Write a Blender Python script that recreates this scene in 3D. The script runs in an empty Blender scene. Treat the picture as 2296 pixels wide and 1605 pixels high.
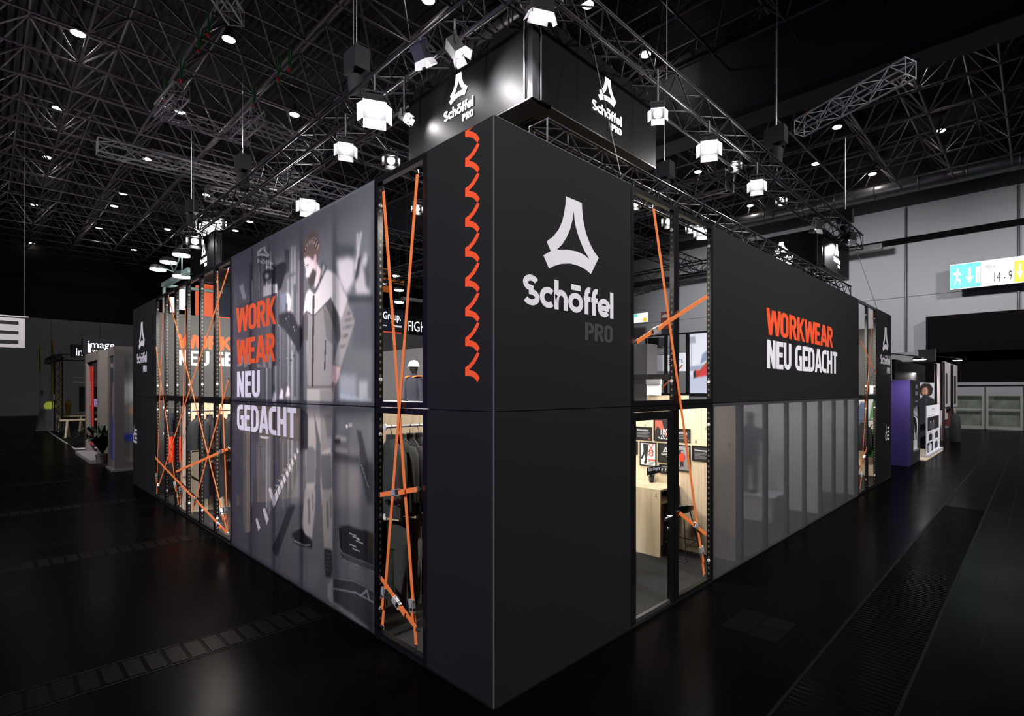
import bpy, bmesh, math, random
import numpy as np
from mathutils import Matrix, Vector

# ------------------------------------------------------------------ camera, world, big lights
scene = bpy.context.scene
COL = scene.collection
F, CX, HY, CH = 1176.0, 1265.0, 875.0, 2.682          # focal length and principal point in photo pixels, eye height
TH = math.radians(42.15); SN, CS = math.sin(TH), math.cos(TH)
D0 = F / 266.6; X0 = (1107 - CX) / F * D0              # the stand's front corner is the world origin
CAM = Vector((-CS * D0 - SN * X0, -SN * D0 + CS * X0, CH))
cam = bpy.data.objects.new('camera', bpy.data.cameras.new('camera'))
COL.objects.link(cam); scene.camera = cam
cam.location = CAM; cam.rotation_euler = (math.pi / 2, 0, TH - math.pi / 2)
cam.data.sensor_width = 36; cam.data.lens = F / 2296 * 36
cam.data.shift_x = -(CX - 1148) / 2296; cam.data.shift_y = (HY - 802.5) / 2296
cam.data.clip_start = 0.05; cam.data.clip_end = 300
vs = scene.view_settings
vs.view_transform = 'Standard'; vs.look = 'None'; vs.gamma = 1; vs.use_curve_mapping = False; vs.exposure = 0.0
scene.cycles.use_denoising = True; scene.cycles.use_adaptive_sampling = True; scene.cycles.adaptive_threshold = 0.1; scene.cycles.adaptive_min_samples = 16
scene.cycles.max_bounces = 5; scene.cycles.diffuse_bounces = 1; scene.cycles.glossy_bounces = 2
scene.cycles.transmission_bounces = 4; scene.cycles.transparent_max_bounces = 8
scene.cycles.caustics_reflective = False; scene.cycles.caustics_refractive = False
scene.cycles.sample_clamp_indirect = 4.0; scene.cycles.sample_clamp_direct = 0.0
W = bpy.data.worlds.new('hall_air'); scene.world = W; W.use_nodes = True
W.node_tree.nodes['Background'].inputs[0].default_value = (0.55, 0.5, 0.62, 1)
W.node_tree.nodes['Background'].inputs[1].default_value = 0.02

def light(kind, name, loc, power, color=(1, 1, 1), target=None, size=0.3, angle=60, blend=0.6, sizey=None):
    d = bpy.data.lights.new(name, kind); d.energy = power; d.color = color
    if kind == 'AREA':
        d.shape = 'RECTANGLE' if sizey else 'DISK'; d.size = size
        if sizey: d.size_y = sizey
    else:
        d.shadow_soft_size = size
    if kind == 'SPOT':
        d.spot_size = math.radians(angle); d.spot_blend = blend
    o = bpy.data.objects.new(name, d); COL.objects.link(o); o.location = loc
    if target is not None:
        o.rotation_euler = (Vector(target) - Vector(loc)).to_track_quat('-Z', 'Y').to_euler()
    return o

# added fill spots without fixtures, roof level over the aisles, brightening the stands
light('SPOT', 'aisle_fill_spot', (-13, 0, 14), 11200, (1, 0.98, 1.0), (0, 4.5, 2.6), 0.5, 60, 0.8)
light('SPOT', 'aisle_fill_spot', (-12, 14, 13.5), 6000, (1, 0.98, 1.0), (0, 13, 2.6), 0.5, 60, 0.8)
light('SPOT', 'aisle_fill_spot', (1, -13, 14), 9500, (1, 0.98, 1.0), (4, 0, 2.6), 0.5, 60, 0.8)
light('SPOT', 'aisle_fill_spot', (13, -12, 13.5), 5700, (1, 0.98, 1.0), (13.5, 0, 2.8), 0.5, 92, 0.8)
light('SPOT', 'aisle_fill_spot', (-7, 15, 15.5), 11000, (1, 0.96, 0.95), (1, 27, 3.5), 0.4, 50, 0.9)
light('SPOT', 'violet_stand_light', (-11, 9.5, 3.2), 800, (0.25, 0.1, 1.0), (-3, 8.0, 0.6), 0.3, 110, 0.9)
light('SPOT', 'aisle_fill_spot', (29, -11, 14.5), 9000, (1, 0.98, 0.97), (29.5, 0.4, 2.5), 0.4, 70, 0.9)
for (x, y, z, p_, c_) in ((-6, 24, 5.5, 1000, (1, 0.85, 1)), (9, 27, 6, 850, (1, 0.92, 1)), (3, 45, 6, 850, (1, 0.95, 0.95)), (27, 16, 6, 850, (1, 0.97, 0.95))):
    light('SPOT', 'roof_fill_spot', (x, y, z), p_, c_, (x + 2, y + 1, 20), 0.4, 150, 0.6)  # added unseen spots that brighten the roof's lower chords from below
# added area lights without fixtures, filling the stand's interior
WARM = (1, 0.93, 0.84)
for (x, y, z, p) in ((3.3, 1.5, 4.7, 180), (7.2, 0.8, 4.6, 420), (10.5, 1.0, 4.6, 260), (14.2, 0.9, 4.7, 110),
                     (0.7, 1.3, 4.7, 45), (1.5, 4.5, 4.7, 330), (1.0, 8.0, 4.7, 190), (0.9, 10.8, 4.7, 220)):
    light('AREA', 'stand_fill_light', (x, y, z), p, WARM, (x, y, 0), 0.9)
light('AREA', 'stand_fill_light', (2.2, 12.6, 4.75), 260, WARM, (2.2, 16, 3.4), 0.6)
# added white spots without fixtures, brightening the hall's right end wall
for y in (-6, 6, 18):
    light('SPOT', 'wall_fill_spot', (31, y, 12.5), 3900, (1, 1, 1.02), (43.6, y, 6.5), 0.4, 110, 0.9)

# ------------------------------------------------------------------ projection helpers (photo pixel <-> world)
def ray(x):
    u = (x - CX) / F
    return CS + u * SN, SN - u * CS
def on_x(x, y, X):                    # pixel on the plane X = const
    dx, dy = ray(x); d = (X - CAM.x) / dx
    return Vector((X, CAM.y + d * dy, CH + (HY - y) / F * d))
def on_y(x, y, Y):
    dx, dy = ray(x); d = (Y - CAM.y) / dy
    return Vector((CAM.x + d * dx, Y, CH + (HY - y) / F * d))
def on_z(x, y, z):
    dx, dy = ray(x); d = F * (z - CH) / (HY - y)
    return Vector((CAM.x + d * dx, CAM.y + d * dy, z))
def proj(p):
    a = CS * p[0] + SN * p[1] + D0; b = SN * p[0] - CS * p[1] + X0
    return CX + F * b / a, HY - F * (p[2] - CH) / a, a

# ------------------------------------------------------------------ materials
def srgb(r, g, b):
    f = lambda c: (c / 255 / 12.92) if c / 255 <= 0.04045 else ((c / 255 + 0.055) / 1.055) ** 2.4
    return (f(r), f(g), f(b), 1)
MATS = {}
def mat(name, col=(0.5, 0.5, 0.5), rough=0.5, metal=0.0, emit=0.0, noise=0.0, scale=8.0, spec=0.5, bump=0.0, ecol=None):
    if name in MATS: return MATS[name]
    m = bpy.data.materials.new(name); m.use_nodes = True; MATS[name] = m
    nt = m.node_tree; b = nt.nodes['Principled BSDF']
    c = tuple(col[:3]) + (1,)
    b.inputs['Base Color'].default_value = c
    b.inputs['Roughness'].default_value = rough; b.inputs['Metallic'].default_value = metal
    b.inputs['Specular IOR Level'].default_value = spec
    if emit:
        b.inputs['Emission Color'].default_value = tuple((ecol or col)[:3]) + (1,); b.inputs['Emission Strength'].default_value = emit
    if noise or bump:
        tc = nt.nodes.new('ShaderNodeTexCoord'); n = nt.nodes.new('ShaderNodeTexNoise')
        n.inputs['Scale'].default_value = scale; n.inputs['Detail'].default_value = 4
        nt.links.new(tc.outputs['Object'], n.inputs['Vector'])
        if noise:
            mx = nt.nodes.new('ShaderNodeMixRGB')
            mx.inputs[1].default_value = tuple(v * (1 - noise) for v in c[:3]) + (1,)
            mx.inputs[2].default_value = tuple(min(1, v * (1 + noise)) for v in c[:3]) + (1,)
            nt.links.new(n.outputs['Fac'], mx.inputs[0]); nt.links.new(mx.outputs[0], b.inputs['Base Color'])
        if bump:
            bp = nt.nodes.new('ShaderNodeBump'); bp.inputs['Strength'].default_value = bump; bp.inputs['Distance'].default_value = 0.01
            nt.links.new(n.outputs['Fac'], bp.inputs['Height']); nt.links.new(bp.outputs[0], b.inputs['Normal'])
    return m

mat('panel', (0.0106, 0.0104, 0.0105), 0.62, noise=0.05, scale=2.0, spec=0.25)
mat('panel_joint', (0.004, 0.004, 0.004), 0.6, spec=0.2)
mat('joint_edge', (0.12, 0.115, 0.12), 0.4)
mat('orange_print', (1.0, 0.105, 0.03), 0.6, spec=0.2)
mat('white_print', (0.93, 0.9, 0.94), 0.6, spec=0.2)
mat('grey_print', (0.062, 0.062, 0.064), 0.6, spec=0.2)
mat('white_lit', (0.95, 0.95, 1.0), 0.5, emit=1.6)
mat('frame_black', (0.006, 0.0058, 0.0065), 0.32, noise=0.1, scale=20, spec=0.4)
mat('slot_lit', (0.17, 0.155, 0.13), 0.5)
mat('cap_white', (0.8, 0.8, 0.78), 0.4)
mat('strap', (1.0, 0.24, 0.055), 0.55, noise=0.06, scale=60)
mat('chrome', (0.8, 0.8, 0.82), 0.18, metal=1.0)
mat('black_metal', (0.012, 0.012, 0.013), 0.35, spec=0.5)
mat('truss_black', (0.012, 0.011, 0.014), 0.35, metal=0.0, spec=0.7)
mat('truss_silver', (0.62, 0.60, 0.66), 0.35)
mat('roof_steel', (0.10, 0.088, 0.10), 0.45, noise=0.2, scale=0.7)
mat('roof_sheet', (0.005, 0.004, 0.004), 0.8, noise=0.3, scale=0.5)
mat('lamp_glow', (1, 0.97, 0.93), 0.5, emit=28, ecol=(1, 0.97, 0.94))
mat('lamp_glow_soft', (1, 0.97, 0.9), 0.5, emit=5, ecol=(1, 0.97, 0.9))
mat('lamp_glow_cool', (0.9, 1, 1), 0.5, emit=7, ecol=(0.88, 1, 0.98))
mat('lamp_body', (0.02, 0.02, 0.022), 0.4)
mat('lamp_door_lit', (0.75, 0.74, 0.78), 0.4)  # barn doors by the corner sign: lamplight on them put into the colour
mat('bell_grey', (0.05, 0.05, 0.055), 0.35, spec=0.6)
mat('carpet', (0.0055, 0.0055, 0.006), 0.95, noise=0.2, scale=90, bump=0.3)
mat('cloth_black', (0.012, 0.012, 0.014), 0.85, noise=0.25, scale=14, bump=0.25)
mat('cloth_green', (0.028, 0.034, 0.028), 0.8, noise=0.25, scale=10, bump=0.25)
mat('cloth_grey', (0.10, 0.11, 0.105), 0.8, noise=0.2, scale=10, bump=0.2)
mat('cloth_navy', (0.013, 0.015, 0.026), 0.85, noise=0.25, scale=14, bump=0.25)
mat('cloth_orange', (0.95, 0.06, 0.02), 0.7, noise=0.1, scale=14, bump=0.2)
mat('white_paint', (0.82, 0.82, 0.83), 0.5)
mat('pale_wall', (0.55, 0.54, 0.52), 0.7, noise=0.08, scale=1.5)
mat('white_gloss', (0.85, 0.85, 0.87), 0.25)
mat('wall_grey', (0.42, 0.42, 0.44), 0.8, noise=0.12, scale=0.35)
mat('wall_dim', (0.72, 0.72, 0.75), 0.85, noise=0.15, scale=0.3)
mat('dark_brown', (0.018, 0.014, 0.014), 0.7, noise=0.2, scale=0.5)
mat('red_fabric', (0.9, 0.05, 0.03), 0.6)
mat('navy_board', (0.03, 0.045, 0.075), 0.7)
mat('grey_board', (0.055, 0.055, 0.058), 0.7, noise=0.05)
mat('light_board', (0.3, 0.3, 0.32), 0.7)
mat('purple_board', (0.045, 0.026, 0.17), 0.6, noise=0.08, scale=1.0)
mat('taupe_board', (0.26, 0.225, 0.21), 0.7, noise=0.06)
mat('leaf', (0.035, 0.075, 0.03), 0.5, noise=0.3, scale=20)
mat('pot_black', (0.015, 0.017, 0.016), 0.45)
mat('green_sling', (0.01, 0.22, 0.05), 0.7)
mat('yellow_steel', (0.6, 0.38, 0.03), 0.5)
mat('skin_print', (0.55, 0.36, 0.28), 0.7)
mat('hivis_yellow', (0.65, 0.8, 0.1), 0.6, emit=0.25)
mat('screen_glow', (0.9, 0.93, 1.0), 0.5, emit=1.1)
mat('duct_grey', (0.14, 0.135, 0.14), 0.35, metal=0.5)

def pine():
    m = bpy.data.materials.new('pine'); m.use_nodes = True; MATS['pine'] = m
    nt = m.node_tree; N = nt.nodes.new; Lk = nt.links.new; b = nt.nodes['Principled BSDF']
    tc = N('ShaderNodeTexCoord'); mp = N('ShaderNodeMapping'); mp.inputs['Scale'].default_value = (14, 14, 0.7)
    Lk(tc.outputs['Object'], mp.inputs[0])
    n = N('ShaderNodeTexNoise'); n.inputs['Scale'].default_value = 1.0; n.inputs['Detail'].default_value = 6; Lk(mp.outputs[0], n.inputs['Vector'])
    r = N('ShaderNodeValToRGB'); Lk(n.outputs['Fac'], r.inputs[0])
    r.color_ramp.elements[0].position = 0.3; r.color_ramp.elements[0].color = (0.62, 0.48, 0.32, 1)
    r.color_ramp.elements[1].position = 0.65; r.color_ramp.elements[1].color = (0.82, 0.69, 0.50, 1)
    v = N('ShaderNodeTexVoronoi'); v.inputs['Scale'].default_value = 1.0
    mp2 = N('ShaderNodeMapping'); mp2.inputs['Scale'].default_value = (3.4, 3.4, 2.0); Lk(tc.outputs['Object'], mp2.inputs[0]); Lk(mp2.outputs[0], v.inputs['Vector'])
    k = N('ShaderNodeValToRGB'); Lk(v.outputs['Distance'], k.inputs[0])
    k.color_ramp.elements[0].position = 0.03; k.color_ramp.elements[0].color = (0.22, 0.11, 0.05, 1)
    k.color_ramp.elements[1].position = 0.09; k.color_ramp.elements[1].color = (1, 1, 1, 1)
    mx = N('ShaderNodeMixRGB'); mx.blend_type = 'MULTIPLY'; mx.inputs[0].default_value = 0.85
    Lk(r.outputs[0], mx.inputs[1]); Lk(k.outputs[0], mx.inputs[2]); Lk(mx.outputs[0], b.inputs['Base Color'])
    b.inputs['Roughness'].default_value = 0.6
pine()

def floor_mat():
    m = bpy.data.materials.new('hall_floor'); m.use_nodes = True; MATS['hall_floor'] = m
    nt = m.node_tree; N = nt.nodes.new; Lk = nt.links.new; b = nt.nodes['Principled BSDF']
    tc = N('ShaderNodeTexCoord')
    n = N('ShaderNodeTexNoise'); n.inputs['Scale'].default_value = 1.3; n.inputs['Detail'].default_value = 8; Lk(tc.outputs['Object'], n.inputs['Vector'])
    r = N('ShaderNodeValToRGB'); Lk(n.outputs['Fac'], r.inputs[0])
    r.color_ramp.elements[0].color = (0.0006, 0.0006, 0.0007, 1); r.color_ramp.elements[1].color = (0.0016, 0.0016, 0.0017, 1)
    # scuffs: thin stretched noise
    mp = N('ShaderNodeMapping'); mp.inputs['Scale'].default_value = (1.2, 9, 1); mp.inputs['Rotation'].default_value = (0, 0, 0.6); Lk(tc.outputs['Object'], mp.inputs[0])
    s = N('ShaderNodeTexNoise'); s.inputs['Scale'].default_value = 3; s.inputs['Detail'].default_value = 10; s.inputs['Roughness'].default_value = 0.7; Lk(mp.outputs[0], s.inputs['Vector'])
    sr = N('ShaderNodeValToRGB'); sr.color_ramp.elements[0].position = 0.66; sr.color_ramp.elements[0].color = (0, 0, 0, 1); sr.color_ramp.elements[1].position = 0.8; sr.color_ramp.elements[1].color = (0.006, 0.006, 0.006, 1); Lk(s.outputs['Fac'], sr.inputs[0])
    ad = N('ShaderNodeMixRGB'); ad.blend_type = 'ADD'; ad.inputs[0].default_value = 1; Lk(r.outputs[0], ad.inputs[1]); Lk(sr.outputs[0], ad.inputs[2])
    Lk(ad.outputs[0], b.inputs['Base Color'])
    rr = N('ShaderNodeMapRange'); rr.inputs['To Min'].default_value = 0.16; rr.inputs['To Max'].default_value = 0.30; Lk(n.outputs['Fac'], rr.inputs[0]); Lk(rr.outputs[0], b.inputs['Roughness'])
    b.inputs['Specular IOR Level'].default_value = 0.03
    br = N('ShaderNodeTexBrick'); br.inputs['Scale'].default_value = 1.0; br.inputs['Mortar Size'].default_value = 0.006
    br.inputs['Brick Width'].default_value = 1.2; br.inputs['Row Height'].default_value = 0.6; Lk(tc.outputs['Object'], br.inputs['Vector'])
    bp = N('ShaderNodeBump'); bp.inputs['Strength'].default_value = 0.35; bp.inputs['Distance'].default_value = 0.004; bp.invert = True
    Lk(br.outputs['Fac'], bp.inputs['Height'])
    bp2 = N('ShaderNodeBump'); bp2.inputs['Strength'].default_value = 0.25; bp2.inputs['Distance'].default_value = 0.01
    Lk(n.outputs['Fac'], bp2.inputs['Height']); Lk(bp.outputs[0], bp2.inputs['Normal']); Lk(bp2.outputs[0], b.inputs['Normal'])
    df = N('ShaderNodeBsdfDiffuse'); Lk(ad.outputs[0], df.inputs[0]); ms = N('ShaderNodeMixShader'); ms.inputs[0].default_value = 0.5   # half diffuse, to cut the floor's reflections
    Lk(b.outputs[0], ms.inputs[1]); Lk(df.outputs[0], ms.inputs[2]); Lk(ms.outputs[0], nt.nodes['Material Output'].inputs[0])
floor_mat()

def film_mat(name, diffuse, transl, transp, color=None, attr=None, veil_rough=None):
    """thin printed / frosted film: part reflects, part glows through, part lets you see through"""
    m = bpy.data.materials.new(name); m.use_nodes = True; MATS[name] = m
    nt = m.node_tree; N = nt.nodes.new; Lk = nt.links.new
    nt.nodes.remove(nt.nodes['Principled BSDF']); out = nt.nodes['Material Output']
    if attr:
        at = N('ShaderNodeVertexColor'); at.layer_name = attr; cs = at.outputs['Color']
    else:
        rg = N('ShaderNodeRGB'); rg.outputs[0].default_value = tuple(color) + (1,); cs = rg.outputs[0]
    d = N('ShaderNodeBsdfDiffuse'); t = N('ShaderNodeBsdfTranslucent'); Lk(cs, d.inputs[0]); Lk(cs, t.inputs[0])
    tot = diffuse + transl
    m1 = N('ShaderNodeMixShader'); m1.inputs[0].default_value = transl / tot; Lk(d.outputs[0], m1.inputs[1]); Lk(t.outputs[0], m1.inputs[2])
    last = m1
    if transp > 0:
        if veil_rough:
            p = N('ShaderNodeBsdfRefraction'); p.inputs['IOR'].default_value = 1.03; p.inputs['Roughness'].default_value = veil_rough
            p.inputs['Color'].default_value = (0.66, 0.68, 0.74, 1)
        else:
            p = N('ShaderNodeBsdfTransparent'); p.inputs[0].default_value = (0.9, 0.9, 0.95, 1)
        m2 = N('ShaderNodeMixShader'); m2.inputs[0].default_value = transp; Lk(m1.outputs[0], m2.inputs[1]); Lk(p.outputs[0], m2.inputs[2]); last = m2
    g = N('ShaderNodeBsdfGlossy'); g.inputs['Roughness'].default_value = 0.22; g.inputs[0].default_value = (0.8, 0.8, 0.85, 1)
    m3 = N('ShaderNodeMixShader'); m3.inputs[0].default_value = 0.035; Lk(last.outputs[0], m3.inputs[1]); Lk(g.outputs[0], m3.inputs[2])
    Lk(m3.outputs[0], out.inputs[0])
    return m
film_mat('print_film', 0.62, 0.38, 0.08, attr='print')
film_mat('film_orange', 0.85, 0.15, 0.0, color=(1.0, 0.14, 0.05))
film_mat('film_white', 0.85, 0.15, 0.0, color=(0.97, 0.92, 0.99))
film_mat('frosted', 0.62, 0.38, 0.45, color=(0.15, 0.15, 0.158), veil_rough=0.27)

def glass():
    m = bpy.data.materials.new('clear_glass'); m.use_nodes = True; MATS['clear_glass'] = m
    nt = m.node_tree; N = nt.nodes.new; Lk = nt.links.new; nt.nodes.remove(nt.nodes['Principled BSDF'])
    t = N('ShaderNodeBsdfTransparent'); t.inputs[0].default_value = (0.93, 0.95, 0.94, 1)
    g = N('ShaderNodeBsdfGlossy'); g.inputs['Roughness'].default_value = 0.03
    
    mx = N('ShaderNodeMixShader'); mx.inputs[0].default_value = 0.035; Lk(t.outputs[0], mx.inputs[1]); Lk(g.outputs[0], mx.inputs[2])
    Lk(mx.outputs[0], nt.nodes['Material Output'].inputs[0])
glass()

def attr_mat(name, attr='print', rough=0.6, emit=0.0):
    m = bpy.data.materials.new(name); m.use_nodes = True; MATS[name] = m
    nt = m.node_tree; b = nt.nodes['Principled BSDF']; at = nt.nodes.new('ShaderNodeVertexColor'); at.layer_name = attr
    nt.links.new(at.outputs['Color'], b.inputs['Base Color']); b.inputs['Roughness'].default_value = rough
    if emit:
        nt.links.new(at.outputs['Color'], b.inputs['Emission Color']); b.inputs['Emission Strength'].default_value = emit
attr_mat('poster_print'); attr_mat('glow_print', emit=0.75)  # the second print material glows: brightness put in as emission

# ------------------------------------------------------------------ object helpers
WM = {}
def put(name, mesh, parent=None, M=None, label=None, cat=None, group=None, kind=None):
    o = bpy.data.objects.new(name, mesh); COL.objects.link(o)
    M = M or Matrix.Identity(4)
    if parent is not None:
        o.parent = parent; o.matrix_parent_inverse = WM[parent.as_pointer()].inverted()
    o.matrix_basis = M; WM[o.as_pointer()] = M.copy()
    tag(o, label, cat, group, kind)
    return o
def tag(o, label=None, cat=None, group=None, kind=None):
    if label: o['label'] = label
    if cat: o['category'] = cat
    if group: o['group'] = group
    if kind: o['kind'] = kind
    return o
def thing(name, loc, label, cat, group=None, kind=None):
    return put(name, None, None, Matrix.Translation(Vector(loc)), label=label, cat=cat, group=group, kind=kind)

class MB:
    def __init__(s): s.v = []; s.f = []; s.smooth = False
    def add(s, vs, fs):
        n = len(s.v); s.v += [tuple(p) for p in vs]; s.f += [tuple(i + n for i in f) for f in fs]; return s
    def box(s, a, b):
        x0, y0, z0 = (min(a[i], b[i]) for i in range(3)); x1, y1, z1 = (max(a[i], b[i]) for i in range(3))
        return s.add([(x0, y0, z0), (x1, y0, z0), (x1, y1, z0), (x0, y1, z0), (x0, y0, z1), (x1, y0, z1), (x1, y1, z1), (x0, y1, z1)],
                     [(0, 3, 2, 1), (4, 5, 6, 7), (0, 1, 5, 4), (1, 2, 6, 5), (2, 3, 7, 6), (3, 0, 4, 7)])
    def obox(s, c, ax, ay, az):       # oriented box: centre and three half-axes
        c, ax, ay, az = map(Vector, (c, ax, ay, az)); vs = []
        for k in (-1, 1):
            for i, j in ((-1, -1), (1, -1), (1, 1), (-1, 1)): vs.append(c + ax * i + ay * j + az * k)
        return s.add(vs, [(0, 3, 2, 1), (4, 5, 6, 7), (0, 1, 5, 4), (1, 2, 6, 5), (2, 3, 7, 6), (3, 0, 4, 7)])
    def tube(s, p, q, r, n=8, r2=None, cap=True):
        p, q = Vector(p), Vector(q); d = (q - p).normalized(); r2 = r if r2 is None else r2
        u = d.cross(Vector((0, 0, 1)) if abs(d.z) < 0.95 else Vector((1, 0, 0))).normalized(); w = d.cross(u)
        vs = [p + (u * math.cos(2 * math.pi * i / n) + w * math.sin(2 * math.pi * i / n)) * r for i in range(n)] + \
             [q + (u * math.cos(2 * math.pi * i / n) + w * math.sin(2 * math.pi * i / n)) * r2 for i in range(n)]
        fs = [(i, i + n, (i + 1) % n + n, (i + 1) % n) for i in range(n)]
        if cap: fs += [tuple(range(n)), tuple(range(2 * n - 1, n - 1, -1))]
        return s.add(vs, fs)
    def path(s, pts, r, n=6):
        for a, b in zip(pts[:-1], pts[1:]): s.tube(a, b, r, n)
        return s
    def rings(s, rings, cap=True):    # list of equal-length point loops
        n = len(rings[0]); b = len(s.v); k = len(rings)
        s.v += [tuple(p) for r in rings for p in r]
        for j in range(k - 1):
            for i in range(n): s.f.append((b + j * n + i, b + j * n + (i + 1) % n, b + (j + 1) * n + (i + 1) % n, b + (j + 1) * n + i))
        if cap: s.f += [tuple(b + i for i in range(n - 1, -1, -1)), tuple(b + (k - 1) * n + i for i in range(n))]
        return s
    def lathe(s, prof, c=(0, 0, 0), n=16):
        return s.rings([[(c[0] + r * math.cos(2 * math.pi * i / n), c[1] + r * math.sin(2 * math.pi * i / n), c[2] + z) for i in range(n)] for r, z in prof])
    def sphere(s, c, r, n=10, k=6, sz=1.0):
        return s.lathe([(max(1e-4, r * math.sin(math.pi * j / k)), -r * sz * math.cos(math.pi * j / k)) for j in range(k + 1)], c, n)
    def prism(s, poly, a, b):         # polygon of 3-D points swept by vector (b - a)
        off = Vector(b) - Vector(a); n = len(poly); P = [Vector(p) for p in poly]
        return s.add(P + [p + off for p in P], [tuple(range(n)), tuple(range(2 * n - 1, n - 1, -1))] + [(i, i + n, (i + 1) % n + n, (i + 1) % n) for i in range(n)])
    def mesh(s, name, m, origin=None):
        o = Vector(origin) if origin is not None else None
        if o is None:
            a = np.array(s.v); lo, hi = a.min(0), a.max(0); o = Vector(((lo[0] + hi[0]) / 2, (lo[1] + hi[1]) / 2, lo[2]))
        me = bpy.data.meshes.new(name); me.from_pydata([(p[0] - o.x, p[1] - o.y, p[2] - o.z) for p in s.v], [], s.f)
        bm = bmesh.new(); bm.from_mesh(me); bmesh.ops.recalc_face_normals(bm, faces=bm.faces); bm.to_mesh(me); bm.free()
        me.materials.append(MATS[m]); me.update()
        if s.smooth:
            for p in me.polygons: p.use_smooth = True
            me.set_sharp_from_angle(angle=math.radians(40))
        return me, o
    def build(s, name, m, parent=None, **kw):
        me, o = s.mesh(name, m); return put(name, me, parent, Matrix.Translation(o), **kw)

_unit = {}
def unit_tube(m, n=6):
    if (m, n) not in _unit:
        me, _ = MB().tube((0, 0, 0), (0, 0, 1), 1, n).mesh('tube', m, (0, 0, 0))
        for p in me.polygons: p.use_smooth = len(p.vertices) == 4
        _unit[(m, n)] = me
    return _unit[(m, n)]
def tube_obj(name, p, q, r, m, parent=None, n=6, **kw):
    p, q = Vector(p), Vector(q); d = q - p
    M = Matrix.Translation(p) @ d.to_track_quat('Z', 'Y').to_matrix().to_4x4() @ Matrix.Diagonal((r, r, d.length, 1))
    return put(name, unit_tube(m, n), parent, M, **kw)
_ubox = {}
def box_obj(name, a, b, m, parent=None, **kw):
    a, b = Vector(a), Vector(b)
    if m not in _ubox: _ubox[m] = MB().box((-.5, -.5, 0), (.5, .5, 1)).mesh('block', m, (0, 0, 0))[0]
    lo = Vector([min(a[i], b[i]) for i in range(3)]); hi = Vector([max(a[i], b[i]) for i in range(3)]); s = hi - lo
    return put(name, _ubox[m], parent, Matrix.Translation((lo.x + s.x / 2, lo.y + s.y / 2, lo.z)) @ Matrix.Diagonal((s.x, s.y, s.z, 1)), **kw)
def copy_tree(o, M, parent=None, src=None, dst=None, **kw):
    """copy of a thing with its parts and sub-parts; M moves the whole thing in world space"""
    c = o.copy(); COL.objects.link(c); w = M @ WM[o.as_pointer()]
    if parent is not None:
        c.parent = parent; c.matrix_parent_inverse = WM[parent.as_pointer()].inverted()
    c.matrix_basis = w; WM[c.as_pointer()] = w
    for ch in KIDS.get(o.as_pointer(), []): copy_tree(ch, M, c)
    tag(c, **kw); return c
KIDS = {}
_put0 = put
def put(name, mesh, parent=None, M=None, **kw):
    o = _put0(name, mesh, parent, M, **kw)
    if parent is not None: KIDS.setdefault(parent.as_pointer(), []).append(o)
    return o

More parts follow.
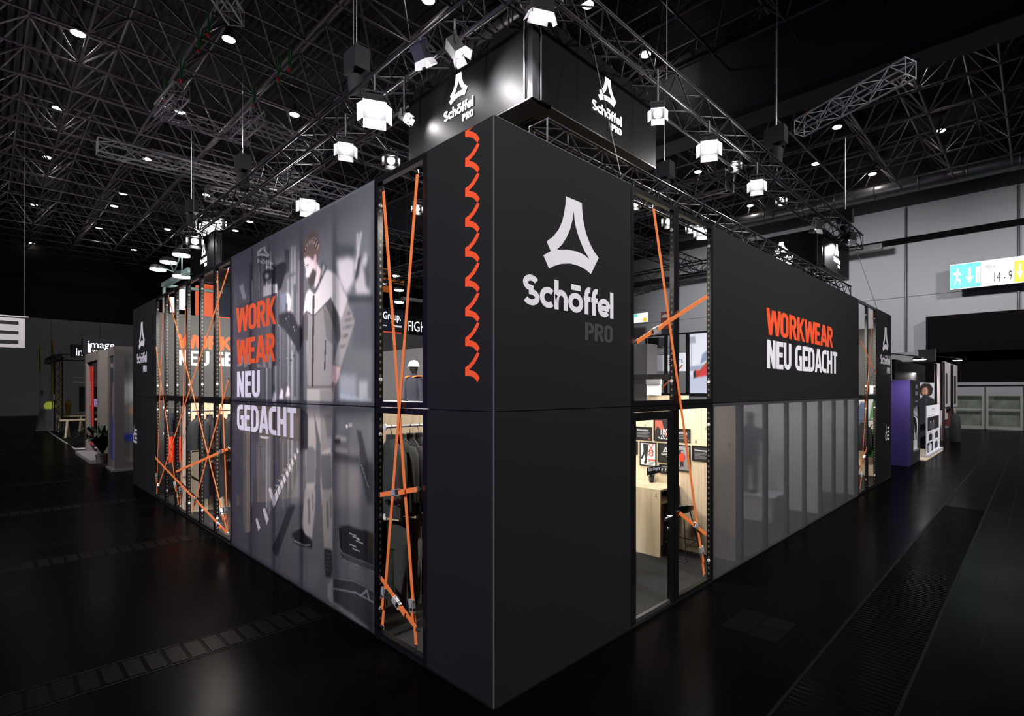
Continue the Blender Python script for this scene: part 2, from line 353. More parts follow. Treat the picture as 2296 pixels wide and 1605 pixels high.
# ------------------------------------------------------------------ lettering (flat print drawn as strokes)
def arc(cx, cy, rx, ry, a0, a1, n=10):
    return [(cx + rx * math.cos(math.radians(a0 + (a1 - a0) * i / n)), cy + ry * math.sin(math.radians(a0 + (a1 - a0) * i / n))) for i in range(n + 1)]
def rrect(x0, y0, x1, y1, r, n=4):
    p = arc(x1 - r, y1 - r, r, r, 0, 90, n) + arc(x0 + r, y1 - r, r, r, 90, 180, n) + arc(x0 + r, y0 + r, r, r, 180, 270, n) + arc(x1 - r, y0 + r, r, r, 270, 360, n)
    return p + [p[0]]
h = 0.088
CAPS = {  # letter: (advance, [strokes]) condensed bold capitals, height 1
 'W': (0.80, [[(0.06, 1.1), (0.20, -0.05)], [(0.20, -0.05), (0.38, 0.95)], [(0.42, 0.95), (0.60, -0.05)], [(0.60, -0.05), (0.74, 1.1)]]),
 'O': (0.56, [rrect(h, h, 0.52 - h, 1 - h, 0.16)]),
 'R': (0.55, [[(h, -0.1), (h, 1.1)], [(h, 1 - h), (0.27, 1 - h)] + arc(0.27, 0.705, 0.15, 0.207, 90, -90, 8) + [(h, 0.498)], [(0.25, 0.5), (0.45, -0.1)]]),
 'K': (0.55, [[(h, -0.1), (h, 1.1)], [(0.16, 0.5), (0.44, 1.1)], [(0.2, 0.56), (0.47, -0.1)]]),
 'E': (0.48, [[(h, -0.1), (h, 1.1)], [(h, 1 - h), (0.44, 1 - h)], [(h, 0.52), (0.40, 0.52)], [(h, h), (0.44, h)]]),
 'A': (0.60, [[(0.07, -0.1), (0.26, 1.05)], [(0.32, 1.05), (0.51, -0.1)], [(0.15, 0.27), (0.43, 0.27)]]),
 'N': (0.58, [[(h, -0.1), (h, 1.1)], [(0.10, 1.02), (0.42, -0.02)], [(0.52 - h, -0.1), (0.52 - h, 1.1)]]),
 'U': (0.57, [[(h, 1.1), (h, 0.26)] + arc(0.26, 0.26, 0.172, 0.172, 180, 360, 8) + [(0.432, 1.1)]]),
 'G': (0.55, [[(0.45, 1 - h), (0.28, 1 - h)] + arc(0.27, 0.73, 0.182, 0.182, 90, 180, 6) + arc(0.27, 0.27, 0.182, 0.182, 180, 270, 6) + [(0.42, h), (0.42, 0.5), (0.27, 0.5)]]),
 'D': (0.57, [[(h, -0.1), (h, 1.1)], [(h, 1 - h), (0.24, 1 - h)] + arc(0.24, 0.7, 0.19, 0.212, 90, 0, 6) + arc(0.24, 0.3, 0.19, 0.212, 0, -90, 6) + [(h, h)]]),
 'C': (0.50, [[(0.45, 1 - h), (0.28, 1 - h)] + arc(0.27, 0.73, 0.182, 0.182, 90, 180, 6) + arc(0.27, 0.27, 0.182, 0.182, 180, 270, 6) + [(0.45, h)]]),
 'H': (0.58, [[(h, -0.1), (h, 1.1)], [(0.52 - h, -0.1), (0.52 - h, 1.1)], [(h, 0.5), (0.43, 0.5)]]),
 'T': (0.49, [[(0.0, 1 - h), (0.46, 1 - h)], [(0.23, -0.1), (0.23, 1 - h)]]),
 'P': (0.54, [[(h, -0.1), (h, 1.1)], [(h, 1 - h), (0.25, 1 - h)] + arc(0.25, 0.69, 0.17, 0.222, 90, -90, 8) + [(h, 0.468)]]),
 ' ': (0.24, []),
}
g = 0.095
SOFT = {  # the round brand lettering, capital height 1
 'S': (0.74, [arc(0.37, 0.735, 0.245, 0.17, 25, 270, 14) + arc(0.37, 0.27, 0.26, 0.175, 90, -155, 14)]),
 'c': (0.66, [arc(0.37, 0.355, 0.27, 0.26, 45, 315, 16)]),
 'h': (0.68, [[(0.1, 0), (0.1, 1.02)], [(0.1, 0.38)] + arc(0.33, 0.37, 0.215, 0.24, 180, 0, 10) + [(0.545, 0)]]),
 'o': (0.76, [arc(0.37, 0.355, 0.28, 0.26, 0, 360, 22), [(0.13, 0.90), (0.61, 0.90)]]),
 'f': (0.40, [[(0.17, 0), (0.17, 0.72)] + arc(0.32, 0.74, 0.15, 0.18, 180, 70, 6), [(0.02, 0.57), (0.38, 0.57)]]),
 'e': (0.70, [arc(0.35, 0.355, 0.27, 0.26, -40, -360, 20), [(0.1, 0.34), (0.62, 0.34)]]),
 'l': (0.20, [[(0.1, 0), (0.1, 1.02)]]),
}
def ribbon(pts, w, lo=None, hi=None):
    P = [Vector((p[0], p[1])) for p in pts]; Q = [P[0]]
    for p in P[1:]:
        if (p - Q[-1]).length > 1e-5: Q.append(p)
    P = Q; closed = (P[0] - P[-1]).length < 1e-4
    if closed: P = P[:-1]
    n = len(P); left, right = [], []
    for i in range(n):
        a = P[i - 1] if (i > 0 or closed) else None; b = P[(i + 1) % n] if (i < n - 1 or closed) else None
        d1 = (P[i] - a).normalized() if a is not None else None; d2 = (b - P[i]).normalized() if b is not None else None
        d1 = d1 if d1 is not None else d2; d2 = d2 if d2 is not None else d1
        t = (d1 + d2); t = t.normalized() if t.length > 1e-6 else d1
        nn = Vector((-t.y, t.x)); k = w / max(0.35, abs(nn.dot(Vector((-d1.y, d1.x)))))
        left.append(P[i] + nn * k); right.append(P[i] - nn * k)
    v = left + right
    if lo is not None: v = [Vector((p.x, min(hi, max(lo, p.y)))) for p in v]
    m = n if closed else n - 1
    return [(p.x, p.y) for p in v], [(i, (i + 1) % n, (i + 1) % n + n, i + n) for i in range(m)]
def glyphs(text, font, wgt, track=0.0):
    """list of (verts2d, faces, layer) with the pen starting at 0"""
    out = []; x = 0
    for ch in text:
        adv, strokes = font[ch]
        for k, s in enumerate(strokes):
            v, f = ribbon(s, wgt, 0 if font is CAPS else None, 1); out.append(([(p[0] + x, p[1]) for p in v], f, k))
        x += adv + track
    return out, x - track
def lettering(name, text, font, place, x0, x1, z0, size, m, parent, wgt=0.088, off=0.003, **kw):
    """text fitted between x0 and x1 (reading direction), baseline z0, capital height size; place(a, z, off) -> 3-D"""
    gl, wd = glyphs(text, font, wgt); sx = (x1 - x0) / wd; mb = MB()
    for v, f, k in gl:
        mb.add([place(x0 + p[0] * sx, z0 + p[1] * size, off + 0.0006 * k) for p in v], f)
    return mb.build(name, m, parent, **kw)
def fill_poly(loops):
    """triangulated flat shape with holes from 2-D loops"""
    bm = bmesh.new(); es = []
    for lp in loops:
        vs = [bm.verts.new((p[0], p[1], 0)) for p in lp]
        es += [bm.edges.new((vs[i], vs[(i + 1) % len(vs)])) for i in range(len(vs))]
    bmesh.ops.triangle_fill(bm, edges=es, use_beauty=True, use_dissolve=False)
    bm.verts.index_update()
    v = [(q.co.x, q.co.y) for q in bm.verts]; f = [tuple(q.index for q in t.verts) for t in bm.faces]; bm.free()
    return v, f
def flat(name, loops, place, m, parent, off=0.003, **kw):
    v, f = fill_poly(loops); return MB().add([place(a, z, off) for a, z in v], f).build(name, m, parent, **kw)
def bfont(name, text, place, x0, z0, size, m, parent, off=0.003, width=None, **kw):
    """small lettering from the built-in typeface"""
    cu = bpy.data.curves.new('t', 'FONT'); cu.body = text; cu.size = size; cu.resolution_u = 2
    o = bpy.data.objects.new('t', cu); COL.objects.link(o); dg = bpy.context.evaluated_depsgraph_get(); dg.update()
    me = bpy.data.meshes.new_from_object(o.evaluated_get(dg)); bpy.data.objects.remove(o); bpy.data.curves.remove(cu)
    if not me.vertices: return None
    xs = [v.co.x for v in me.vertices]; k = (width / (max(xs) - min(xs))) if width else 1
    mb = MB().add([place(x0 + (v.co.x - min(xs)) * k, z0 + v.co.y, off) for v in me.vertices], [tuple(p.vertices) for p in me.polygons])
    bpy.data.meshes.remove(me)
    return mb.build(name, m, parent, **kw)
def place_L(X=0.0, y0=0.0):           # on a plane facing -X: reading goes towards -Y
    return lambda a, z, off: (X - off, y0 - a, z)
def place_R(Y=0.0, x0=0.0):           # on a plane facing -Y: reading goes towards +X
    return lambda a, z, off: (x0 + a, Y - off, z)
# ------------------------------------------------------------------ the hall: floor, walls, roof
fl = MB().box((-30, -22, -0.3), (46, 78, 0)).build('floor', 'hall_floor', kind='structure', label='glossy black hall floor with service duct covers')
mat('duct_slat', (0.0016, 0.0016, 0.0017), 0.34, noise=0.5, scale=3, spec=0.03)
mat('duct_kerb', (0.003, 0.003, 0.0027), 0.5, noise=0.4, scale=3, spec=0.05)
slat = MB().box((-0.065, -0.2, 0), (0.065, 0.2, 0.004)).mesh('duct_slat', 'duct_slat', (0, 0, 0))[0]
for Y in (3.1, 8.05, 13.1, 18.0):     # slatted service-duct covers crossing the left aisle
    for e in (-0.235, 0.235): box_obj('duct_edge', (-9.5, Y + e - 0.012, 0), (-0.05, Y + e + 0.012, 0.003), 'duct_kerb', fl)
    for k in range(44 if Y > 4 else 26):
        put('duct_slat', slat, fl, Matrix.Translation((-0.25 - k * 0.165 - (0 if Y < 4 else 0.2), Y, 0)))
rib = MB().prism([(-0.028, -0.37, 0), (-0.012, -0.37, 0.006), (0.012, -0.37, 0.006), (0.028, -0.37, 0)], (0, 0, 0), (0, 0.74, 0)).mesh('duct_rib', 'hall_floor', (0, 0, 0))[0]
for k in range(150):                  # ribbed duct cover along the right aisle
    put('duct_rib', rib, fl, Matrix.Translation((0.9 + k * 0.075, -2.14, 0)))
for y in (-2.53, -1.75): box_obj('duct_edge', (-2, y - 0.015, 0), (42, y + 0.015, 0.004), 'duct_kerb', fl)
for y in (-2.95, -3.4): box_obj('floor_joint', (4, y - 0.004, 0), (40, y + 0.004, 0.0015), 'duct_kerb', fl)
for (x, y) in ((2.76, -1.02), (3.08, -1.02), (2.76, -1.34), (3.08, -1.34)):
    box_obj('access_plate', (x, y, 0), (x + 0.31, y + 0.31, 0.0025), 'duct_slat', fl)

mat('lintel_dark', (0.005, 0.004, 0.004), 0.8, noise=0.2, scale=0.5, spec=0.05)
RW = 43.6                              # right end wall
wr = thing('wall_right', (RW, 20, 0), 'pale grey panelled end wall of the hall on the right', None, kind='structure')
for k in range(14):
    y0 = -15.2 + k * 6.4
    if y0 > 74: break
    for (z0, z1) in ((5.4, 9.7), (9.7, 13.9), (13.9, 16.6)):
        box_obj('wall_panel', (RW, y0 + 0.02, z0 + 0.015), (RW + 0.3, y0 + 6.38, z1 - 0.015), 'wall_grey', wr)
    if y0 > 3.9: box_obj('wall_panel', (RW, y0 + 0.02, 0), (RW + 0.3, y0 + 6.38, 5.39), 'wall_grey', wr)
    tube_obj('downpipe', (RW - 0.12, y0, 5.4), (RW - 0.12, y0, 16.4), 0.07, 'duct_grey', wr)
box_obj('backing', (RW + 0.3, -14, 0), (RW + 0.5, 78, 24), 'dark_brown', wr)
box_obj('wall_rail', (RW - 0.35, -14, 13.7), (RW - 0.02, 76, 14.1), 'lintel_dark', wr)
box_obj('roof_fascia', (RW - 0.5, -14, 16.5), (RW + 0.3, 78, 20), 'dark_brown', wr)
YL = on_x(2076, 0, RW - 1.2).y
lin = MB().box((RW - 1.2, -14, 5.35), (RW - 0.02, YL, 7.95)).build('trim_1', 'lintel_dark', kind='structure', label='dark brown lintel box over the exit doors')
wl = thing('wall_back', (20, 76, 0), 'dim grey far wall of the hall behind the left stands', None, kind='structure')
for k in range(19):
    box_obj('wall_panel', (-34 + k * 4, 76, 0), (-34 + k * 4 + 3.94, 76.3, 10.4), 'wall_dim', wl)
box_obj('upper_wall', (-34, 76.2, 10.4), (44, 76.4, 20), 'dark_brown', wl)

mat('door_grey', (0.33, 0.32, 0.31), 0.5)
def hall_door(n, y0, w):
    d = thing('door_%d' % n, (RW - 0.1, y0, 0), 'pale metal double door with glass panes in the end wall', None, kind='structure')
    x = RW - 0.15
    for (a, b) in ((y0, y0 + 0.12), (y0 + w - 0.12, y0 + w)): box_obj('door_stile', (x, a, 0), (x + 0.1, b, 3.0), 'door_grey', d)
    for (a, b) in ((0.0, 0.22), (1.3, 1.42), (2.3, 2.42), (2.9, 3.05)): box_obj('door_rail', (x, y0 + 0.12, a), (x + 0.1, y0 + w - 0.12, b), 'door_grey', d)
    for (a, b) in ((0.22, 1.3), (1.42, 2.3)): box_obj('pane', (x + 0.04, y0 + 0.12, a), (x + 0.06, y0 + w - 0.12, b), 'clear_glass', d)
    box_obj('header', (x, y0 + 0.12, 2.42), (x + 0.08, y0 + w - 0.12, 2.9), 'light_board', d)
    tube_obj('handle', (x - 0.06, y0 + w - 0.2, 0.95), (x - 0.06, y0 + w - 0.2, 1.25), 0.02, 'chrome', d)
mat('foyer_glow', (0.16, 0.17, 0.14), 0.9, emit=0.16, noise=0.8, scale=1.6)
for k in range(6): hall_door(k + 1, -8.6 + k * 2.0, 1.9)
MB().box((RW + 0.2, -9, 0.0), (RW + 0.28, 3.6, 3.0)).build('foyer_backdrop', 'foyer_glow', label='dim lit foyer seen through the exit doors', cat='foyer')
box_obj('trim_2', (RW - 0.3, -14, 3.05), (RW + 0.2, 3.6, 3.25), 'light_board', kind='structure', label='light rail above the exit doors')
box_obj('door_recess', (RW - 0.2, -14, 3.25), (RW + 0.25, 3.6, 5.35), 'lintel_dark', kind='structure', label='dark recess between lintel and exit doors')

def zplace(P, z0): return lambda a, z, off: P(a, z + z0, off)
def hall_sign():
    a, b = on_x(2130, 650, RW - 1.5), on_x(2340, 580, RW - 1.5)
    X = RW - 1.5; z0 = a.z; P = zplace(place_L(X, a.y), z0); wd = a.y - b.y; hh = 1.72; k = wd / 210
    s = thing('direction_sign', (X, a.y, z0), 'lit white hall direction sign reading 14-9 above the exit', 'sign')
    box_obj('casing', (X, a.y, z0), (X + 0.25, b.y, z0 + hh), 'light_board', s)
    mat('sign_green', (0.15, 0.75, 0.62), 0.5, emit=0.75); mat('sign_yellow', (1, 0.55, 0.05), 0.5, emit=0.8); mat('sign_text', (0.06, 0.06, 0.08), 0.6)
    sq = lambda x0, y0, x1, y1: [[(x0 * k, y0), (x1 * k, y0), (x1 * k, y1), (x0 * k, y1)]]
    flat('panel', sq(0, 0, 210, hh), P, 'screen_glow', s, 0.005)
    flat('exit_field', sq(0, 0.04, 74, hh - 0.04), P, 'sign_green', s, 0.015)
    flat('arrow_mark', [[(44 * k, 1.35), (50 * k, 1.35), (50 * k, 0.8), (56 * k, 0.8), (47 * k, 0.3), (38 * k, 0.8), (44 * k, 0.8)]], P, 'screen_glow', s, 0.025)
    flat('doorway_mark', sq(62, 0.3, 72, 1.4), P, 'screen_glow', s, 0.025)
    flat('running_figure_mark', [[(10 * k, 0.3), (15 * k, 0.7), (13 * k, 1.0), (8 * k, 1.0), (8 * k, 1.15), (17 * k, 1.2), (17 * k, 1.42), (21 * k, 1.42), (21 * k, 1.2), (28 * k, 1.0), (27 * k, 0.9), (20 * k, 1.0), (19 * k, 0.75), (27 * k, 0.6), (25 * k, 0.3), (22 * k, 0.3), (23 * k, 0.5), (17 * k, 0.6), (12 * k, 0.28)]], P, 'screen_glow', s, 0.025)
    bfont('lettering', '14 - 9', P, 104 * k, 0.22, 0.95, 'sign_text', s, 0.015, 40 * k)
    bfont('lettering', 'Halle', P, 84 * k, 1.15, 0.45, 'light_board', s, 0.015, 22 * k)
    flat('arrow_field', sq(148, 0.04, 172, hh - 0.3), P, 'sign_yellow', s, 0.015)
    flat('arrow_mark', [[(158 * k, 1.25), (162 * k, 1.25), (162 * k, 0.75), (167 * k, 0.75), (160 * k, 0.25), (153 * k, 0.75), (158 * k, 0.75)]], P, 'screen_glow', s, 0.025)
    for y in (a.y - 0.3, b.y + 0.3): tube_obj('bracket', (X + 0.12, y, z0 + hh), (RW, y, z0 + hh + 0.05), 0.02, 'truss_black', s)
hall_sign()

# roof: corrugated sheet, double-layer space frame, girder, ducts
rs = thing('ceiling', (20, 36, 20), 'dark corrugated hall roof over a steel space frame', None, kind='structure')
mb = MB()
for k in range(150):
    x = -4.5 + k * 0.33
    mb.add([(x, -8, 19.6), (x + 0.1, -8, 19.75), (x + 0.23, -8, 19.75), (x + 0.33, -8, 19.6), (x, 78, 19.6), (x + 0.1, 78, 19.75), (x + 0.23, 78, 19.75), (x + 0.33, 78, 19.6)],
           [(0, 1, 5, 4), (1, 2, 6, 5), (2, 3, 7, 6)])
mb.build('roof_sheet', 'roof_sheet', rs)
ZL, ZU = 17.0, 19.1                    # lower and upper chord levels
GX, GY = CAM.x + 0.195 * 14.3, CAM.y + 2.185 * 14.3
gx = [GX + 3 * k for k in range(-1, 15)]; gy = [GY + 3 * k for k in range(-11, 16)]
segs = []
for i, x in enumerate(gx):
    for j, y in enumerate(gy):
        p = (x, y, ZL)
        if i + 1 < len(gx): segs.append((p, (gx[i + 1], y, ZL), 0.055))
        if j + 1 < len(gy): segs.append((p, (x, gy[j + 1], ZL), 0.055))
        q = (x + 1.5, y + 1.5, ZU)
        if i + 1 < len(gx): segs.append((q, (x + 4.5, y + 1.5, ZU), 0.045))
        if j + 1 < len(gy): segs.append((q, (x + 1.5, y + 4.5, ZU), 0.045))
        segs.append((p, q, 0.045))
        if i + 1 < len(gx): segs.append(((gx[i + 1], y, ZL), q, 0.045))
        if j + 1 < len(gy): segs.append(((x, gy[j + 1], ZL), q, 0.045))
        if i + 1 < len(gx) and j + 1 < len(gy): segs.append(((gx[i + 1], gy[j + 1], ZL), q, 0.045))
def seen(s):
    best = 0
    a, b = Vector(s[0]), Vector(s[1]); pts = []
    for t in (0.05, 0.35, 0.65, 0.95):
        p = proj(a.lerp(b, t)); pts.append(p)
    ok = [p for p in pts if p[2] > 1 and -60 < p[0] < 2356 and -60 < p[1] < 870]
    if len(ok) < 2: return 0
    return math.hypot(ok[0][0] - ok[-1][0], ok[0][1] - ok[-1][1]) / ok[0][2] * 10
rank = sorted(segs, key=seen, reverse=True)
for p, q, r in rank[:300]: tube_obj('strut', p, q, r, 'roof_steel', rs)
mb = MB()
for p, q, r in rank[300:]: mb.tube(p, q, r, 5, cap=False)
mb.build('space_frame', 'roof_steel', rs, kind='stuff')
node = MB().sphere((0, 0, 0), 0.11, 8, 5).mesh('node', 'roof_steel', (0, 0, 0))[0]
nd = sorted([(x, y, ZL) for x in gx for y in gy], key=lambda p: proj(p)[2] if (proj(p)[2] > 1 and -30 < proj(p)[0] < 2330 and proj(p)[1] > -30) else 999)
for p in nd[:150]: put('node', node, rs, Matrix.Translation(p))
# clad girder dividing the roof bays
mat('girder_grey', (0.035, 0.037, 0.046), 0.6, noise=0.2, scale=0.6)
gd = thing('roof_girder', (19.6, 30, 14.6), 'big dark clad girder crossing under the hall roof', 'girder')
box_obj('web', (19.5, -10, 14.9), (20.2, 75, 18.2), 'girder_grey', gd)
box_obj('flange', (19.2, -10, 14.6), (20.5, 75, 14.9), 'dark_brown', gd)
box_obj('flange', (19.2, -10, 18.2), (20.5, 75, 18.45), 'dark_brown', gd)
mb = MB(); mb.smooth = True; mb.tube((41.3, -10, 17.3), (41.3, 75, 17.3), 0.55, 16)
du = mb.build('air_duct', 'duct_grey', label='long round metal air duct under the roof by the right wall', cat='duct')
for k in range(30): tube_obj('duct_collar', (41.3, -8 + k * 2.7, 17.3), (41.3, -7.9 + k * 2.7, 17.3), 0.58, 'duct_grey', du, 12)
mb = MB(); mb.smooth = True; mb.tube((12.2, -8, 18.2), (12.2, 20, 18.2), 0.5, 16); mb.build('air_duct', 'duct_grey', label='short fat air duct above the corner sign', cat='duct')

# hall lamps: bell shades hung in the frame
def bell(p):
    t = thing('bell_lamp', p, 'round bell lamp hanging under the hall roof', 'lamp', 'bell lamps under the hall roof')
    mb = MB(); mb.smooth = True; mb.lathe([(0.05, 0.62), (0.13, 0.6), (0.15, 0.3), (0.19, 0.22), (0.28, 0.02), (0.27, 0.0)], p, 16); mb.build('shade', 'bell_grey', t)
    mb = MB(); mb.smooth = True; mb.lathe([(0.26, 0.0), (0.24, -0.03), (0.02, -0.05)], p, 16); mb.build('lens', 'lamp_glow_soft', t)
    tube_obj('stem', p + Vector((0, 0, 0.6)), p + Vector((0, 0, 1.25)), 0.02, 'black_metal', t)
    return t
lamps = [(175, 75), (513, 88), (131, 243), (403, 250), (660, 257), (107, 353), (330, 357), (545, 362), (78, 459), (276, 434), (256, 462), (222, 511), (375, 514),
         (463, 437), (528, 517), (560, 497), (960, 0), (1447, 122), (1317, 10), (2050, 140), (2109, 293), (1956, 390), (2148, 397), (1565, 385),
         (1682, 461), (1877, 285), (1829, 367), (70, 545), (612, 425), (300, 560), (1760, 470)]
b0 = None; P0 = None
for k, (x, y) in enumerate(lamps):
    p = on_z(x, y, 18.3)
    if b0 is None: b0 = bell(p); P0 = p
    else: copy_tree(b0, Matrix.Translation(p - P0))
for (x, y, pw) in ((175, 75, 420), (131, 243, 300), (403, 250, 300), (660, 257, 350), (107, 353, 300), (545, 362, 300), (222, 511, 400), (375, 514, 400), (960, 0, 350),
                   (2050, 140, 350), (2109, 293, 300), (1956, 390, 350), (1565, 385, 300), (1447, 122, 260), (78, 459, 300), (1682, 461, 300)):
    light('POINT', 'bell_light', on_z(x, y, 18.3) + Vector((0, 0, -0.3)), pw * 0.16, (1, 0.97, 0.92), None, 0.2)
# ------------------------------------------------------------------ the exhibition stand: outer walls (1 m x 2.5 m modules, 16 x 16 m)
def SP(side, t, off, z): return (-off, t, z) if side == 'L' else (t, -off, z)
def sbox(name, side, t0, t1, o0, o1, z0, z1, m, parent, **kw):
    return box_obj(name, SP(side, t0, o0, z0), SP(side, t1, o1, z1), m, parent, **kw)
def wall_panel(side, t0, t1, z0, z1, label):
    p = thing('wall_panel', SP(side, (t0 + t1) / 2, 0, z0), label, 'wall panel')
    g = 0.004
    sbox('face_sheet', side, t0 + g, t1 - g, -0.012, 0.0, z0 + g, z1 - g, 'panel', p)
    sbox('core', side, t0 + 0.001, t1 - 0.001, -0.06, -0.0125, z0 + 0.001, z1 - 0.001, 'panel_joint', p)
    return p
cap_me = MB(); cap_me.smooth = True; cap_me.lathe([(0.021, 0), (0.021, 0.006), (0.012, 0.009), (0.006, 0.006)], n=12)
cap_mesh = cap_me.mesh('connector_cap', 'cap_white', (0, 0, 0))[0]
def open_frame(side, t0, t1, z0, z1, label, group=None, w=0.062, caps=True, slots=True):
    f = thing('open_frame', SP(side, (t0 + t1) / 2, 0, z0), label, 'frame', group)
    g = 0.003; d0, d1 = -0.062, 0.0
    sbox('post', side, t0 + g, t0 + w, d0, d1, z0 + g, z1 - g, 'frame_black', f)
    sbox('post', side, t1 - w, t1 - g, d0, d1, z0 + g, z1 - g, 'frame_black', f)
    sbox('rail', side, t0 + w, t1 - w, d0, d1, z0 + g, z0 + w, 'frame_black', f)
    sbox('rail', side, t0 + w, t1 - w, d0, d1, z1 - w, z1 - g, 'frame_black', f)
    if slots:                          # holes as tiles: far post pale, painting light seen through; bottom rail dark
        mb = MB(); n = int((z1 - z0 - 2 * w) / 0.075)
        for k in range(n):
            z = z0 + w + 0.04 + k * 0.075
            a, b = SP(side, t1 - w - 0.0015, -0.022, z), SP(side, t1 - w, -0.042, z + 0.03); mb.box(a, b)
        mb.build('hole_row', 'slot_lit', f, kind='stuff')
        mb = MB()
        for k in range(int((t1 - t0 - 2 * w) / 0.075)):
            t = t0 + w + 0.03 + k * 0.075; mb.box(SP(side, t, -0.02, z0 + w), SP(side, t + 0.032, -0.044, z0 + w + 0.0015))
        mb.build('hole_row', 'panel_joint', f, kind='stuff')
    if caps:
        R = Matrix.Rotation(math.pi / 2, 4, 'X') if side == 'L' else Matrix.Rotation(-math.pi / 2, 4, 'Y')
        for z in (z0 + 0.30, z1 - 0.30):   # white connector caps, facing into the opening from the far post
            M = Matrix.Translation(SP(side, t1 - w - 0.002, -0.03, z)) @ R
            put('connector_cap', cap_mesh, f, M)
    return f

# --- brand mark, traced once from the big corner panel, then reused at other sizes
px = lambda x, y: on_y(1090 + x / 3.087, 400 + y / 3.087, 0.0)
MARK_O = [(550, 123), (661, 170), (664, 225), (671, 290), (690, 380), (715, 447), (745, 505), (778, 550), (724, 662), (690, 632), (640, 605), (580, 589), (520, 591), (470, 605), (434, 624), (395, 532), (446, 503), (418, 437), (462, 403), (500, 355), (525, 300), (540, 235), (548, 180)]
MARK_I = [(606, 225), (611, 290), (622, 345), (638, 400), (655, 445), (682, 505), (716, 562), (680, 530), (630, 506), (560, 493), (488, 493), (525, 457), (555, 410), (580, 352), (596, 290)]
B0 = px(250, 880); B1 = px(880, 975); LW = B1.x - B0.x          # word width 1.36 m
zb = 3.452
MO = [((px(*p).x - B0.x) / LW, (px(*p).z - zb) / LW) for p in MARK_O]
MI = [((px(*p).x - B0.x) / LW, (px(*p).z - zb) / LW) for p in MARK_I]
def brand(P, x0, z0, s, parent, m='white_print', mpro='white_print', off=0.002):
    flat('brand_mark', [[(x0 + a * s, z0 + b * s) for a, b in MO], [(x0 + a * s, z0 + b * s) for a, b in MI]], P, m, parent, off)
    lettering('brand_lettering', 'Schoffel', SOFT, P, x0, x0 + s, z0, 0.203 * s, m, parent, 0.1, off)
    lettering('brand_lettering', 'PRO', CAPS, P, x0 + 0.645 * s, x0 + s, z0 - 0.195 * s, 0.135 * s, mpro, parent, 0.088, off)
def emblem(P, x0, z0, s, parent, mirrored=False):
    v, f = ribbon(arc(x0 + 0.13 * s, z0 + 0.17 * s, 0.11 * s, 0.13 * s, 0, 360, 20), 0.025 * s); MB().add([P(a, z, 0.002) for a, z in v], f).build('emblem_ring', 'white_print', parent)
    flat('emblem_bar', [[(x0 + 0.11 * s, z0 + 0.32 * s), (x0 + 0.15 * s, z0 + 0.32 * s), (x0 + 0.15 * s, z0 + 0.52 * s), (x0 + 0.11 * s, z0 + 0.52 * s)]], P, 'white_print', parent, 0.002)
    for k in range(4):
        flat('emblem_lettering', [[(x0 + 0.30 * s, z0 + (0.02 + 0.12 * k) * s), (x0 + 0.56 * s, z0 + (0.02 + 0.12 * k) * s), (x0 + 0.56 * s, z0 + (0.09 + 0.12 * k) * s), (x0 + 0.30 * s, z0 + (0.09 + 0.12 * k) * s)]], P, 'white_print', parent, 0.002)

PL, PR = place_L(), place_R()
neg = lambda P: P
# left wall (facing the left aisle): reading coordinate a = -Y
p = wall_panel('L', 0.0, 1.0, 2.5, 5.0, 'black upper corner panel with a column of orange wave shapes')
UN = [(527, 178), (548, 162), (568, 138), (583, 112), (593, 93), (607, 99), (597, 125), (580, 155), (562, 176), (548, 192), (568, 196), (588, 207), (600, 222), (607, 236), (594, 258), (584, 243), (570, 231), (552, 226), (527, 226)]
for k in range(-2, 7):
    pts = [on_x(830 + x / 2.469, 350 + (y + 165.3 * k) / 2.469, 0) for x, y in UN]
    if min(q.z for q in pts) > 4.97: continue
    flat('wave_shape', [[(-q.y, min(q.z, 4.99 + 0.0001 * i)) for i, q in enumerate(pts)]], PL, 'orange_print', p, 0.002)
sbox('corner_bead', 'L', -0.004, 0.004, -0.004, 0.004, 0.0, 5.0, 'joint_edge', p)
sbox('top_bead', 'L', 0.0, 1.0, -0.003, 0.003, 4.994, 5.002, 'joint_edge', p)
wall_panel('L', 0.0, 1.0, 0.0, 2.5, 'plain black lower corner panel left of the front edge')
p = wall_panel('R', 0.0, 2.0, 2.5, 5.0, 'black upper corner panel with the big white triangular brand mark')
brand(PR, B0.x, zb, LW, p, 'white_print', 'grey_print')
sbox('top_bead', 'R', 0.0, 2.0, -0.003, 0.003, 4.994, 5.002, 'joint_edge', p)
wall_panel('R', 0.0, 2.0, 0.0, 2.5, 'plain black lower corner panel right of the front edge')
# end panels
p = wall_panel('L', 13.0, 16.0, 2.5, 5.0, 'black upper panel with small white brand at the far left end')
a = on_x(307, 812, 0); brand(PL, -a.y, on_x(320, 813, 0).z, LW, p)
p = wall_panel('L', 13.0, 16.0, 0.0, 2.5, 'black lower panel with round white emblem at the far left end')
a = on_x(299, 993, 0); emblem(PL, -a.y, a.z, 0.95, p)
p = wall_panel('R', 14.0, 16.0, 2.5, 5.0, 'black upper panel with small white brand at the far right end')
a = on_y(1974, 815, 0); brand(PR, a.x, on_y(1985, 817, 0).z, LW, p)
p = wall_panel('R', 14.0, 16.0, 0.0, 2.5, 'black lower panel with round white emblem at the far right end')
a = on_y(1985, 990, 0); emblem(PR, a.x, a.z, 0.95, p)
# slogan panel on the right wall
p = wall_panel('R', 4.0, 12.0, 2.5, 5.0, 'long black panel with orange and white WORKWEAR NEU GEDACHT slogan')
lettering('slogan_lettering', 'WORKWEAR', CAPS, PR, 5.97, 9.80, 3.625, 0.45, 'orange_print', p, off=0.002)
lettering('slogan_lettering', 'NEU GEDACHT', CAPS, PR, 5.98, 10.14, 3.056, 0.485, 'white_print', p, off=0.002)
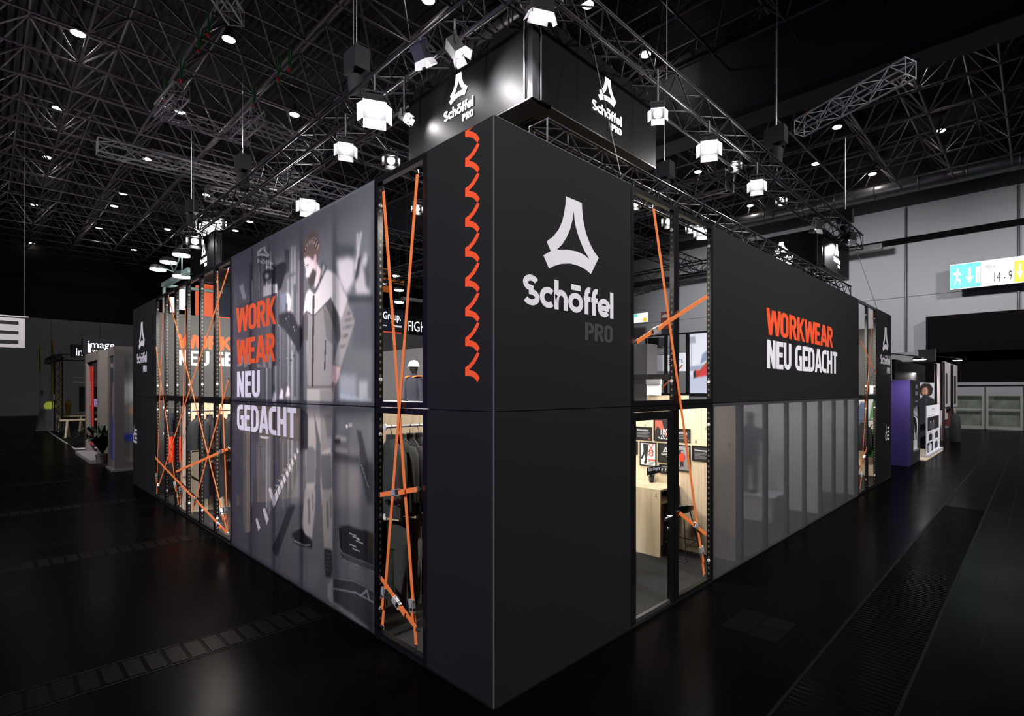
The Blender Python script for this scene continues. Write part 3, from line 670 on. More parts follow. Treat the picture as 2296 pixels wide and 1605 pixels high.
# far walls of the stand
for k, (x0, x1) in enumerate(((0, 4), (4, 8), (8, 12), (12, 16))):
    for z0 in (0.0, 2.5):
        q = thing('wall_panel', (x0 + 2, 16, z0), 'dark %s back wall panel of the stand, %s from the left end' % ('upper' if z0 else 'lower', ('first', 'second', 'third', 'fourth')[k]), 'wall panel')
        box_obj('face_sheet', (x0 + 0.004, 15.94, z0), (x1 - 0.004, 16.0, z0 + 2.496), 'grey_board', q)
        if k == 0 and z0:
            P = place_R(15.94)
            lettering('slogan_lettering', 'WORKWEAR', CAPS, P, 1.05, 3.9, 3.97, 0.42, 'orange_print', q, off=0.003)
            lettering('slogan_lettering', 'NEU GEDACHT', CAPS, P, 1.05, 3.95, 3.45, 0.45, 'white_print', q, off=0.003)

# --- open strap frames
NB = {2: 'near', 13: 'far'}
open_frame('L', 1, 2, 2.5, 5.0, 'tall black strap frame left of the wave panel, upper one')
open_frame('L', 1, 2, 0.0, 2.5, 'tall black strap frame left of the wave panel, lower one')
ordn = ('first', 'second', 'third', 'fourth', 'fifth', 'sixth')
for k in range(6):
    open_frame('L', 7 + k, 8 + k, 2.5, 5.0, 'upper black strap frame, %s beyond the photo print' % ordn[k], 'strap frames of the far left bay')
    open_frame('L', 7 + k, 8 + k, 0.0, 2.5, 'lower black strap frame, %s beyond the photo print' % ordn[k], 'strap frames of the far left bay')
open_frame('R', 2, 3, 2.5, 5.0, 'upper black strap frame above the glass door')
open_frame('R', 3, 4, 2.5, 5.0, 'upper black strap frame beside the slogan panel')
open_frame('R', 3, 4, 0.0, 2.5, 'lower black strap frame right of the glass door')
for k in (12, 13):
    open_frame('R', k, k + 1, 2.5, 5.0, 'upper black strap frame near the right end, %s one' % ('left', 'right')[k - 12])
    open_frame('R', k, k + 1, 0.0, 2.5, 'lower black strap frame near the right end, %s one' % ('left', 'right')[k - 12])
# glass door
d = thing('glass_door', (2.5, 0, 0), 'black framed glass door with chrome handle beside the corner panel', 'door')
sbox('jamb', 'R', 2.003, 2.05, -0.06, 0, 0.003, 2.497, 'frame_black', d); sbox('jamb', 'R', 2.955, 2.997, -0.06, 0, 0.003, 2.497, 'frame_black', d)
sbox('lintel', 'R', 2.05, 2.955, -0.06, 0, 2.43, 2.497, 'frame_black', d)
lf = sbox('leaf_stile', 'R', 2.056, 2.11, -0.05, -0.005, 0.03, 2.425, 'frame_black', d)
lf = sbox('leaf_stile', 'R', 2.86, 2.95, -0.05, -0.005, 0.03, 2.425, 'frame_black', d)
sbox('leaf_rail', 'R', 2.11, 2.86, -0.05, -0.005, 2.33, 2.425, 'frame_black', d)
mat('door_foot', (0.09, 0.09, 0.09), 0.35, metal=0.6)
sbox('kick_rail', 'R', 2.11, 2.86, -0.05, -0.005, 0.03, 0.075, 'door_foot', d)
sbox('pane', 'R', 2.11, 2.86, -0.03, -0.022, 0.075, 2.33, 'clear_glass', d)
hp = on_y(1497, 1162, -0.05)
mb = MB(); mb.smooth = True; mb.tube((hp.x - 0.07, -0.055, hp.z), (hp.x + 0.09, -0.055, hp.z), 0.019, 12); mb.tube((hp.x + 0.08, -0.055, hp.z), (hp.x + 0.08, -0.005, hp.z), 0.022, 12); mb.build('handle', 'chrome', lf)
mb = MB(); mb.smooth = True; mb.tube((hp.x + 0.09, -0.012, hp.z - 0.15), (hp.x + 0.09, -0.002, hp.z - 0.15), 0.022, 12); mb.build('lock', 'chrome', lf)
# notice stuck on the door glass
kx = thing('door_notice', on_y(1452, 1066, -0.02), 'small black Kein Eingang notice on the glass door', 'notice')
q = [on_y(*c, -0.0) for c in ((1451, 1066), (1481, 1059), (1481, 1042), (1451, 1049))]
z0, z1, xa, xb = 0.5 * (q[0].z + q[1].z), 0.5 * (q[2].z + q[3].z), q[0].x, q[1].x
box_obj('plate', (xa, -0.003, z0), (xb, 0.003, z1), 'black_metal', kx)
bfont('lettering', 'Kein Eingang', place_R(-0.003), xa + 0.02, z0 + 0.045, (z1 - z0) * 0.62, 'white_print', kx, 0.002, (xb - xa) - 0.04)

# --- frosted film panels under the slogan
film_me = MB().box((-0.496, 0.0, 0.0), (0.496, 0.003, 2.49)).mesh('frosted_film', 'frosted', (0, 0, 0))[0]
for k in range(8):
    f = thing('frosted_panel', (4.5 + k, 0, 0), 'tall frosted grey film panel under the slogan, %s from the door' % (ordn + ('seventh', 'eighth'))[k], 'screen panel', 'frosted panels under the slogan')
    put('frosted_film', film_me, f, Matrix.Translation((4.5 + k, -0.002, 0.005)))
    for t in (4.0 + k, 5.0 + k - 0.062): sbox('post', 'R', t + 0.002, t + 0.06, -0.065, -0.012, 0.003, 2.497, 'frame_black', f)
    sbox('rail', 'R', 4.06 + k, 4.94 + k, -0.065, -0.012, 0.003, 0.05, 'frame_black', f); sbox('rail', 'R', 4.06 + k, 4.94 + k, -0.065, -0.012, 2.45, 2.497, 'frame_black', f)
sbox('base_strip', 'R', 0.0, 16.0, -0.05, 0.012, 0.0, 0.012, 'panel_joint', None, label='thin black base strip along the foot of the right wall', cat='base strip')
sbox('base_strip', 'L', 0.0, 16.0, -0.05, 0.012, 0.0, 0.012, 'panel_joint', None, label='thin black base strip along the foot of the left wall', cat='base strip')

sbox('joint_light_stop', 'R', 2.0, 16.0, -0.075, -0.0135, 2.488, 2.512, 'panel_joint', None, label='added black strip in the joint between upper and lower right wall panels', cat='joint strip')  # added strips that block interior light leaking through the seam
sbox('joint_light_stop', 'L', 2.0, 16.0, -0.08, -0.0145, 2.488, 2.512, 'panel_joint', None, label='added black strip in the joint between upper and lower left wall panels', cat='joint strip')
mat('buckle_steel', (0.55, 0.55, 0.56), 0.3, metal=0.35)
# --- orange ratchet straps with hooks (pixel end points on the wall planes)
def strap(side, pts, rpos, label, group, wd=0.05, off=0.022, flip=False):
    """pts: photo pixels of the two ends, rpos: pixel of the ratchet"""
    pl = (lambda x, y: on_x(x, y, -off)) if side == 'L' else (lambda x, y: on_y(x, y, -off))
    a, b = pl(*pts[0]), pl(*pts[1]); ax = (b - a).normalized(); nrm = Vector((-1, 0, 0)) if side == 'L' else Vector((0, -1, 0))
    sd = ax.cross(nrm).normalized(); L = (b - a).length
    t = thing('ratchet_strap', (a + b) / 2, label, 'strap', group)
    mb = MB(); mb.obox((a + b) / 2, ax * (L / 2 - 0.05), sd * wd / 2, nrm * 0.0018); mb.build('webbing', 'strap', t)
    for e, s in ((a, 1), (b, -1)):     # double-finger wire hooks
        mb = MB(); c = e + ax * s * 0.05
        mb.path([c + sd * 0.026, c - sd * 0.026, e + ax * s * 0.012 - sd * 0.006, e - nrm * 0.02, e + ax * s * 0.012 + sd * 0.006, c + sd * 0.026], 0.005, 6); mb.build('hook', 'chrome', t)
    if rpos:
        r = pl(*rpos); k = (r - a).dot(ax); c = a + ax * k + nrm * 0.014
        rt = thing_part('ratchet', c, t); 
        mb = MB(); 
        for s in (-1, 1): mb.obox(c + sd * s * 0.031, ax * 0.065, sd * 0.004, nrm * 0.016)
        mb.build('side_plate', 'buckle_steel', rt)
        mb = MB(); mb.smooth = True; mb.tube(c - sd * 0.036 + ax * 0.03, c + sd * 0.036 + ax * 0.03, 0.016, 10); mb.tube(c - sd * 0.036 - ax * 0.045, c + sd * 0.036 - ax * 0.045, 0.008, 8); mb.build('spindle', 'chrome', rt)
        mb = MB(); mb.obox(c + nrm * 0.018 - ax * 0.03, ax * 0.04, sd * 0.024, nrm * 0.004); mb.build('lever', 'buckle_steel', rt)
        mb = MB(); mb.obox(c + ax * 0.10 + nrm * 0.002 + sd * 0.004, ax * 0.07, sd * wd / 2, nrm * 0.0018); mb.build('loose_tail', 'strap', rt)
    return t
def thing_part(name, loc, parent):
    return put(name, None, parent, Matrix.Translation(Vector(loc)))
G1, G2, G3, G4 = 'straps of the narrow bay', 'straps of the door bay', 'straps of the far left bay', 'straps of the far right bay'
strap('L', ((859, 418), (934, 1458)), (923, 1357), 'long orange strap from upper left to lower right beside the wave panel', G1)
strap('L', ((937, 378), (857, 1412)), (861, 1328), 'long orange strap from upper right to lower left beside the wave panel', G1, off=0.03)
strap('L', ((847, 1110), (942, 1096)), (891, 1106), 'short level orange strap at mid height beside the wave panel', G1, off=0.04)
strap('L', ((849, 1288), (939, 1417)), (892, 1352), 'short slanting orange strap near the floor beside the wave panel', G1, off=0.04)
strap('R', ((1464, 457), (1580, 1296)), (1573, 1233), 'long steep orange strap running down past the glass door', G2)
strap('R', ((1422, 770), (1590, 662)), (1468, 742), 'orange strap rising to the right above the glass door', G2, off=0.03)
strap('R', ((1519, 1146), (1587, 1201)), (1560, 1178), 'short orange strap falling to the right in front of the bar stool', G2, off=0.03)
for pts, r, lb, o in (
    (((366, 672), (351, 1106)), (351, 1065), 'thin strap, leftmost steep one in the far left bay', 0.02),
    (((349, 774), (401, 1136)), (391, 1092), 'strap starting half way up at the left of the far left bay', 0.02),
    (((377, 660), (511, 1199)), (497, 1152), 'long strap crossing the far left bay down to its lower right corner', 0.025),
    (((416, 685), (405, 1138)), (405, 1097), 'steep strap between second and third frame of the far left bay', 0.02),
    (((514, 598), (350, 1108)), (355, 1083), 'longest strap of the far left bay from upper right to lower left', 0.03),
    (((487, 607), (511, 1199)), (509, 1143), 'steep strap closest to the photo print in the far left bay', 0.02),
    (((514, 845), (430, 1153)), (439, 1119), 'strap from the photo print edge down left in the far left bay', 0.035),
    (((393, 1058), (514, 1005)), (498, 1012), 'pale gently rising strap low in the far left bay', 0.04),
    (((348, 1026), (512, 1198)), (491, 1177), 'pale strap falling to the lower right in the far left bay', 0.04)):
    strap('L', pts, r, lb, G3, off=o)
strap('R', ((1958, 694), (1928, 1102)), (1931, 1063), 'long thin strap in the narrow opening at the right end', G4)
strap('R', ((1928, 760), (1965, 840)), (1960, 823), 'short orange strap high in the narrow opening at the right end', G4, off=0.03)
strap('R', ((1945, 1002), (1927, 1049)), (1936, 1027), 'short strap low in the narrow opening at the right end', G4, off=0.03)
# ------------------------------------------------------------------ the photo print on translucent film (left wall, 5 m x 5 m)
def inpoly(X, Y, poly):
    m = np.zeros(X.shape, bool); n = len(poly); j = n - 1
    with np.errstate(divide='ignore', invalid='ignore'):
        for i in range(n):
            xi, yi = poly[i]; xj, yj = poly[j]
            m ^= ((yi > Y) != (yj > Y)) & (X < (xj - xi) * (Y - yi) / ((yj - yi) if yj != yi else 1e-9) + xi); j = i
    return m
def blur(m, k):
    m = m.astype(float)
    for ax in (0, 1):
        for _ in range(2):
            p = np.pad(m, [(k, k) if a == ax else (0, 0) for a in (0, 1)], mode='edge'); c = np.cumsum(p, axis=ax)
            z = np.zeros_like(np.take(c, [0], axis=ax)); c = np.concatenate([z, c], axis=ax); n = m.shape[ax]
            m = (np.take(c, range(2 * k + 1, 2 * k + 1 + n), axis=ax) - np.take(c, range(0, n), axis=ax)) / (2 * k + 1)
    return m
class Canvas:
    """colour per grid vertex; X, Y hold each vertex's drawing coordinates"""
    def __init__(s, X, Y, base): s.X, s.Y = X, Y; s.c = np.zeros(X.shape + (3,)); s.c[:] = base
    def poly(s, pts, rgb, soft=0, a=1.0, f=None):
        if f: pts = [f(*p) for p in pts]
        m = inpoly(s.X, s.Y, pts).astype(float)
        if soft: m = blur(m, max(1, int(soft * 0.55)))
        s.c = s.c * (1 - a * m[..., None]) + np.array(rgb, float) * (a * m[..., None]); return m
def lin(c): c = c / 255.0; return np.where(c <= 0.04045, c / 12.92, ((c + 0.055) / 1.055) ** 2.4)
def grid_mesh(name, P, C, mname):
    """P: (n, m, 3) points, C: (n, m, 3) sRGB 0-255"""
    n, m, _ = P.shape; idx = np.arange(n * m).reshape(n, m)
    f = np.stack([idx[:-1, :-1], idx[1:, :-1], idx[1:, 1:], idx[:-1, 1:]], -1).reshape(-1, 4)
    o = P.reshape(-1, 3).min(0)
    me = bpy.data.meshes.new(name); me.from_pydata((P.reshape(-1, 3) - o).tolist(), [], f.tolist())
    at = me.color_attributes.new('print', 'FLOAT_COLOR', 'POINT')
    col = np.ones((n * m, 4), np.float32); col[:, :3] = np.clip(lin(np.clip(C, 0, 255)), 0, 0.95).reshape(-1, 3)
    at.data.foreach_set('color', col.ravel()); me.materials.append(MATS[mname]); me.update()
    return me, Vector(o)
A = lambda x, y: (660 + x / 5.35, 500 + y / 5.35)
B = lambda x, y: (510 + x / 5.35, 560 + y / 5.35)
Cc = lambda x, y: (510 + x / 5.534, 840 + y / 5.534)
Dd = lambda x, y: (510 + x / 5.015, 1100 + y / 5.015)
E3 = lambda x, y: (500 + x / 3.086, 480 + y / 3.086)
def paint_photo(cv):
    X, Y = cv.X, cv.Y; rs = np.random.RandomState(4)
    u = np.clip((X - 516) / 320, 0, 1)[..., None]; v = np.clip((Y - 480) / 900, 0, 1)[..., None]
    cv.c = (np.array((84, 82, 92)) * (1 - u) + np.array((132, 135, 142)) * u) * (1.06 - 0.24 * v ** 1.3)
    P = cv.poly
    # storeroom background: upright streaks, blurred shapes
    for k in range(46):
        x0 = 556 + rs.rand() * 112; w = 0.8 + rs.rand() * 3.5; y0 = 540 + rs.rand() * 120; y1 = 860 + rs.rand() * 330; t = rs.choice([45, 70, 150, 185, 120])
        P([(x0, y0), (x0 + w, y0), (x0 + w, y1), (x0, y1)], (t, t + 2, t + 12), 2, 0.55)
    P([(518, 590), (560, 575), (560, 660), (518, 690)], (92, 92, 104), 8, 0.8)
    P([(536, 640), (545, 636), (549, 655), (552, 668), (545, 672), (540, 655)], (150, 145, 160), 3, 0.8)
    P([(500, 400), (640, 380), (722, 415), (715, 700), (620, 865), (580, 790), (520, 640)], (226, 220, 230), 6, 0.95, A)
    P([(500, 250), (720, 270), (720, 420), (640, 390), (560, 420), (505, 420)], (92, 98, 104), 7, 0.9, A)
    P([(745, 120), (775, 115), (765, 330), (745, 330)], (205, 202, 210), 2, 0.9, A)
    P([(790, 100), (818, 95), (748, 560), (716, 560)], (214, 210, 218), 2, 0.95, A)
    P([(768, 420), (800, 400), (760, 640), (725, 700)], (70, 76, 82), 3, 0.9, A)
    P([(800, 480), (852, 330), (880, 430), (905, 860), (745, 860), (725, 730), (775, 640)], (214, 208, 218), 4, 0.9, A)
    P([(815, 500), (850, 540), (900, 400), (905, 800), (860, 760), (840, 600)], (78, 82, 88), 4, 0.75, A)
    P([(640, 870), (940, 870), (940, 960), (660, 960)], (72, 76, 86), 5, 0.8, A)
    P([(700, 960), (940, 930), (940, 1500), (700, 1500)], (104, 108, 120), 8, 0.7, A)
    P([(1380, 0), (1600, 0), (1600, 300), (1390, 300)], (172, 178, 192), 6, 0.8, Cc)
    P([(1630, 70), (1740, 70), (1740, 310), (1630, 310)], (190, 194, 204), 4, 0.85, Cc)
    P([(1390, 235), (1780, 300), (1780, 325), (1390, 300)], (178, 186, 202), 2, 0.8, Cc)
    # machine column on the left
    P([(530, 180), (680, 105), (712, 190), (700, 260), (640, 480), (530, 500)], (50, 51, 60), 2, 0.95, B)
    P([(530, 175), (640, 112), (690, 105), (700, 135), (560, 190)], (112, 114, 124), 1, 0.9, B)
    P([(420, 290), (450, 245), (530, 230), (530, 340), (440, 400)], (44, 45, 52), 2, 0.9, B)
    P([(450, 290), (495, 285), (492, 340), (455, 350)], (150, 150, 158), 2, 0.8, B)
    P([(430, 440), (530, 400), (530, 545), (430, 575)], (158, 158, 166), 1, 0.9, B)
    P([(540, 420), (600, 400), (600, 560), (545, 540)], (196, 192, 200), 1, 0.9, B)
    P([(700, 310), (800, 265), (820, 290), (720, 350)], (98, 102, 112), 1, 0.9, B)
    P([(690, 0), (740, 0), (740, 260), (690, 300)], (58, 60, 68), 3, 0.7, B)
    P([(850, 120), (905, 130), (905, 900), (850, 900)], (148, 138, 148), 3, 0.8, B)
    P([(640, 520), (705, 515), (690, 730), (650, 740)], (122, 130, 152), 2, 0.9, B)
    P([(700, 515), (742, 528), (766, 600), (752, 740), (725, 745), (722, 640), (705, 640), (712, 560)], (226, 204, 210), 1, 0.95, B)
    P([(610, 775), (735, 740), (785, 760), (840, 900), (915, 960), (905, 1100), (850, 1250), (770, 1080), (690, 960), (620, 900)], (58, 58, 66), 3, 0.95, B)
    for k in range(34):
        x0 = 600 + rs.rand() * 220; y0 = 780 + rs.rand() * 560; w = 4 + rs.rand() * 10; t = rs.choice([36, 44, 52, 96, 130, 160])
        P([(x0, y0), (x0 + w, y0 - 4), (x0 + w * 0.8, y0 + 14 + rs.rand() * 20), (x0 - 2, y0 + 14)], (t, t, t + 8), 0, 0.7, B)
    P([(750, 1150), (790, 1120), (820, 1160), (800, 1220), (765, 1215)], (120, 120, 132), 2, 0.8, B)
    # man in a two-tone work jacket
    J1, J2, J3 = (212, 207, 214), (150, 147, 152), (92, 90, 94)
    P([(745, 575), (800, 460), (835, 540), (865, 620), (895, 690), (912, 745), (885, 840), (845, 960), (815, 1055), (765, 1035), (782, 960), (812, 850), (800, 740), (760, 600)], (166, 163, 168), 1, 1, E3)
    for (p, q) in (((830, 740), (905, 720)), ((825, 790), (900, 770)), ((815, 850), (880, 830)), ((800, 920), (855, 905)), ((850, 690), (890, 680))):
        P([p, ((p[0] + q[0]) / 2, (p[1] + q[1]) / 2 - 8), q, ((p[0] + q[0]) / 2, (p[1] + q[1]) / 2 + 10)], (96, 94, 98), 1, 0.8, E3)
    P([(185, 790), (140, 850), (120, 1000), (105, 1100), (145, 1050), (230, 1120), (435, 900), (560, 1160), (640, 910), (580, 800), (540, 680), (490, 610), (430, 570), (380, 560), (300, 720), (245, 850)], J1, 1, 1, A)
    P([(585, 660), (745, 575), (762, 620), (770, 860), (752, 1205), (585, 1210), (575, 900)], J2, 1, 1, E3)
    P([(185, 790), (140, 850), (120, 1000), (105, 1100), (145, 1050), (230, 1115), (300, 1045), (430, 898), (380, 560), (300, 720), (245, 850)], J1, 1, 1, A)
    P([(745, 580), (800, 700), (815, 850), (790, 900), (770, 800), (735, 690), (705, 630)], J3, 2, 0.95, E3)
    P([(110, 1100), (145, 1060), (165, 1150), (160, 1400), (100, 1420), (90, 1200)], (100, 98, 104), 3, 0.9, A)
    P([(690, 630), (735, 690), (772, 800), (760, 900), (715, 860)], (118, 114, 118), 3, 0.7, E3)
    P([(620, 560), (634, 560), (632, 690), (625, 1200), (612, 1200), (618, 690)], (70, 68, 72), 0, 0.9, E3)
    P([(145, 1048), (230, 1112), (300, 1040), (436, 896), (438, 912), (302, 1056), (230, 1130), (145, 1064)], (92, 90, 94), 0, 0.9, A)
    P([(705, 870), (714, 870), (708, 1080), (698, 1080)], (74, 72, 76), 0, 0.9, E3)
    P([(585, 1195), (755, 1190), (755, 1212), (585, 1216)], (78, 74, 76), 1, 0.9, E3)
    P([(262, 470), (320, 560), (300, 700), (250, 790), (235, 740), (250, 660), (262, 590)], (226, 208, 214), 1, 1, A)
    P([(320, 490), (355, 462), (388, 545), (340, 650), (275, 800), (240, 850), (190, 795), (178, 755), (238, 825), (300, 700), (325, 580)], (84, 84, 88), 1, 1, A)
    P([(340, 500), (356, 478), (372, 545), (330, 640), (320, 620)], (170, 168, 174), 1, 0.9, A)
    P([(110, 410), (150, 395), (195, 400), (240, 430), (262, 480), (255, 590), (215, 640), (190, 690), (168, 705), (150, 655), (132, 635), (140, 565), (125, 510)], (232, 216, 222), 1, 1, A)
    P([(150, 655), (178, 645), (205, 585), (220, 545), (240, 560), (264, 590), (248, 680), (235, 745), (200, 765), (172, 738), (160, 690)], (88, 82, 86), 1, 0.95, A)
    P([(135, 510), (165, 488), (172, 500), (145, 520)], (88, 80, 84), 0, 1, A)
    P([(145, 520), (165, 512), (168, 528), (150, 535)], (96, 88, 92), 0, 1, A)
    P([(150, 658), (176, 650), (180, 662), (158, 672)], (130, 100, 106), 0, 1, A)
    P([(235, 390), (255, 362), (270, 400), (264, 480), (246, 525), (236, 470)], (216, 190, 198), 1, 1, A)
    P([(95, 360), (110, 240), (150, 160), (190, 110), (235, 93), (272, 120), (296, 180), (312, 270), (306, 350), (285, 430), (268, 478), (266, 390), (250, 362), (236, 385), (232, 440), (208, 440), (190, 405), (150, 395), (120, 425), (104, 400)], (120, 106, 102), 1, 1, A)
    for k in range(16):
        x0 = 115 + k * 10; y0 = 330 - 150 * math.sin(math.pi * (k + 2) / 20)
        P([(x0, y0 + 60), (x0 + 22, y0 - 10), (x0 + 42, y0 - 20), (x0 + 30, y0 + 5), (x0 + 14, y0 + 60)], (186, 172, 168) if k % 2 else (74, 64, 62), 0, 0.8, A)
    P([(760, 1040), (812, 1058), (802, 1130), (778, 1185), (755, 1150)], (226, 196, 200), 1, 1, E3)
    P([(765, 1180), (775, 1180), (768, 1290), (755, 1270)], (190, 160, 150), 1, 0.9, E3)
    # trousers and boots
    T1, T2 = (176, 172, 174), (124, 124, 128)
    P([(985, 170), (1300, 165), (1305, 480), (1290, 900), (1300, 1400), (1300, 1610), (1170, 1610), (1155, 1350), (1160, 880), (1075, 470), (1100, 800), (1090, 1340), (1060, 1610), (965, 1610), (975, 1350), (965, 950), (990, 880)], T1, 1, 1, Cc)
    P([(1145, 180), (1300, 165), (1305, 480), (1290, 900), (1165, 960), (1150, 480)], (138, 136, 140), 2, 0.8, Cc)
    P([(975, 900), (1060, 890), (1095, 960), (1085, 1340), (975, 1350)], T2, 2, 0.9, Cc)
    P([(1160, 990), (1285, 980), (1300, 1400), (1240, 1470), (1175, 1440), (1160, 1200)], (100, 102, 106), 2, 0.9, Cc)
    P([(1200, 500), (1290, 480), (1300, 760), (1240, 800)], (102, 100, 102), 4, 0.7, Cc)
    P([(870, -10), (990, -10), (985, 200), (950, 540), (870, 500), (838, 370)], (164, 160, 160), 1, 1, Dd)
    P([(1060, -10), (1188, -10), (1182, 680), (1088, 650), (1075, 460)], (146, 142, 142), 1, 1, Dd)
    for (a, b, c, d) in ((905, 90, 925, 370), (1110, 120, 1135, 420), (1150, 60, 1165, 300), (950, 40, 962, 220)):
        P([(a, b), (c, b), (c + 6, d), (a + 6, d)], (100, 98, 98), 2, 0.8, Dd)
    P([(725, 480), (800, 440), (832, 425), (880, 500), (952, 560), (952, 650), (880, 640), (780, 605), (730, 550)], (38, 38, 44), 1, 1, Dd)
    P([(760, 600), (880, 640), (950, 655), (950, 720), (880, 700), (780, 650)], (104, 102, 108), 2, 0.6, Dd)
    P([(735, 520), (760, 560), (880, 610), (930, 600), (935, 612), (880, 625), (755, 575)], (150, 150, 156), 0, 0.8, Dd)
    P([(1088, 650), (1172, 665), (1182, 900), (1160, 985), (1100, 955), (1088, 800)], (40, 42, 46), 1, 1, Dd)
    for k in range(5): P([(1100, 700 + k * 45), (1165, 710 + k * 45), (1165, 718 + k * 45), (1100, 708 + k * 45)], (92, 92, 98), 0, 0.8, Dd)
    # floor, dark beam, bench, cases
    P([(700, 130), (765, 165), (560, 740), (490, 650), (560, 520)], (46, 48, 58), 2, 0.9, Dd)
    P([(690, 0), (790, 0), (740, 140), (640, 250)], (74, 78, 88), 4, 0.7, Dd)
    P([(830, 820), (1000, 800), (1060, 900), (1000, 1110), (830, 1080)], (112, 114, 120), 8, 0.5, Dd)
    P([(1335, 750), (1480, 770), (1480, 830), (1335, 820)], (178, 172, 174), 3, 0.8, Cc)
    P([(1330, 800), (1400, 790), (1400, 860), (1330, 850)], (52, 52, 56), 2, 0.8, Cc)
    P([(1330, 960), (1640, 1010), (1640, 1130), (1320, 1070)], (76, 76, 80), 4, 0.85, Cc)
    P([(1335, 900), (1500, 930), (1500, 990), (1335, 960)], (162, 156, 158), 3, 0.8, Cc)
    P([(1490, 860), (1650, 900), (1650, 1010), (1500, 1000)], (128, 126, 128), 4, 0.8, Cc)
    P([(1330, 1090), (1640, 1150), (1640, 1605), (1310, 1605)], (152, 146, 146), 12, 0.7, Cc)
    P([(1600, 680), (1660, 700), (1790, 1300), (1740, 1400), (1650, 1150), (1640, 900)], (72, 74, 80), 3, 0.85, Cc)
    P([(1640, 1130), (1810, 1080), (1810, 1605), (1740, 1605), (1700, 1400)], (66, 70, 76), 5, 0.8, Cc)
    P([(1655, 1115), (1668, 1115), (1760, 1410), (1745, 1410)], (150, 150, 156), 0, 0.8, Cc)
    for k, (x, y) in enumerate(((1480, 640), (1512, 625), (1535, 625))): P([(x + 14 * math.cos(q), y + 26 * math.sin(q)) for q in np.linspace(0, 6.28, 12)], (232, 226, 230) if k == 0 else (176, 172, 176), 0, 0.95, Cc)
    P([(1240, 430), (1275, 400), (1345, 390), (1640, 480), (1640, 910), (1300, 770), (1250, 640)], (38, 40, 46), 1, 0.97, Dd)
    P([(1240, 430), (1250, 420), (1262, 640), (1300, 700), (1640, 835), (1640, 850), (1295, 715), (1248, 650)], (128, 130, 136), 0, 0.85, Dd)
    P([(1300, 765), (1640, 900), (1640, 915), (1295, 780)], (134, 136, 142), 0, 0.85, Dd)
    P([(1300, 700), (1640, 840), (1640, 900), (1300, 765)], (84, 86, 92), 1, 0.85, Dd)
    for k in range(5):
        x, y = 1370 + (k % 3) * 38, 470 + k * 42
        P([(x, y), (x + 80, y + 34), (x + 80, y + 46), (x, y + 12)], (196, 196, 202), 0, 0.85, Dd)
    P([(1190, 980), (1430, 1015), (1640, 1130), (1640, 1600), (1190, 1240)], (66, 68, 74), 1, 0.95, Dd)
    P([(1190, 975), (1430, 1010), (1640, 1125), (1640, 1140), (1430, 1024), (1190, 990)], (126, 128, 134), 0, 0.9, Dd)
    P([(1190, 1090), (1440, 1135), (1640, 1240), (1640, 1270), (1440, 1155), (1190, 1105)], (150, 148, 156), 0, 0.9, Dd)
    P([(1490, 1180), (1560, 1110), (1580, 1110), (1600, 1230), (1585, 1235), (1565, 1140), (1500, 1190)], (170, 168, 174), 0, 0.9, Dd)
    P([(1125, 1060), (1185, 980), (1190, 1240), (1400, 1380), (1600, 1540), (1560, 1560), (1380, 1430), (1170, 1270), (1125, 1200)], (142, 142, 138), 3, 0.75, Dd)
    for k in range(10):                # row of white price tags running down to the left
        t = k / 9.0; x = 880 - 290 * t; y = 925 + 600 * t; s = 0.55 + 0.55 * t
        P([(x - 40 * s, y + 30 * s), (x - 12 * s, y - 25 * s), (x + 12 * s, y + 55 * s), (x - 16 * s, y + 112 * s)], (222, 216, 224), 0, 0.92, Cc)
        P([(x - 75 * s, y - 30 * s), (x - 45 * s, y + 6 * s), (x - 15 * s, y - 40 * s), (x - 48 * s, y - 22 * s)], (176, 172, 184), 0, 0.8, Cc)
    for (x, y, s) in ((440, 250, 1.0), (505, 20, 1.0), (350, 355, 0.8)):
        P([(x - 45 * s, y - 40 * s), (x - 20 * s, y - 60 * s), (x + 25 * s, y + 70 * s), (x, y + 130 * s)], (206, 200, 212), 0, 0.9, Dd)
    P([(600, -30), (640, -60), (650, 0), (700, 60), (650, 200), (560, 190)], (112, 112, 122), 5, 0.5, Dd)
    for (x, y) in ((580, 280), (670, 240), (750, 210)):
        P([(x - 30, y + 60), (x - 5, y - 70), (x + 20, y - 50), (x + 22, y + 60)], (230, 218, 232), 1, 0.9, Cc)
    P([(395, 760), (520, 775), (500, 795), (420, 790)], (206, 200, 212), 0, 0.8, Cc)
    for k in range(10):
        x = 300 + k * 28; P([(x, 820 + 8 * k), (x + 9, 822 + 8 * k), (x + 9, 1300), (x, 1300)], (128, 126, 144), 3, 0.5, Cc)
    P([(870, 380), (905, 400), (1000, 500), (1000, 920), (900, 935), (880, 820)], (62, 60, 68), 3, 0.85, Cc)
    P([(880, 950), (965, 950), (965, 1605), (760, 1605), (900, 1150)], (150, 146, 152), 6, 0.6, Cc)
    cv.c = 255 * (np.clip(cv.c, 0, 255) / 255) ** 1.18
    # dark fields behind the slogan
    P([(105, 668), (595, 515), (595, 1385), (395, 1440), (420, 1800), (105, 1800)], (70, 66, 76), 0, 0.93, B)
    P([(60, 345), (872, 388), (872, 822), (380, 745), (60, 690)], (74, 70, 74), 0, 0.93, Cc)
    P([(516, 690), (531, 686), (531, 1230), (516, 1222)], (74, 70, 80), 3, 0.6)
    P([(516, 980), (562, 975), (562, 1250), (516, 1222)], (66, 64, 74), 8, 0.6)
ts = np.linspace(2.004, 6.996, 430)
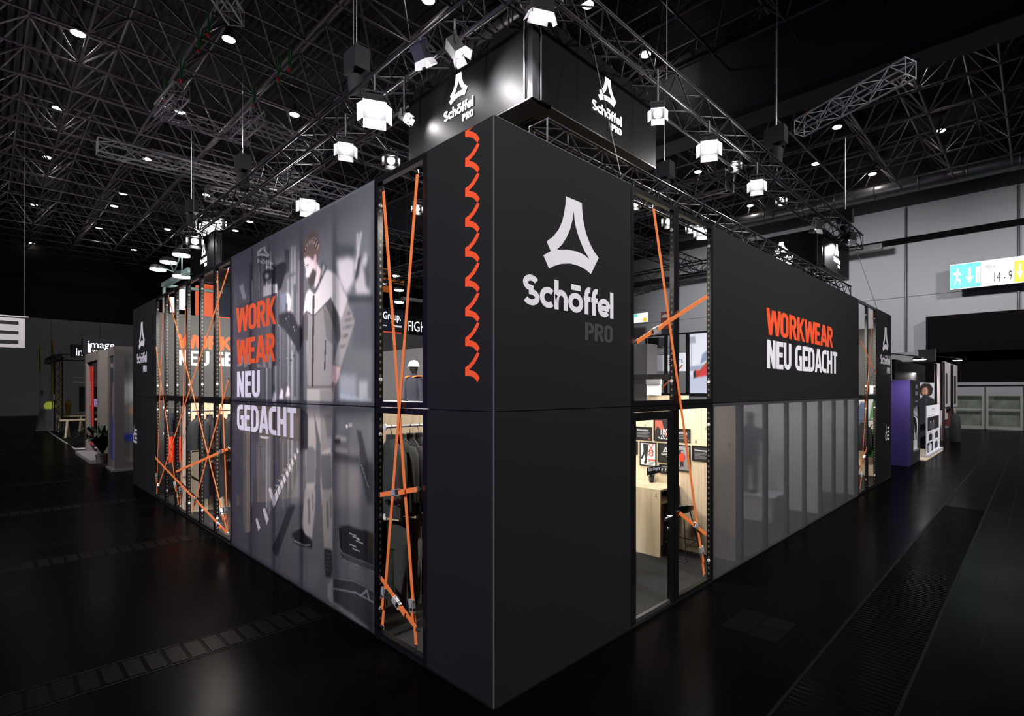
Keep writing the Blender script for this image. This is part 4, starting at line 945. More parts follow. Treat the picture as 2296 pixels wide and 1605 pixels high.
for z0, nm, lb in ((2.5, 'printed_film', 'upper half of the translucent photo print with a man in a work jacket'), (0.0, 'printed_film', 'lower half of the translucent photo print with trouser legs and boots')):
    zs = np.linspace(z0 + 0.006, z0 + 2.494, 215)
    T, Z = np.meshgrid(ts, zs, indexing='ij'); a = SN * T + D0; b = -CS * T + X0
    PX, PY = CX + F * b / a, HY - F * (Z - CH) / a
    cv = Canvas(PX, PY, (90, 90, 96)); paint_photo(cv)
    me, o = grid_mesh(nm, np.stack([np.zeros_like(T), T, Z], -1), cv.c, 'print_film')
    t = thing(nm, (0, 4.5, z0), lb, 'photo print')
    put('film', me, t, Matrix.Translation(o))
    for k in range(5):
        for tt in (2.0 + k, 3.0 + k - 0.062): sbox('post', 'L', tt + 0.002, tt + 0.06, -0.07, -0.014, z0 + 0.003, z0 + 2.497, 'frame_black', t)
    for zz in (z0 + 0.003, z0 + 2.437): sbox('rail', 'L', 2.06, 6.94, -0.07, -0.014, zz, zz + 0.06, 'frame_black', t)
    for tt in (2.0, 6.994): sbox('edge_bead', 'L', tt, tt + 0.006, -0.01, 0.004, z0 + 0.003, z0 + 2.497, 'frame_black', t)
    def line(s, xl, xr, yt, yb, xm, m):
        zt, zbm = on_x(xm, yt, 0).z, on_x(xm, yb, 0).z
        lettering('slogan_lettering', s, CAPS, PL, -on_x(xl, 0, 0).y, -on_x(xr, 0, 0).y, zbm, zt - zbm, m, t, off=0.003)
    if z0:
        line('WORK', 531, 620, 690, 745.5, 535, 'film_orange'); line('WEAR', 531.5, 618.5, 761.5, 817.5, 535, 'film_orange'); line('NEU', 532, 585, 833, 890, 535, 'film_white')
    else:
        line('GEDACHT', 532, 666, 907, 963, 537, 'film_white')
# ------------------------------------------------------------------ hanging corner signs, trusses, stage lamps
def truss(p, q, s, m, label, name='box_truss', group=None, r=0.025, rb=0.012, pitch=None, parts=True):
    """square lattice truss between two points; four chords and zig-zag braces on each side"""
    p, q = Vector(p), Vector(q); ax = (q - p).normalized(); L = (q - p).length
    up = Vector((0, 0, 1)); sd = ax.cross(up).normalized(); up = sd.cross(ax).normalized()
    t = thing(name, (p + q) / 2, label, 'truss', group)
    c = [(-1, -1), (1, -1), (1, 1), (-1, 1)]; off = [sd * a * s / 2 + up * b * s / 2 for a, b in c]
    for o in off: tube_obj('chord', p + o, q + o, r, m, t, 8)
    n = max(2, int(L / (pitch or s))); st = L / n
    mb = MB(); k4 = 0
    for f in range(4):
        a, b = off[f], off[(f + 1) % 4]
        for i in range(n):
            u, v = (a, b) if (i + f) % 2 else (b, a)
            if parts: tube_obj('brace', p + ax * st * i + u, p + ax * st * (i + 1) + v, rb, m, t, 5)
            else: mb.tube(p + ax * st * i + u, p + ax * st * (i + 1) + v, rb, 5, cap=False)
    if not parts: mb.build('braces', m, t, kind='stuff')
    for e in (p, q):
        for f in range(4): tube_obj('end_strut', e + off[f], e + off[(f + 1) % 4], rb, m, t, 5)
    return t
TX, TY, TZ = 1.1, 0.65, 7.05
truss((TX, 0.4, TZ), (TX, 15.4, TZ), 0.4, 'truss_black', 'black lighting truss running above the photo print wall', pitch=0.42)
truss((0.8, TY, TZ), (14.5, TY, TZ), 0.4, 'truss_black', 'black lighting truss running above the slogan wall', pitch=0.42)
truss((1.3, 15.2, TZ), (14.3, 15.2, TZ), 0.4, 'truss_black', 'black lighting truss along the back of the stand', pitch=0.5)
truss((14.3, 0.9, TZ), (14.3, 15.0, TZ), 0.4, 'truss_black', 'black lighting truss along the right end of the stand', pitch=0.5)
truss((1.3, 5.6, TZ), (14.1, 5.6, TZ), 0.4, 'truss_black', 'black cross truss over the front half of the stand', pitch=0.5)
truss((1.3, 10.4, TZ), (14.1, 10.4, TZ), 0.4, 'truss_black', 'black cross truss over the back half of the stand', pitch=0.5)
truss((6.5, 0.9, TZ - 0.45), (6.5, 15.0, TZ - 0.45), 0.35, 'truss_black', 'low black truss across the middle of the stand', pitch=0.5)
truss((0.95, 0.42, 5.3), (12.5, 0.42, 5.3), 0.26, 'truss_black', 'slim black truss lying behind the top edge of the right wall', pitch=0.3, r=0.02, rb=0.01)

SX, SY, SZ0, SZ1, SL = 1.16, 0.72, 5.92, 6.88, 2.5
mat('sign_board', (0.0034, 0.0034, 0.0037), 0.5, spec=0.06)
def corner_sign(x0, y0, label, logo_l, logo_r):
    s = thing('hanging_sign', (x0 + SL / 2, y0 + SL / 2, SZ0), label, 'sign')
    g = 0.14
    box_obj('left_board', (x0, y0 + g, SZ0), (x0 + 0.05, y0 + SL, SZ1), 'sign_board', s)
    box_obj('right_board', (x0 + g, y0, SZ0), (x0 + SL, y0 + 0.05, SZ1), 'sign_board', s)
    box_obj('corner_post', (x0 + 0.02, y0 + 0.02, SZ0), (x0 + g, y0 + g, SZ1), 'frame_black', s)
    box_obj('far_board', (x0 + SL - 0.05, y0 + 0.05, SZ0), (x0 + SL, y0 + SL, SZ1), 'sign_board', s)
    box_obj('back_board', (x0 + 0.05, y0 + SL - 0.05, SZ0), (x0 + SL - 0.05, y0 + SL, SZ1), 'sign_board', s)
    for (a, b) in (((x0, y0 + 0.05), (x0 + 0.3, y0 + SL)), ((x0 + 0.3, y0), (x0 + SL, y0 + 0.3))):
        box_obj('bottom_rail', (a[0], a[1], SZ0 - 0.02), (b[0], b[1], SZ0 - 0.004), 'frame_black', s)
    for (a, b) in (((x0 - 0.004, y0 + g - 0.008, SZ0), (x0 + 0.01, y0 + g, SZ1)), ((x0 + g - 0.008, y0 - 0.004, SZ0), (x0 + g, y0 + 0.01, SZ1))): box_obj('edge_bead', a, b, 'joint_edge', s)
    P = place_L(x0); lw = 0.62
    if logo_l is not None: brand(P, -(y0 + logo_l + lw), LZ, lw, s, 'white_lit', 'white_lit', 0.012)
    P = place_R(y0)
    if logo_r is not None: brand(P, x0 + logo_r, LZ, lw, s, 'white_lit', 'white_lit', 0.012)
    for (a, b) in ((0.3, 0.3), (SL - 0.3, 0.3), (0.3, SL - 0.3), (SL - 0.3, SL - 0.3)): tube_obj('hanger_rod', (x0 + a, y0 + b, SZ1 - 0.3), (x0 + a, y0 + b, TZ), 0.012, 'black_metal', s)
    return s
a = on_x(1063, 240, SX); b = on_y(1326, 240, SY); LZ = 0.5 * (on_x(1063, 241, SX).z + on_y(1388, 279, SY).z)
corner_sign(SX, SY, 'big black square sign with glowing brand hanging above the front corner', a.y - SY, b.x - SX)
corner_sign(SX, 12.5, 'black square sign with glowing brand above the far left end', 0.75, 0.8)
corner_sign(11.6, SY, 'black square sign with glowing brand above the far right end', 0.75, 0.9)

mat('lamp_metal', (0.03, 0.03, 0.032), 0.35, spec=0.6)
def stage_lamp(p, aim, label, glow='lamp_glow', top=TZ - 0.2, sz=1.0, group='truss lamps over the stand', doors=True):
    """LED flood with yoke, clamp and four barn doors"""
    p = Vector(p); d = (Vector(aim) - p).normalized(); sd = d.cross(Vector((0, 0, 1)))
    sd = sd.normalized() if sd.length > 1e-3 else Vector((1, 0, 0)); up = sd.cross(d).normalized()
    t = thing('stage_lamp', p, label, 'lamp', group)
    w, hh = 0.13 * sz, 0.10 * sz
    mb = MB(); mb.obox(p - d * 0.12 * sz, d * 0.12 * sz, sd * w, up * hh); mb.build('housing', 'lamp_body', t)
    mb = MB(); mb.tube(p, p + d * 0.01, hh * 0.82, 14); mb.build('lens', glow, t)
    mb = MB(); c = p - d * 0.12 * sz
    for s in (-1, 1): mb.obox(c + sd * s * (w + 0.012) + Vector((0, 0, 0.09 * sz)), Vector((0, 0, 0.1 * sz)), sd * 0.005, d * 0.02)
    mb.obox(c + Vector((0, 0, 0.19 * sz)), sd * (w + 0.015), d * 0.02, Vector((0, 0, 0.006))); mb.build('yoke', 'lamp_body', t)
    cs_ = [Vector((TX, min(15.3, max(0.4, c.y)), TZ - 0.2)), Vector((min(14.4, max(0.8, c.x)), TY, TZ - 0.2)), Vector((min(14, max(1.3, c.x)), 5.6, TZ - 0.2)), Vector((min(14, max(1.3, c.x)), 10.4, TZ - 0.2))]
    q = min(cs_, key=lambda v: (v - c).xy.length); tz = max(c.z + 0.25 * sz, q.z)
    tube_obj('clamp_arm', c + Vector((0, 0, 0.19 * sz)), (c.x, c.y, tz), 0.016, 'lamp_body', t); tube_obj('cross_arm', (c.x, c.y, tz), q, 0.016, 'lamp_body', t)
    if doors:
        for v, o, hw in ((up, hh, sd * w), (-up, hh, sd * w), (sd, w, up * hh), (-sd, w, up * hh)):
            mb = MB(); mb.obox(p + v * (o + 0.035 * sz) + d * 0.06 * sz, (v * 0.5 + d).normalized() * 0.065 * sz, hw, v.cross(d).cross(d).normalized() * 0.003); mb.build('barn_door', 'lamp_door_lit' if 'corner sign' in label else 'lamp_metal', t)
    return t
LPT = [  # (pixel, plane, plane value, aim offset, label, size)
 (840, 248, 'x', 0.55, 'brightest big truss lamp left of the corner sign', 1.5), (775, 335, 'x', 0.75, 'truss lamp below the brightest one, over the near print edge', 1.15),
 (690, 462, 'x', 2.0, 'big truss lamp glaring just above the printed man', 1.7), (877, 360, 'x', 2.0, 'truss lamp behind the narrow strap frame top', 1.1),
 (470, 512, 'x', 1.6, 'bigger of the clustered lamps over the far left sign', 1.8), (490, 500, 'x', 1.9, 'lamp touching the far left cluster on its right', 1.5),
 (437, 541, 'x', 0.9, 'lamp in front of the far left sign', 1.4), (500, 573, 'x', 1.4, 'lamp right of the far left sign', 1.2),
 (950, 134, 'x', 0.72, 'left one of two wall-washing lamps on the corner sign', 1.0), (1030, 120, 'x', 0.72, 'right one of two wall-washing lamps on the corner sign', 1.0),
 (913, 266, 'x', 0.9, 'small lamp at the left end of the corner sign', 0.6), (935, 468, 'x', 4.0, 'small lamp seen inside the narrow strap frame', 1.0),
 (1214, 25, 'y', 0.30, 'bar lamp right at the front edge of the corner sign', 1.2), (1475, 255, 'y', 0.25, 'truss lamp at the right end of the corner sign', 0.9),
 (1590, 332, 'y', 0.35, 'very bright truss lamp above the slogan panel', 1.35), (1648, 371, 'y', 0.8, 'small truss lamp just right of the very bright one', 0.9),
 (1697, 416, 'y', 0.4, 'truss lamp half way along the slogan panel', 1.2), (1752, 450, 'y', 1.0, 'dim truss lamp beyond the middle of the slogan panel', 0.9),
 (1500, 496, 'y', 3.2, 'lamp inside the stand above the glass door', 1.3), (1575, 518, 'y', 3.4, 'large lamp inside the stand next to the slogan panel', 1.7),
 (1548, 512, 'y', 3.8, 'small double lamp inside the stand between two big ones', 1.0), (1425, 458, 'y', 3.0, 'lamp peeping out beside the big corner panel', 0.9),
 (1905, 538, 'y', 0.35, 'lamp washing the far right sign', 1.3), (1830, 514, 'y', 0.6, 'lamp over the left edge of the far right sign', 1.1)]
for (x, y, ax, v, lb, s) in LPT:
    p = on_x(x, y, v) if ax == 'x' else on_y(x, y, v)
    tgt = CAM.lerp(p, 0.55) + Vector((0.0, 0.0, -2.2)); top = max(TZ - 0.2, p.z + 0.3)
    if 'wall-washing' in lb: tgt = p + Vector((0.5, 0.1 if 'left' in lb else -0.3, -0.75))
    if 'corner sign' in lb and 'small' in lb: tgt = p + Vector((0.35, -0.8, -0.5))
    if 'bar lamp' in lb: tgt = p + Vector((0.2, 0.35, -0.8))
    if 'far right sign' in lb: tgt = p + Vector((0.1, 0.2, -0.8))
    stage_lamp(p, tgt, lb, sz=s * (0.68 if 'wash' in lb or 'bar lamp' in lb else 0.72), top=top)
for (x, y, ax, v, pw) in ((840, 248, 'x', 0.55, 75), (775, 335, 'x', 0.75, 50), (690, 462, 'x', 2.0, 90), (470, 512, 'x', 1.6, 90), (1590, 332, 'y', 0.35, 75), (1697, 416, 'y', 0.4, 55), (1475, 255, 'y', 0.25, 10), (1575, 518, 'y', 3.4, 70)):
    p = on_x(x, y, v) if ax == 'x' else on_y(x, y, v); d_ = (CAM.lerp(p, 0.55) + Vector((0, 0, -2.2)) - p).normalized()
    light('POINT', 'stage_light', p + d_ * 0.22, pw, (1, 0.98, 0.96), None, 0.08)
# light of the sign lamps
def pt(x, y, ax, v): return on_x(x, y, v) if ax == 'x' else on_y(x, y, v)
p = pt(1030, 120, 'x', 0.72); light('SPOT', 'sign_beam', p + Vector((0.05, 0, -0.1)), 120, (1, 0.98, 1), (SX, p.y - 0.4, 6.1), 0.05, 120, 1.0).data.energy = 230
p = pt(950, 134, 'x', 0.72); light('SPOT', 'sign_beam', p + Vector((0.05, 0, -0.1)), 70, (1, 0.98, 1), (SX, p.y - 0.15, 6.1), 0.05, 100, 1.0)
p = pt(913, 266, 'x', 0.95); light('SPOT', 'sign_beam', p + Vector((0.02, -0.05, 0)), 60, (1, 0.98, 1), (SX, p.y - 0.7, p.z - 0.6), 0.04, 100, 1.0)
p = pt(1214, 25, 'y', 0.36); light('SPOT', 'sign_beam', p + Vector((0, 0.05, -0.12)), 260, (1, 0.98, 1), (p.x + 0.1, SY, 6.2), 0.05, 60, 0.8)
p = pt(1905, 538, 'y', 0.40); light('SPOT', 'sign_beam', p + Vector((0, 0.05, -0.1)), 350, (1, 0.98, 1), (p.x - 0.3, SY, 6.2), 0.05, 90, 0.6)
p = pt(470, 512, 'x', 0.8); light('SPOT', 'sign_beam', (0.72, 13.0, 6.95), 220, (1, 0.98, 1), (SX, 12.9, 6.3), 0.05, 80, 0.6)

# silver trusses and rigging hung in the hall
def hall_truss(a, b, z, label, s=0.38): truss(on_z(*a, z), on_z(*b, z), s, 'truss_silver', label, 'silver_truss', r=0.026, rb=0.013, pitch=0.4)
hall_truss((218, 327), (660, 440), 9.5, 'long silver truss hanging over the left hall')
hall_truss((340, 352), (690, 428), 10.2, 'second silver truss overlapping the long one')
hall_truss((363, 252), (558, 313), 12.0, 'short silver truss high over the left hall')
hall_truss((408, 203), (363, 252), 12.0, 'stub of silver truss joining the high one at its left end', 0.4)
hall_truss((579, 258), (530, 303), 12.0, 'stub of silver truss crossing the high one at its right end', 0.4)
hall_truss((569, 280), (720, 335), 11.5, 'silver truss going behind the black lighting truss')
hall_truss((461, 432), (650, 470), 9.0, 'low silver truss behind the far left lamps')
hall_truss((640, 398), (795, 440), 9.0, 'silver truss ending above the photo print')
hall_truss((490, -20), (530, 42), 12.0, 'silver truss end hanging in from the top of the picture', 0.35)
hall_truss((1792, 288), (2042, 152), 10.5, 'silver truss hanging alone under the girder on the right', 0.4)
truss(on_y(1424, 655, 16), on_y(1620, 600, 16) , 0.45, 'truss_black', 'black truss across the back seen through the door bay', pitch=0.5)
def sling(x, y, z, l, label, m='green_sling', hook=True):
    p = on_z(x, y, z); t = thing('lifting_sling', p, label, 'sling', 'lifting slings under the roof')
    tube_obj('webbing', p, p + Vector((0, 0, l)), 0.03, m, t); tube_obj('webbing', p + Vector((0.02, 0, 0)), p + Vector((0.18, 0.1, l)), 0.03, m, t)
    mb = MB(); mb.smooth = True; mb.lathe([(0.02, -0.2), (0.06, -0.1), (0.02, 0.0)], p, 8); mb.build('shackle', 'red_fabric', t)
for (x, y, w_) in ((467, 72, 'topmost of the left row'), (445, 108, 'second of the left row'), (648, 150, 'first left of the chain fall'), (405, 175, 'third of the left row'), (623, 172, 'second left of the chain fall'), (368, 220, 'at the high silver truss'), (568, 232, 'at the high truss end'), (2018, 115, 'on the girder near the single bell lamp'), (1808, 240, 'at the left end of the lone right truss')):
    sling(x, y, 16.0, 0.9, 'green lifting sling with red shackle, ' + w_)
def wire(a, b, label, r=0.006, m='duct_grey'):
    o = tube_obj('steel_wire', a, b, r, m, None, 6, label=label, cat='wire', group='suspension wires'); return o
wire(on_z(1742, 0, 16), on_y(1738, 300, 0.65), 'thin steel wire down to the right truss hoist'); 
p = on_y(1742, 255, 0.65); wire((p.x, p.y, 17), (p.x, p.y, TZ + 0.2), 'thin steel wire left of the girder')
p = on_x(793, 150, TX); wire((p.x, p.y, 17), (p.x, p.y, TZ + 0.2), 'chain fall above the left truss near the corner', 0.012)
p = on_x(545, 420, TX); wire((p.x, p.y, 17), (p.x, p.y, TZ + 0.2), 'thin wire above the far end of the left truss')
p = on_x(435, 460, TX); wire((p.x, p.y, 17), (p.x, p.y, TZ + 0.2), 'thin wire above the far left sign')
p = on_y(1495, 120, TY); wire((p.x, p.y, 17), (p.x, p.y, TZ + 0.2), 'thin wire right of the corner sign', 0.008)
wire(on_y(1310, 20, 0.6), on_y(1392, 392, 0.05), 'slanting steel wire in front of the corner sign', 0.006)
wire(on_y(1916, 550, 0.6), on_y(1966, 690, 0.05), 'slanting steel wire at the right end of the stand', 0.006)
def hoist(p, label):
    t = thing('chain_hoist', p, label, 'hoist', 'chain hoists on the truss'); mb = MB(); mb.box(p + Vector((-0.12, -0.2, 0)), p + Vector((0.12, 0.2, 0.35))); mb.build('motor', 'lamp_body', t)
    mb = MB(); mb.smooth = True; mb.lathe([(0.02, -0.45), (0.12, -0.42), (0.14, -0.1), (0.05, 0.0)], p, 10); mb.build('chain_bag', 'cloth_black', t)
    tube_obj('chain', p + Vector((0, 0, 0.35)), p + Vector((0, 0, 2.4)), 0.012, 'chrome', t)
for (x, y, ax, v, lb) in ((800, 165, 'x', TX, 'chain hoist over the left truss near the corner sign'), (545, 385, 'x', TX, 'chain hoist over the middle of the left truss'), (430, 478, 'x', TX, 'chain hoist over the far left sign'),
                          (1740, 325, 'y', TY, 'chain hoist over the middle of the right truss'), (1895, 500, 'y', TY, 'chain hoist over the far right sign'), (1490, 400, 'y', 3.0, 'chain hoist behind the corner sign')):
    hoist(pt(x, y, ax, v), lb)
# ------------------------------------------------------------------ inside the stand
MB().box((0.08, 0.08, 0.0), (15.9, 15.9, 0.014)).build('carpet', 'carpet', label='dark grey carpet inside the stand', cat='carpet')
def board(name, a, b, m, label, cat='partition'): return box_obj(name, a, b, m, None, label=label, cat=cat)
def pine_wall(x0, y0, x1, y1, z1, label, bw=0.6, z0=0.014):
    """wall of upright pine boards, each its own piece"""
    w = thing('pine_wall', ((x0 + x1) / 2, (y0 + y1) / 2, z0), label, 'wall')
    along_y = abs(y1 - y0) > abs(x1 - x0); L = (y1 - y0) if along_y else (x1 - x0); n = max(1, round(L / bw))
    for k in range(n):
        a, b = L * k / n + 0.0015, L * (k + 1) / n - 0.0015
        mb = MB().box((x0, y0 + a, z0), (x1, y0 + b, z1)) if along_y else MB().box((x0 + a, y0, z0), (x0 + b, y1, z1)); mb.build('board', 'pine', w)
    return w
pine_wall(4.97, 0.1, 5.05, 3.6, 2.45, 'pine board wall carrying the framed posters behind the door')
pine_wall(5.05, 3.02, 9.2, 3.1, 2.45, 'pine board wall behind the plinth figure')
pine_wall(0.2, 2.55, 3.8, 2.63, 2.42, 'pine board wall behind the jackets by the corner')
pine_wall(15.72, 0.1, 15.8, 2.0, 1.62, 'low pine wall in the right end bay')
pine_wall(0.1, 10.35, 2.6, 10.43, 2.4, 'pine board wall behind the jackets of the far left bay')
pine_wall(0.12, 10.62, 0.2, 11.1, 2.45, 'narrow pine side board in the far left bay', 0.7)
pine_wall(0.4, 7.6, 0.48, 7.75, 2.4, 'slim pine upright beside the print', 0.2)
JO = ('first', 'second', 'third', 'fourth', 'fifth', 'sixth')
# dark interior partitions
board('partition', (4.0, 4.2, 0.014), (4.06, 13.5, 3.68), 'grey_board', 'tall dark partition behind the helmeted figure')
board('partition', (1.2, 12.2, 0.014), (1.26, 15.5, 2.4), 'grey_board', 'low dark partition at the far left corner')
board('partition', (9.22, 0.1, 0.014), (9.28, 3.0, 2.45), 'pale_wall', 'pale partition beyond the shelf unit')
board('partition', (12.0, 0.1, 0.014), (12.06, 3.0, 2.45), 'pale_wall', 'pale partition behind the last frosted panels')
board('partition', (15.8, 0.1, 0.014), (15.86, 2.0, 4.62), 'grey_board', 'dark upper partition in the right end bay')
a = on_x(1422, 846, 9.0); b = on_x(1451, 770, 9.0)
board('cabinet', (9.0, b.y, 2.4), (9.5, a.y + 1.0, b.z), 'grey_board', 'dark grey cabinet seen above the door', 'cabinet')
a = on_x(1421, 853, 8.6); b = on_x(1508, 838, 8.6)
board('crossbeam', (8.6, b.y, a.z), (8.7, a.y + 0.8, b.z), 'frame_black', 'black crossbeam seen above the door', 'beam')
a = on_x(1450, 898, 8.3); b = on_x(1541, 887, 8.3)
board('pine_ledge', (8.3, b.y, a.z - 0.1), (8.38, a.y, b.z), 'pine', 'pale pine ledge seen above the door', 'ledge')
a = on_x(1450, 886, 8.2); b = on_x(1482, 850, 8.2)
t = thing('white_display', (8.2, a.y, a.z), 'white flip display hanging over the pine ledge', 'display')
box_obj('sheet', (8.2, b.y, a.z), (8.21, a.y, b.z - 0.12), 'white_gloss', t); box_obj('clip_bar', (8.17, b.y, b.z - 0.12), (8.24, a.y, b.z), 'light_board', t)
# right end wall of the stand: frames seen from inside
for k in range(2, 7):
    f = thing('back_frame', (16, 2.5 + k, 2.5), 'dark back frame seen through the bay above the door, %s from the right' % JO[k - 2], 'frame', 'frames of the right end wall')
    for y in (2.0 + k, 2.93 + k): box_obj('post', (15.94, y, 0), (16, y + 0.07, 5.0), 'frame_black', f)
    for z in (0.0, 2.44, 2.5, 4.93): box_obj('rail', (15.94, 2.07 + k, z), (16, 2.93 + k, z + 0.07), 'frame_black', f)
for k, (y0, z0, y1, z1) in enumerate(((8.2, 2.7, 7.2, 3.7), (6.6, 3.2, 5.2, 4.9), (9.4, 2.7, 9.3, 4.9))):
    c0, c1 = Vector((15.9, y0, z0)), Vector((15.9, y1, z1)); ax = (c1 - c0).normalized(); mb = MB(); mb.obox((c0 + c1) / 2, ax * (c1 - c0).length / 2, Vector((0, 0, 1)).cross(ax).cross(ax).normalized() * 0.03 if abs(ax.z) < 0.99 else Vector((0, 0.03, 0)), Vector((0.002, 0, 0)))
    mb.build('strap_band', 'strap', label='distant orange strap across the right end wall, %s' % ('lowest', 'middle', 'highest')[k], cat='strap')

# --- meeting corner behind the glass door
tb = thing('bar_table', (4.65, 1.7, 0.014), 'pale pine bar table against the poster wall', 'table')
TX0, TX1, TY0, TY1, TH1 = 4.36, 4.96, 1.08, 2.4, 1.09
box_obj('table_top', (TX0, TY0, TH1 - 0.03), (TX1, TY1, TH1), 'pine', tb)
box_obj('front_panel', (TX0, TY0, 0.014), (TX0 + 0.03, TY1, TH1 - 0.031), 'pine', tb)
box_obj('shelf', (TX0 + 0.03, TY0 + 0.02, 0.85), (TX1, TY1 - 0.03, 0.88), 'pine', tb)
box_obj('back_panel', (TX1 - 0.03, TY0 + 0.3, 0.014), (TX1, TY1, TH1 - 0.031), 'pine', tb)
for (y, z) in ((1.15, 1.0), (1.15, 0.97), (2.0, 0.6), (1.85, 0.6), (1.7, 0.6)): box_obj('screw_head', (TX0 - 0.002, y, z), (TX0, y + 0.018, z + 0.014), 'cloth_black', tb)
def stool(x, y, label):
    t = thing('bar_stool', (x, y, 0.014), label, 'stool')
    mb = MB(); mb.smooth = True; n = 20; R = []
    for (r, z, back) in ((0.02, 0.735, 0), (0.13, 0.738, 0), (0.19, 0.76, 0.03), (0.215, 0.80, 0.07), (0.20, 0.80, 0.065), (0.165, 0.765, 0.025), (0.02, 0.75, 0)):
        R.append([(x + r * math.cos(6.2832 * i / n), y + r * math.sin(6.2832 * i / n), z + back * max(0, -math.sin(6.2832 * i / n + 0.5))) for i in range(n)])
    mb.rings(R); mb.build('seat', 'black_metal', t)
    tops = [(x + 0.1 * a, y + 0.1 * b, 0.74) for a, b in ((1, 1), (1, -1), (-1, -1), (-1, 1))]; ft = [(x + 0.24 * a, y + 0.22 * b, 0.022) for a, b in ((1, 1), (1, -1), (-1, -1), (-1, 1))]
    mid = [tuple(Vector(p).lerp(Vector(q), 0.68)) for p, q in zip(tops, ft)]
    for p, q in zip(tops, ft): tube_obj('leg', p, q, 0.009, 'black_metal', t, 8)
    for i in range(4): tube_obj('footrest', mid[i], mid[(i + 1) % 4], 0.007, 'black_metal', t, 8)
    for i in (0, 2): tube_obj('floor_bar', ft[i], ft[(i + 1) % 4], 0.008, 'black_metal', t, 8)
stool(4.64, 0.86, 'black bar stool with wire legs beside the pine table')
pp = Vector((4.87, 1.57, TH1)); t = thing('potted_plant', pp, 'small succulent in a black pot on the pine table', 'plant')
mb = MB(); mb.smooth = True; mb.lathe([(0.035, 0.0), (0.045, 0.04), (0.05, 0.11), (0.045, 0.11), (0.04, 0.09)], pp, 14); mb.build('pot', 'pot_black', t)
for k in range(14):
    a = k * 2.4; r = 0.02 + 0.03 * (k % 3) / 2; mb = MB(); c = pp + Vector((0, 0, 0.1)); e = c + Vector((math.cos(a) * (r + 0.02), math.sin(a) * (r + 0.02), 0.09 - r))
    mb.tube(c, c.lerp(e, 0.6), 0.006, 5, 0.012); mb.tube(c.lerp(e, 0.6), e, 0.012, 5, 0.002); mb.build('leaf', 'leaf', t)
# framed posters on the pine wall
mat('poster_red', (0.75, 0.12, 0.08), 0.6); mat('poster_dark', (0.02, 0.02, 0.021), 0.5); mat('poster_white', (0.8, 0.79, 0.82), 0.6); mat('poster_grey', (0.25, 0.25, 0.26), 0.6)
XW = 4.97; PW = place_L(XW)
def poster(x0, y0, x1, y1, label, ground='poster_dark', dep=0.02):
    a, b = on_x(x0, y1, XW - dep), on_x(x1, y0, XW - dep); ztop = on_x((x0 + x1) / 2, y0, XW - dep).z; zbot = on_x((x0 + x1) / 2, y1, XW - dep).z
    t = thing('framed_poster', (XW, (a.y + b.y) / 2, zbot), label, 'poster')
    ya, yb = a.y, b.y
    box_obj('sheet', (XW - 0.012, yb, zbot), (XW, ya, ztop), ground, t)
    for (p, q) in (((yb, zbot), (ya, zbot + 0.018)), ((yb, ztop - 0.018), (ya, ztop)), ((yb, zbot), (yb + 0.018, ztop)), ((ya - 0.018, zbot), (ya, ztop))):
        box_obj('frame_bar', (XW - dep, p[0], p[1]), (XW - 0.001, q[0], q[1]), 'black_metal', t)
    P = place_L(XW - 0.012); wd, ht = ya - yb, ztop - zbot
    return t, (lambda u, v: (-ya + u * wd, zbot + v * ht)), P, wd, ht
def pflat(t, f, P, pts, m, off=0.002): flat('print_shape', [[f(*q) for q in pts]], P, m, t, off)
def ptext(t, f, P, s, u, v, u1, size, m='white_print', off=0.003):
    a = f(u, v); b = f(u1, v); bfont('lettering', s, P, a[0], a[1], size, m, t, off, b[0] - a[0])
def plines(t, f, P, u0, u1, rows):
    for k, v in enumerate(rows): pflat(t, f, P, [(u0, v), (u1 - 0.08 * (k % 3), v), (u1 - 0.08 * (k % 3), v + 0.028), (u0, v + 0.028)], 'poster_grey')
t, f, P, w, hh = poster(1424, 957, 1461, 986, 'wide dark framed text poster headed Verlässlichkeit'); ptext(t, f, P, 'Verlässlichkeit', 0.12, 0.68, 0.8, 0.05); plines(t, f, P, 0.12, 0.9, (0.55, 0.48, 0.41, 0.30, 0.23)); pflat(t, f, P, [(0.78, 0.08), (0.92, 0.08), (0.92, 0.13), (0.78, 0.13)], 'poster_red')
t, f, P, w, hh = poster(1465, 933, 1509, 989, 'dark framed poster with red figure reading 1804 to 2022')
pflat(t, f, P, [(0.08, 0.82), (0.42, 0.82), (0.55, 0.45), (0.62, 0.2), (0.75, 0.2), (0.6, 0.45), (0.3, 0.5), (0.22, 0.62), (0.08, 0.4)], 'poster_red'); ptext(t, f, P, '1804', 0.38, 0.27, 0.9, 0.14, off=0.006); ptext(t, f, P, '2022', 0.36, 0.08, 0.9, 0.14, off=0.006); ptext(t, f, P, 'bis', 0.24, 0.1, 0.33, 0.05)
t, f, P, w, hh = poster(1434, 991, 1471, 1045, 'white framed poster with black trouser legs and red X8', 'poster_white')
pflat(t, f, P, [(0.2, 0.92), (0.52, 0.9), (0.5, 0.62), (0.46, 0.4), (0.42, 0.12), (0.3, 0.06), (0.26, 0.14), (0.34, 0.3), (0.3, 0.5), (0.18, 0.3), (0.06, 0.26), (0.1, 0.36), (0.24, 0.6)], 'poster_dark'); ptext(t, f, P, 'X', 0.52, 0.6, 0.86, 0.2, 'poster_red'); ptext(t, f, P, '8', 0.54, 0.42, 0.84, 0.17, 'poster_red'); pflat(t, f, P, [(0.52, 0.24), (0.94, 0.24), (0.94, 0.3), (0.52, 0.3)], 'poster_red'); plines(t, f, P, 0.52, 0.94, (0.18, 0.12, 0.07)); plines(t, f, P, 0.1, 0.9, (0.95,))
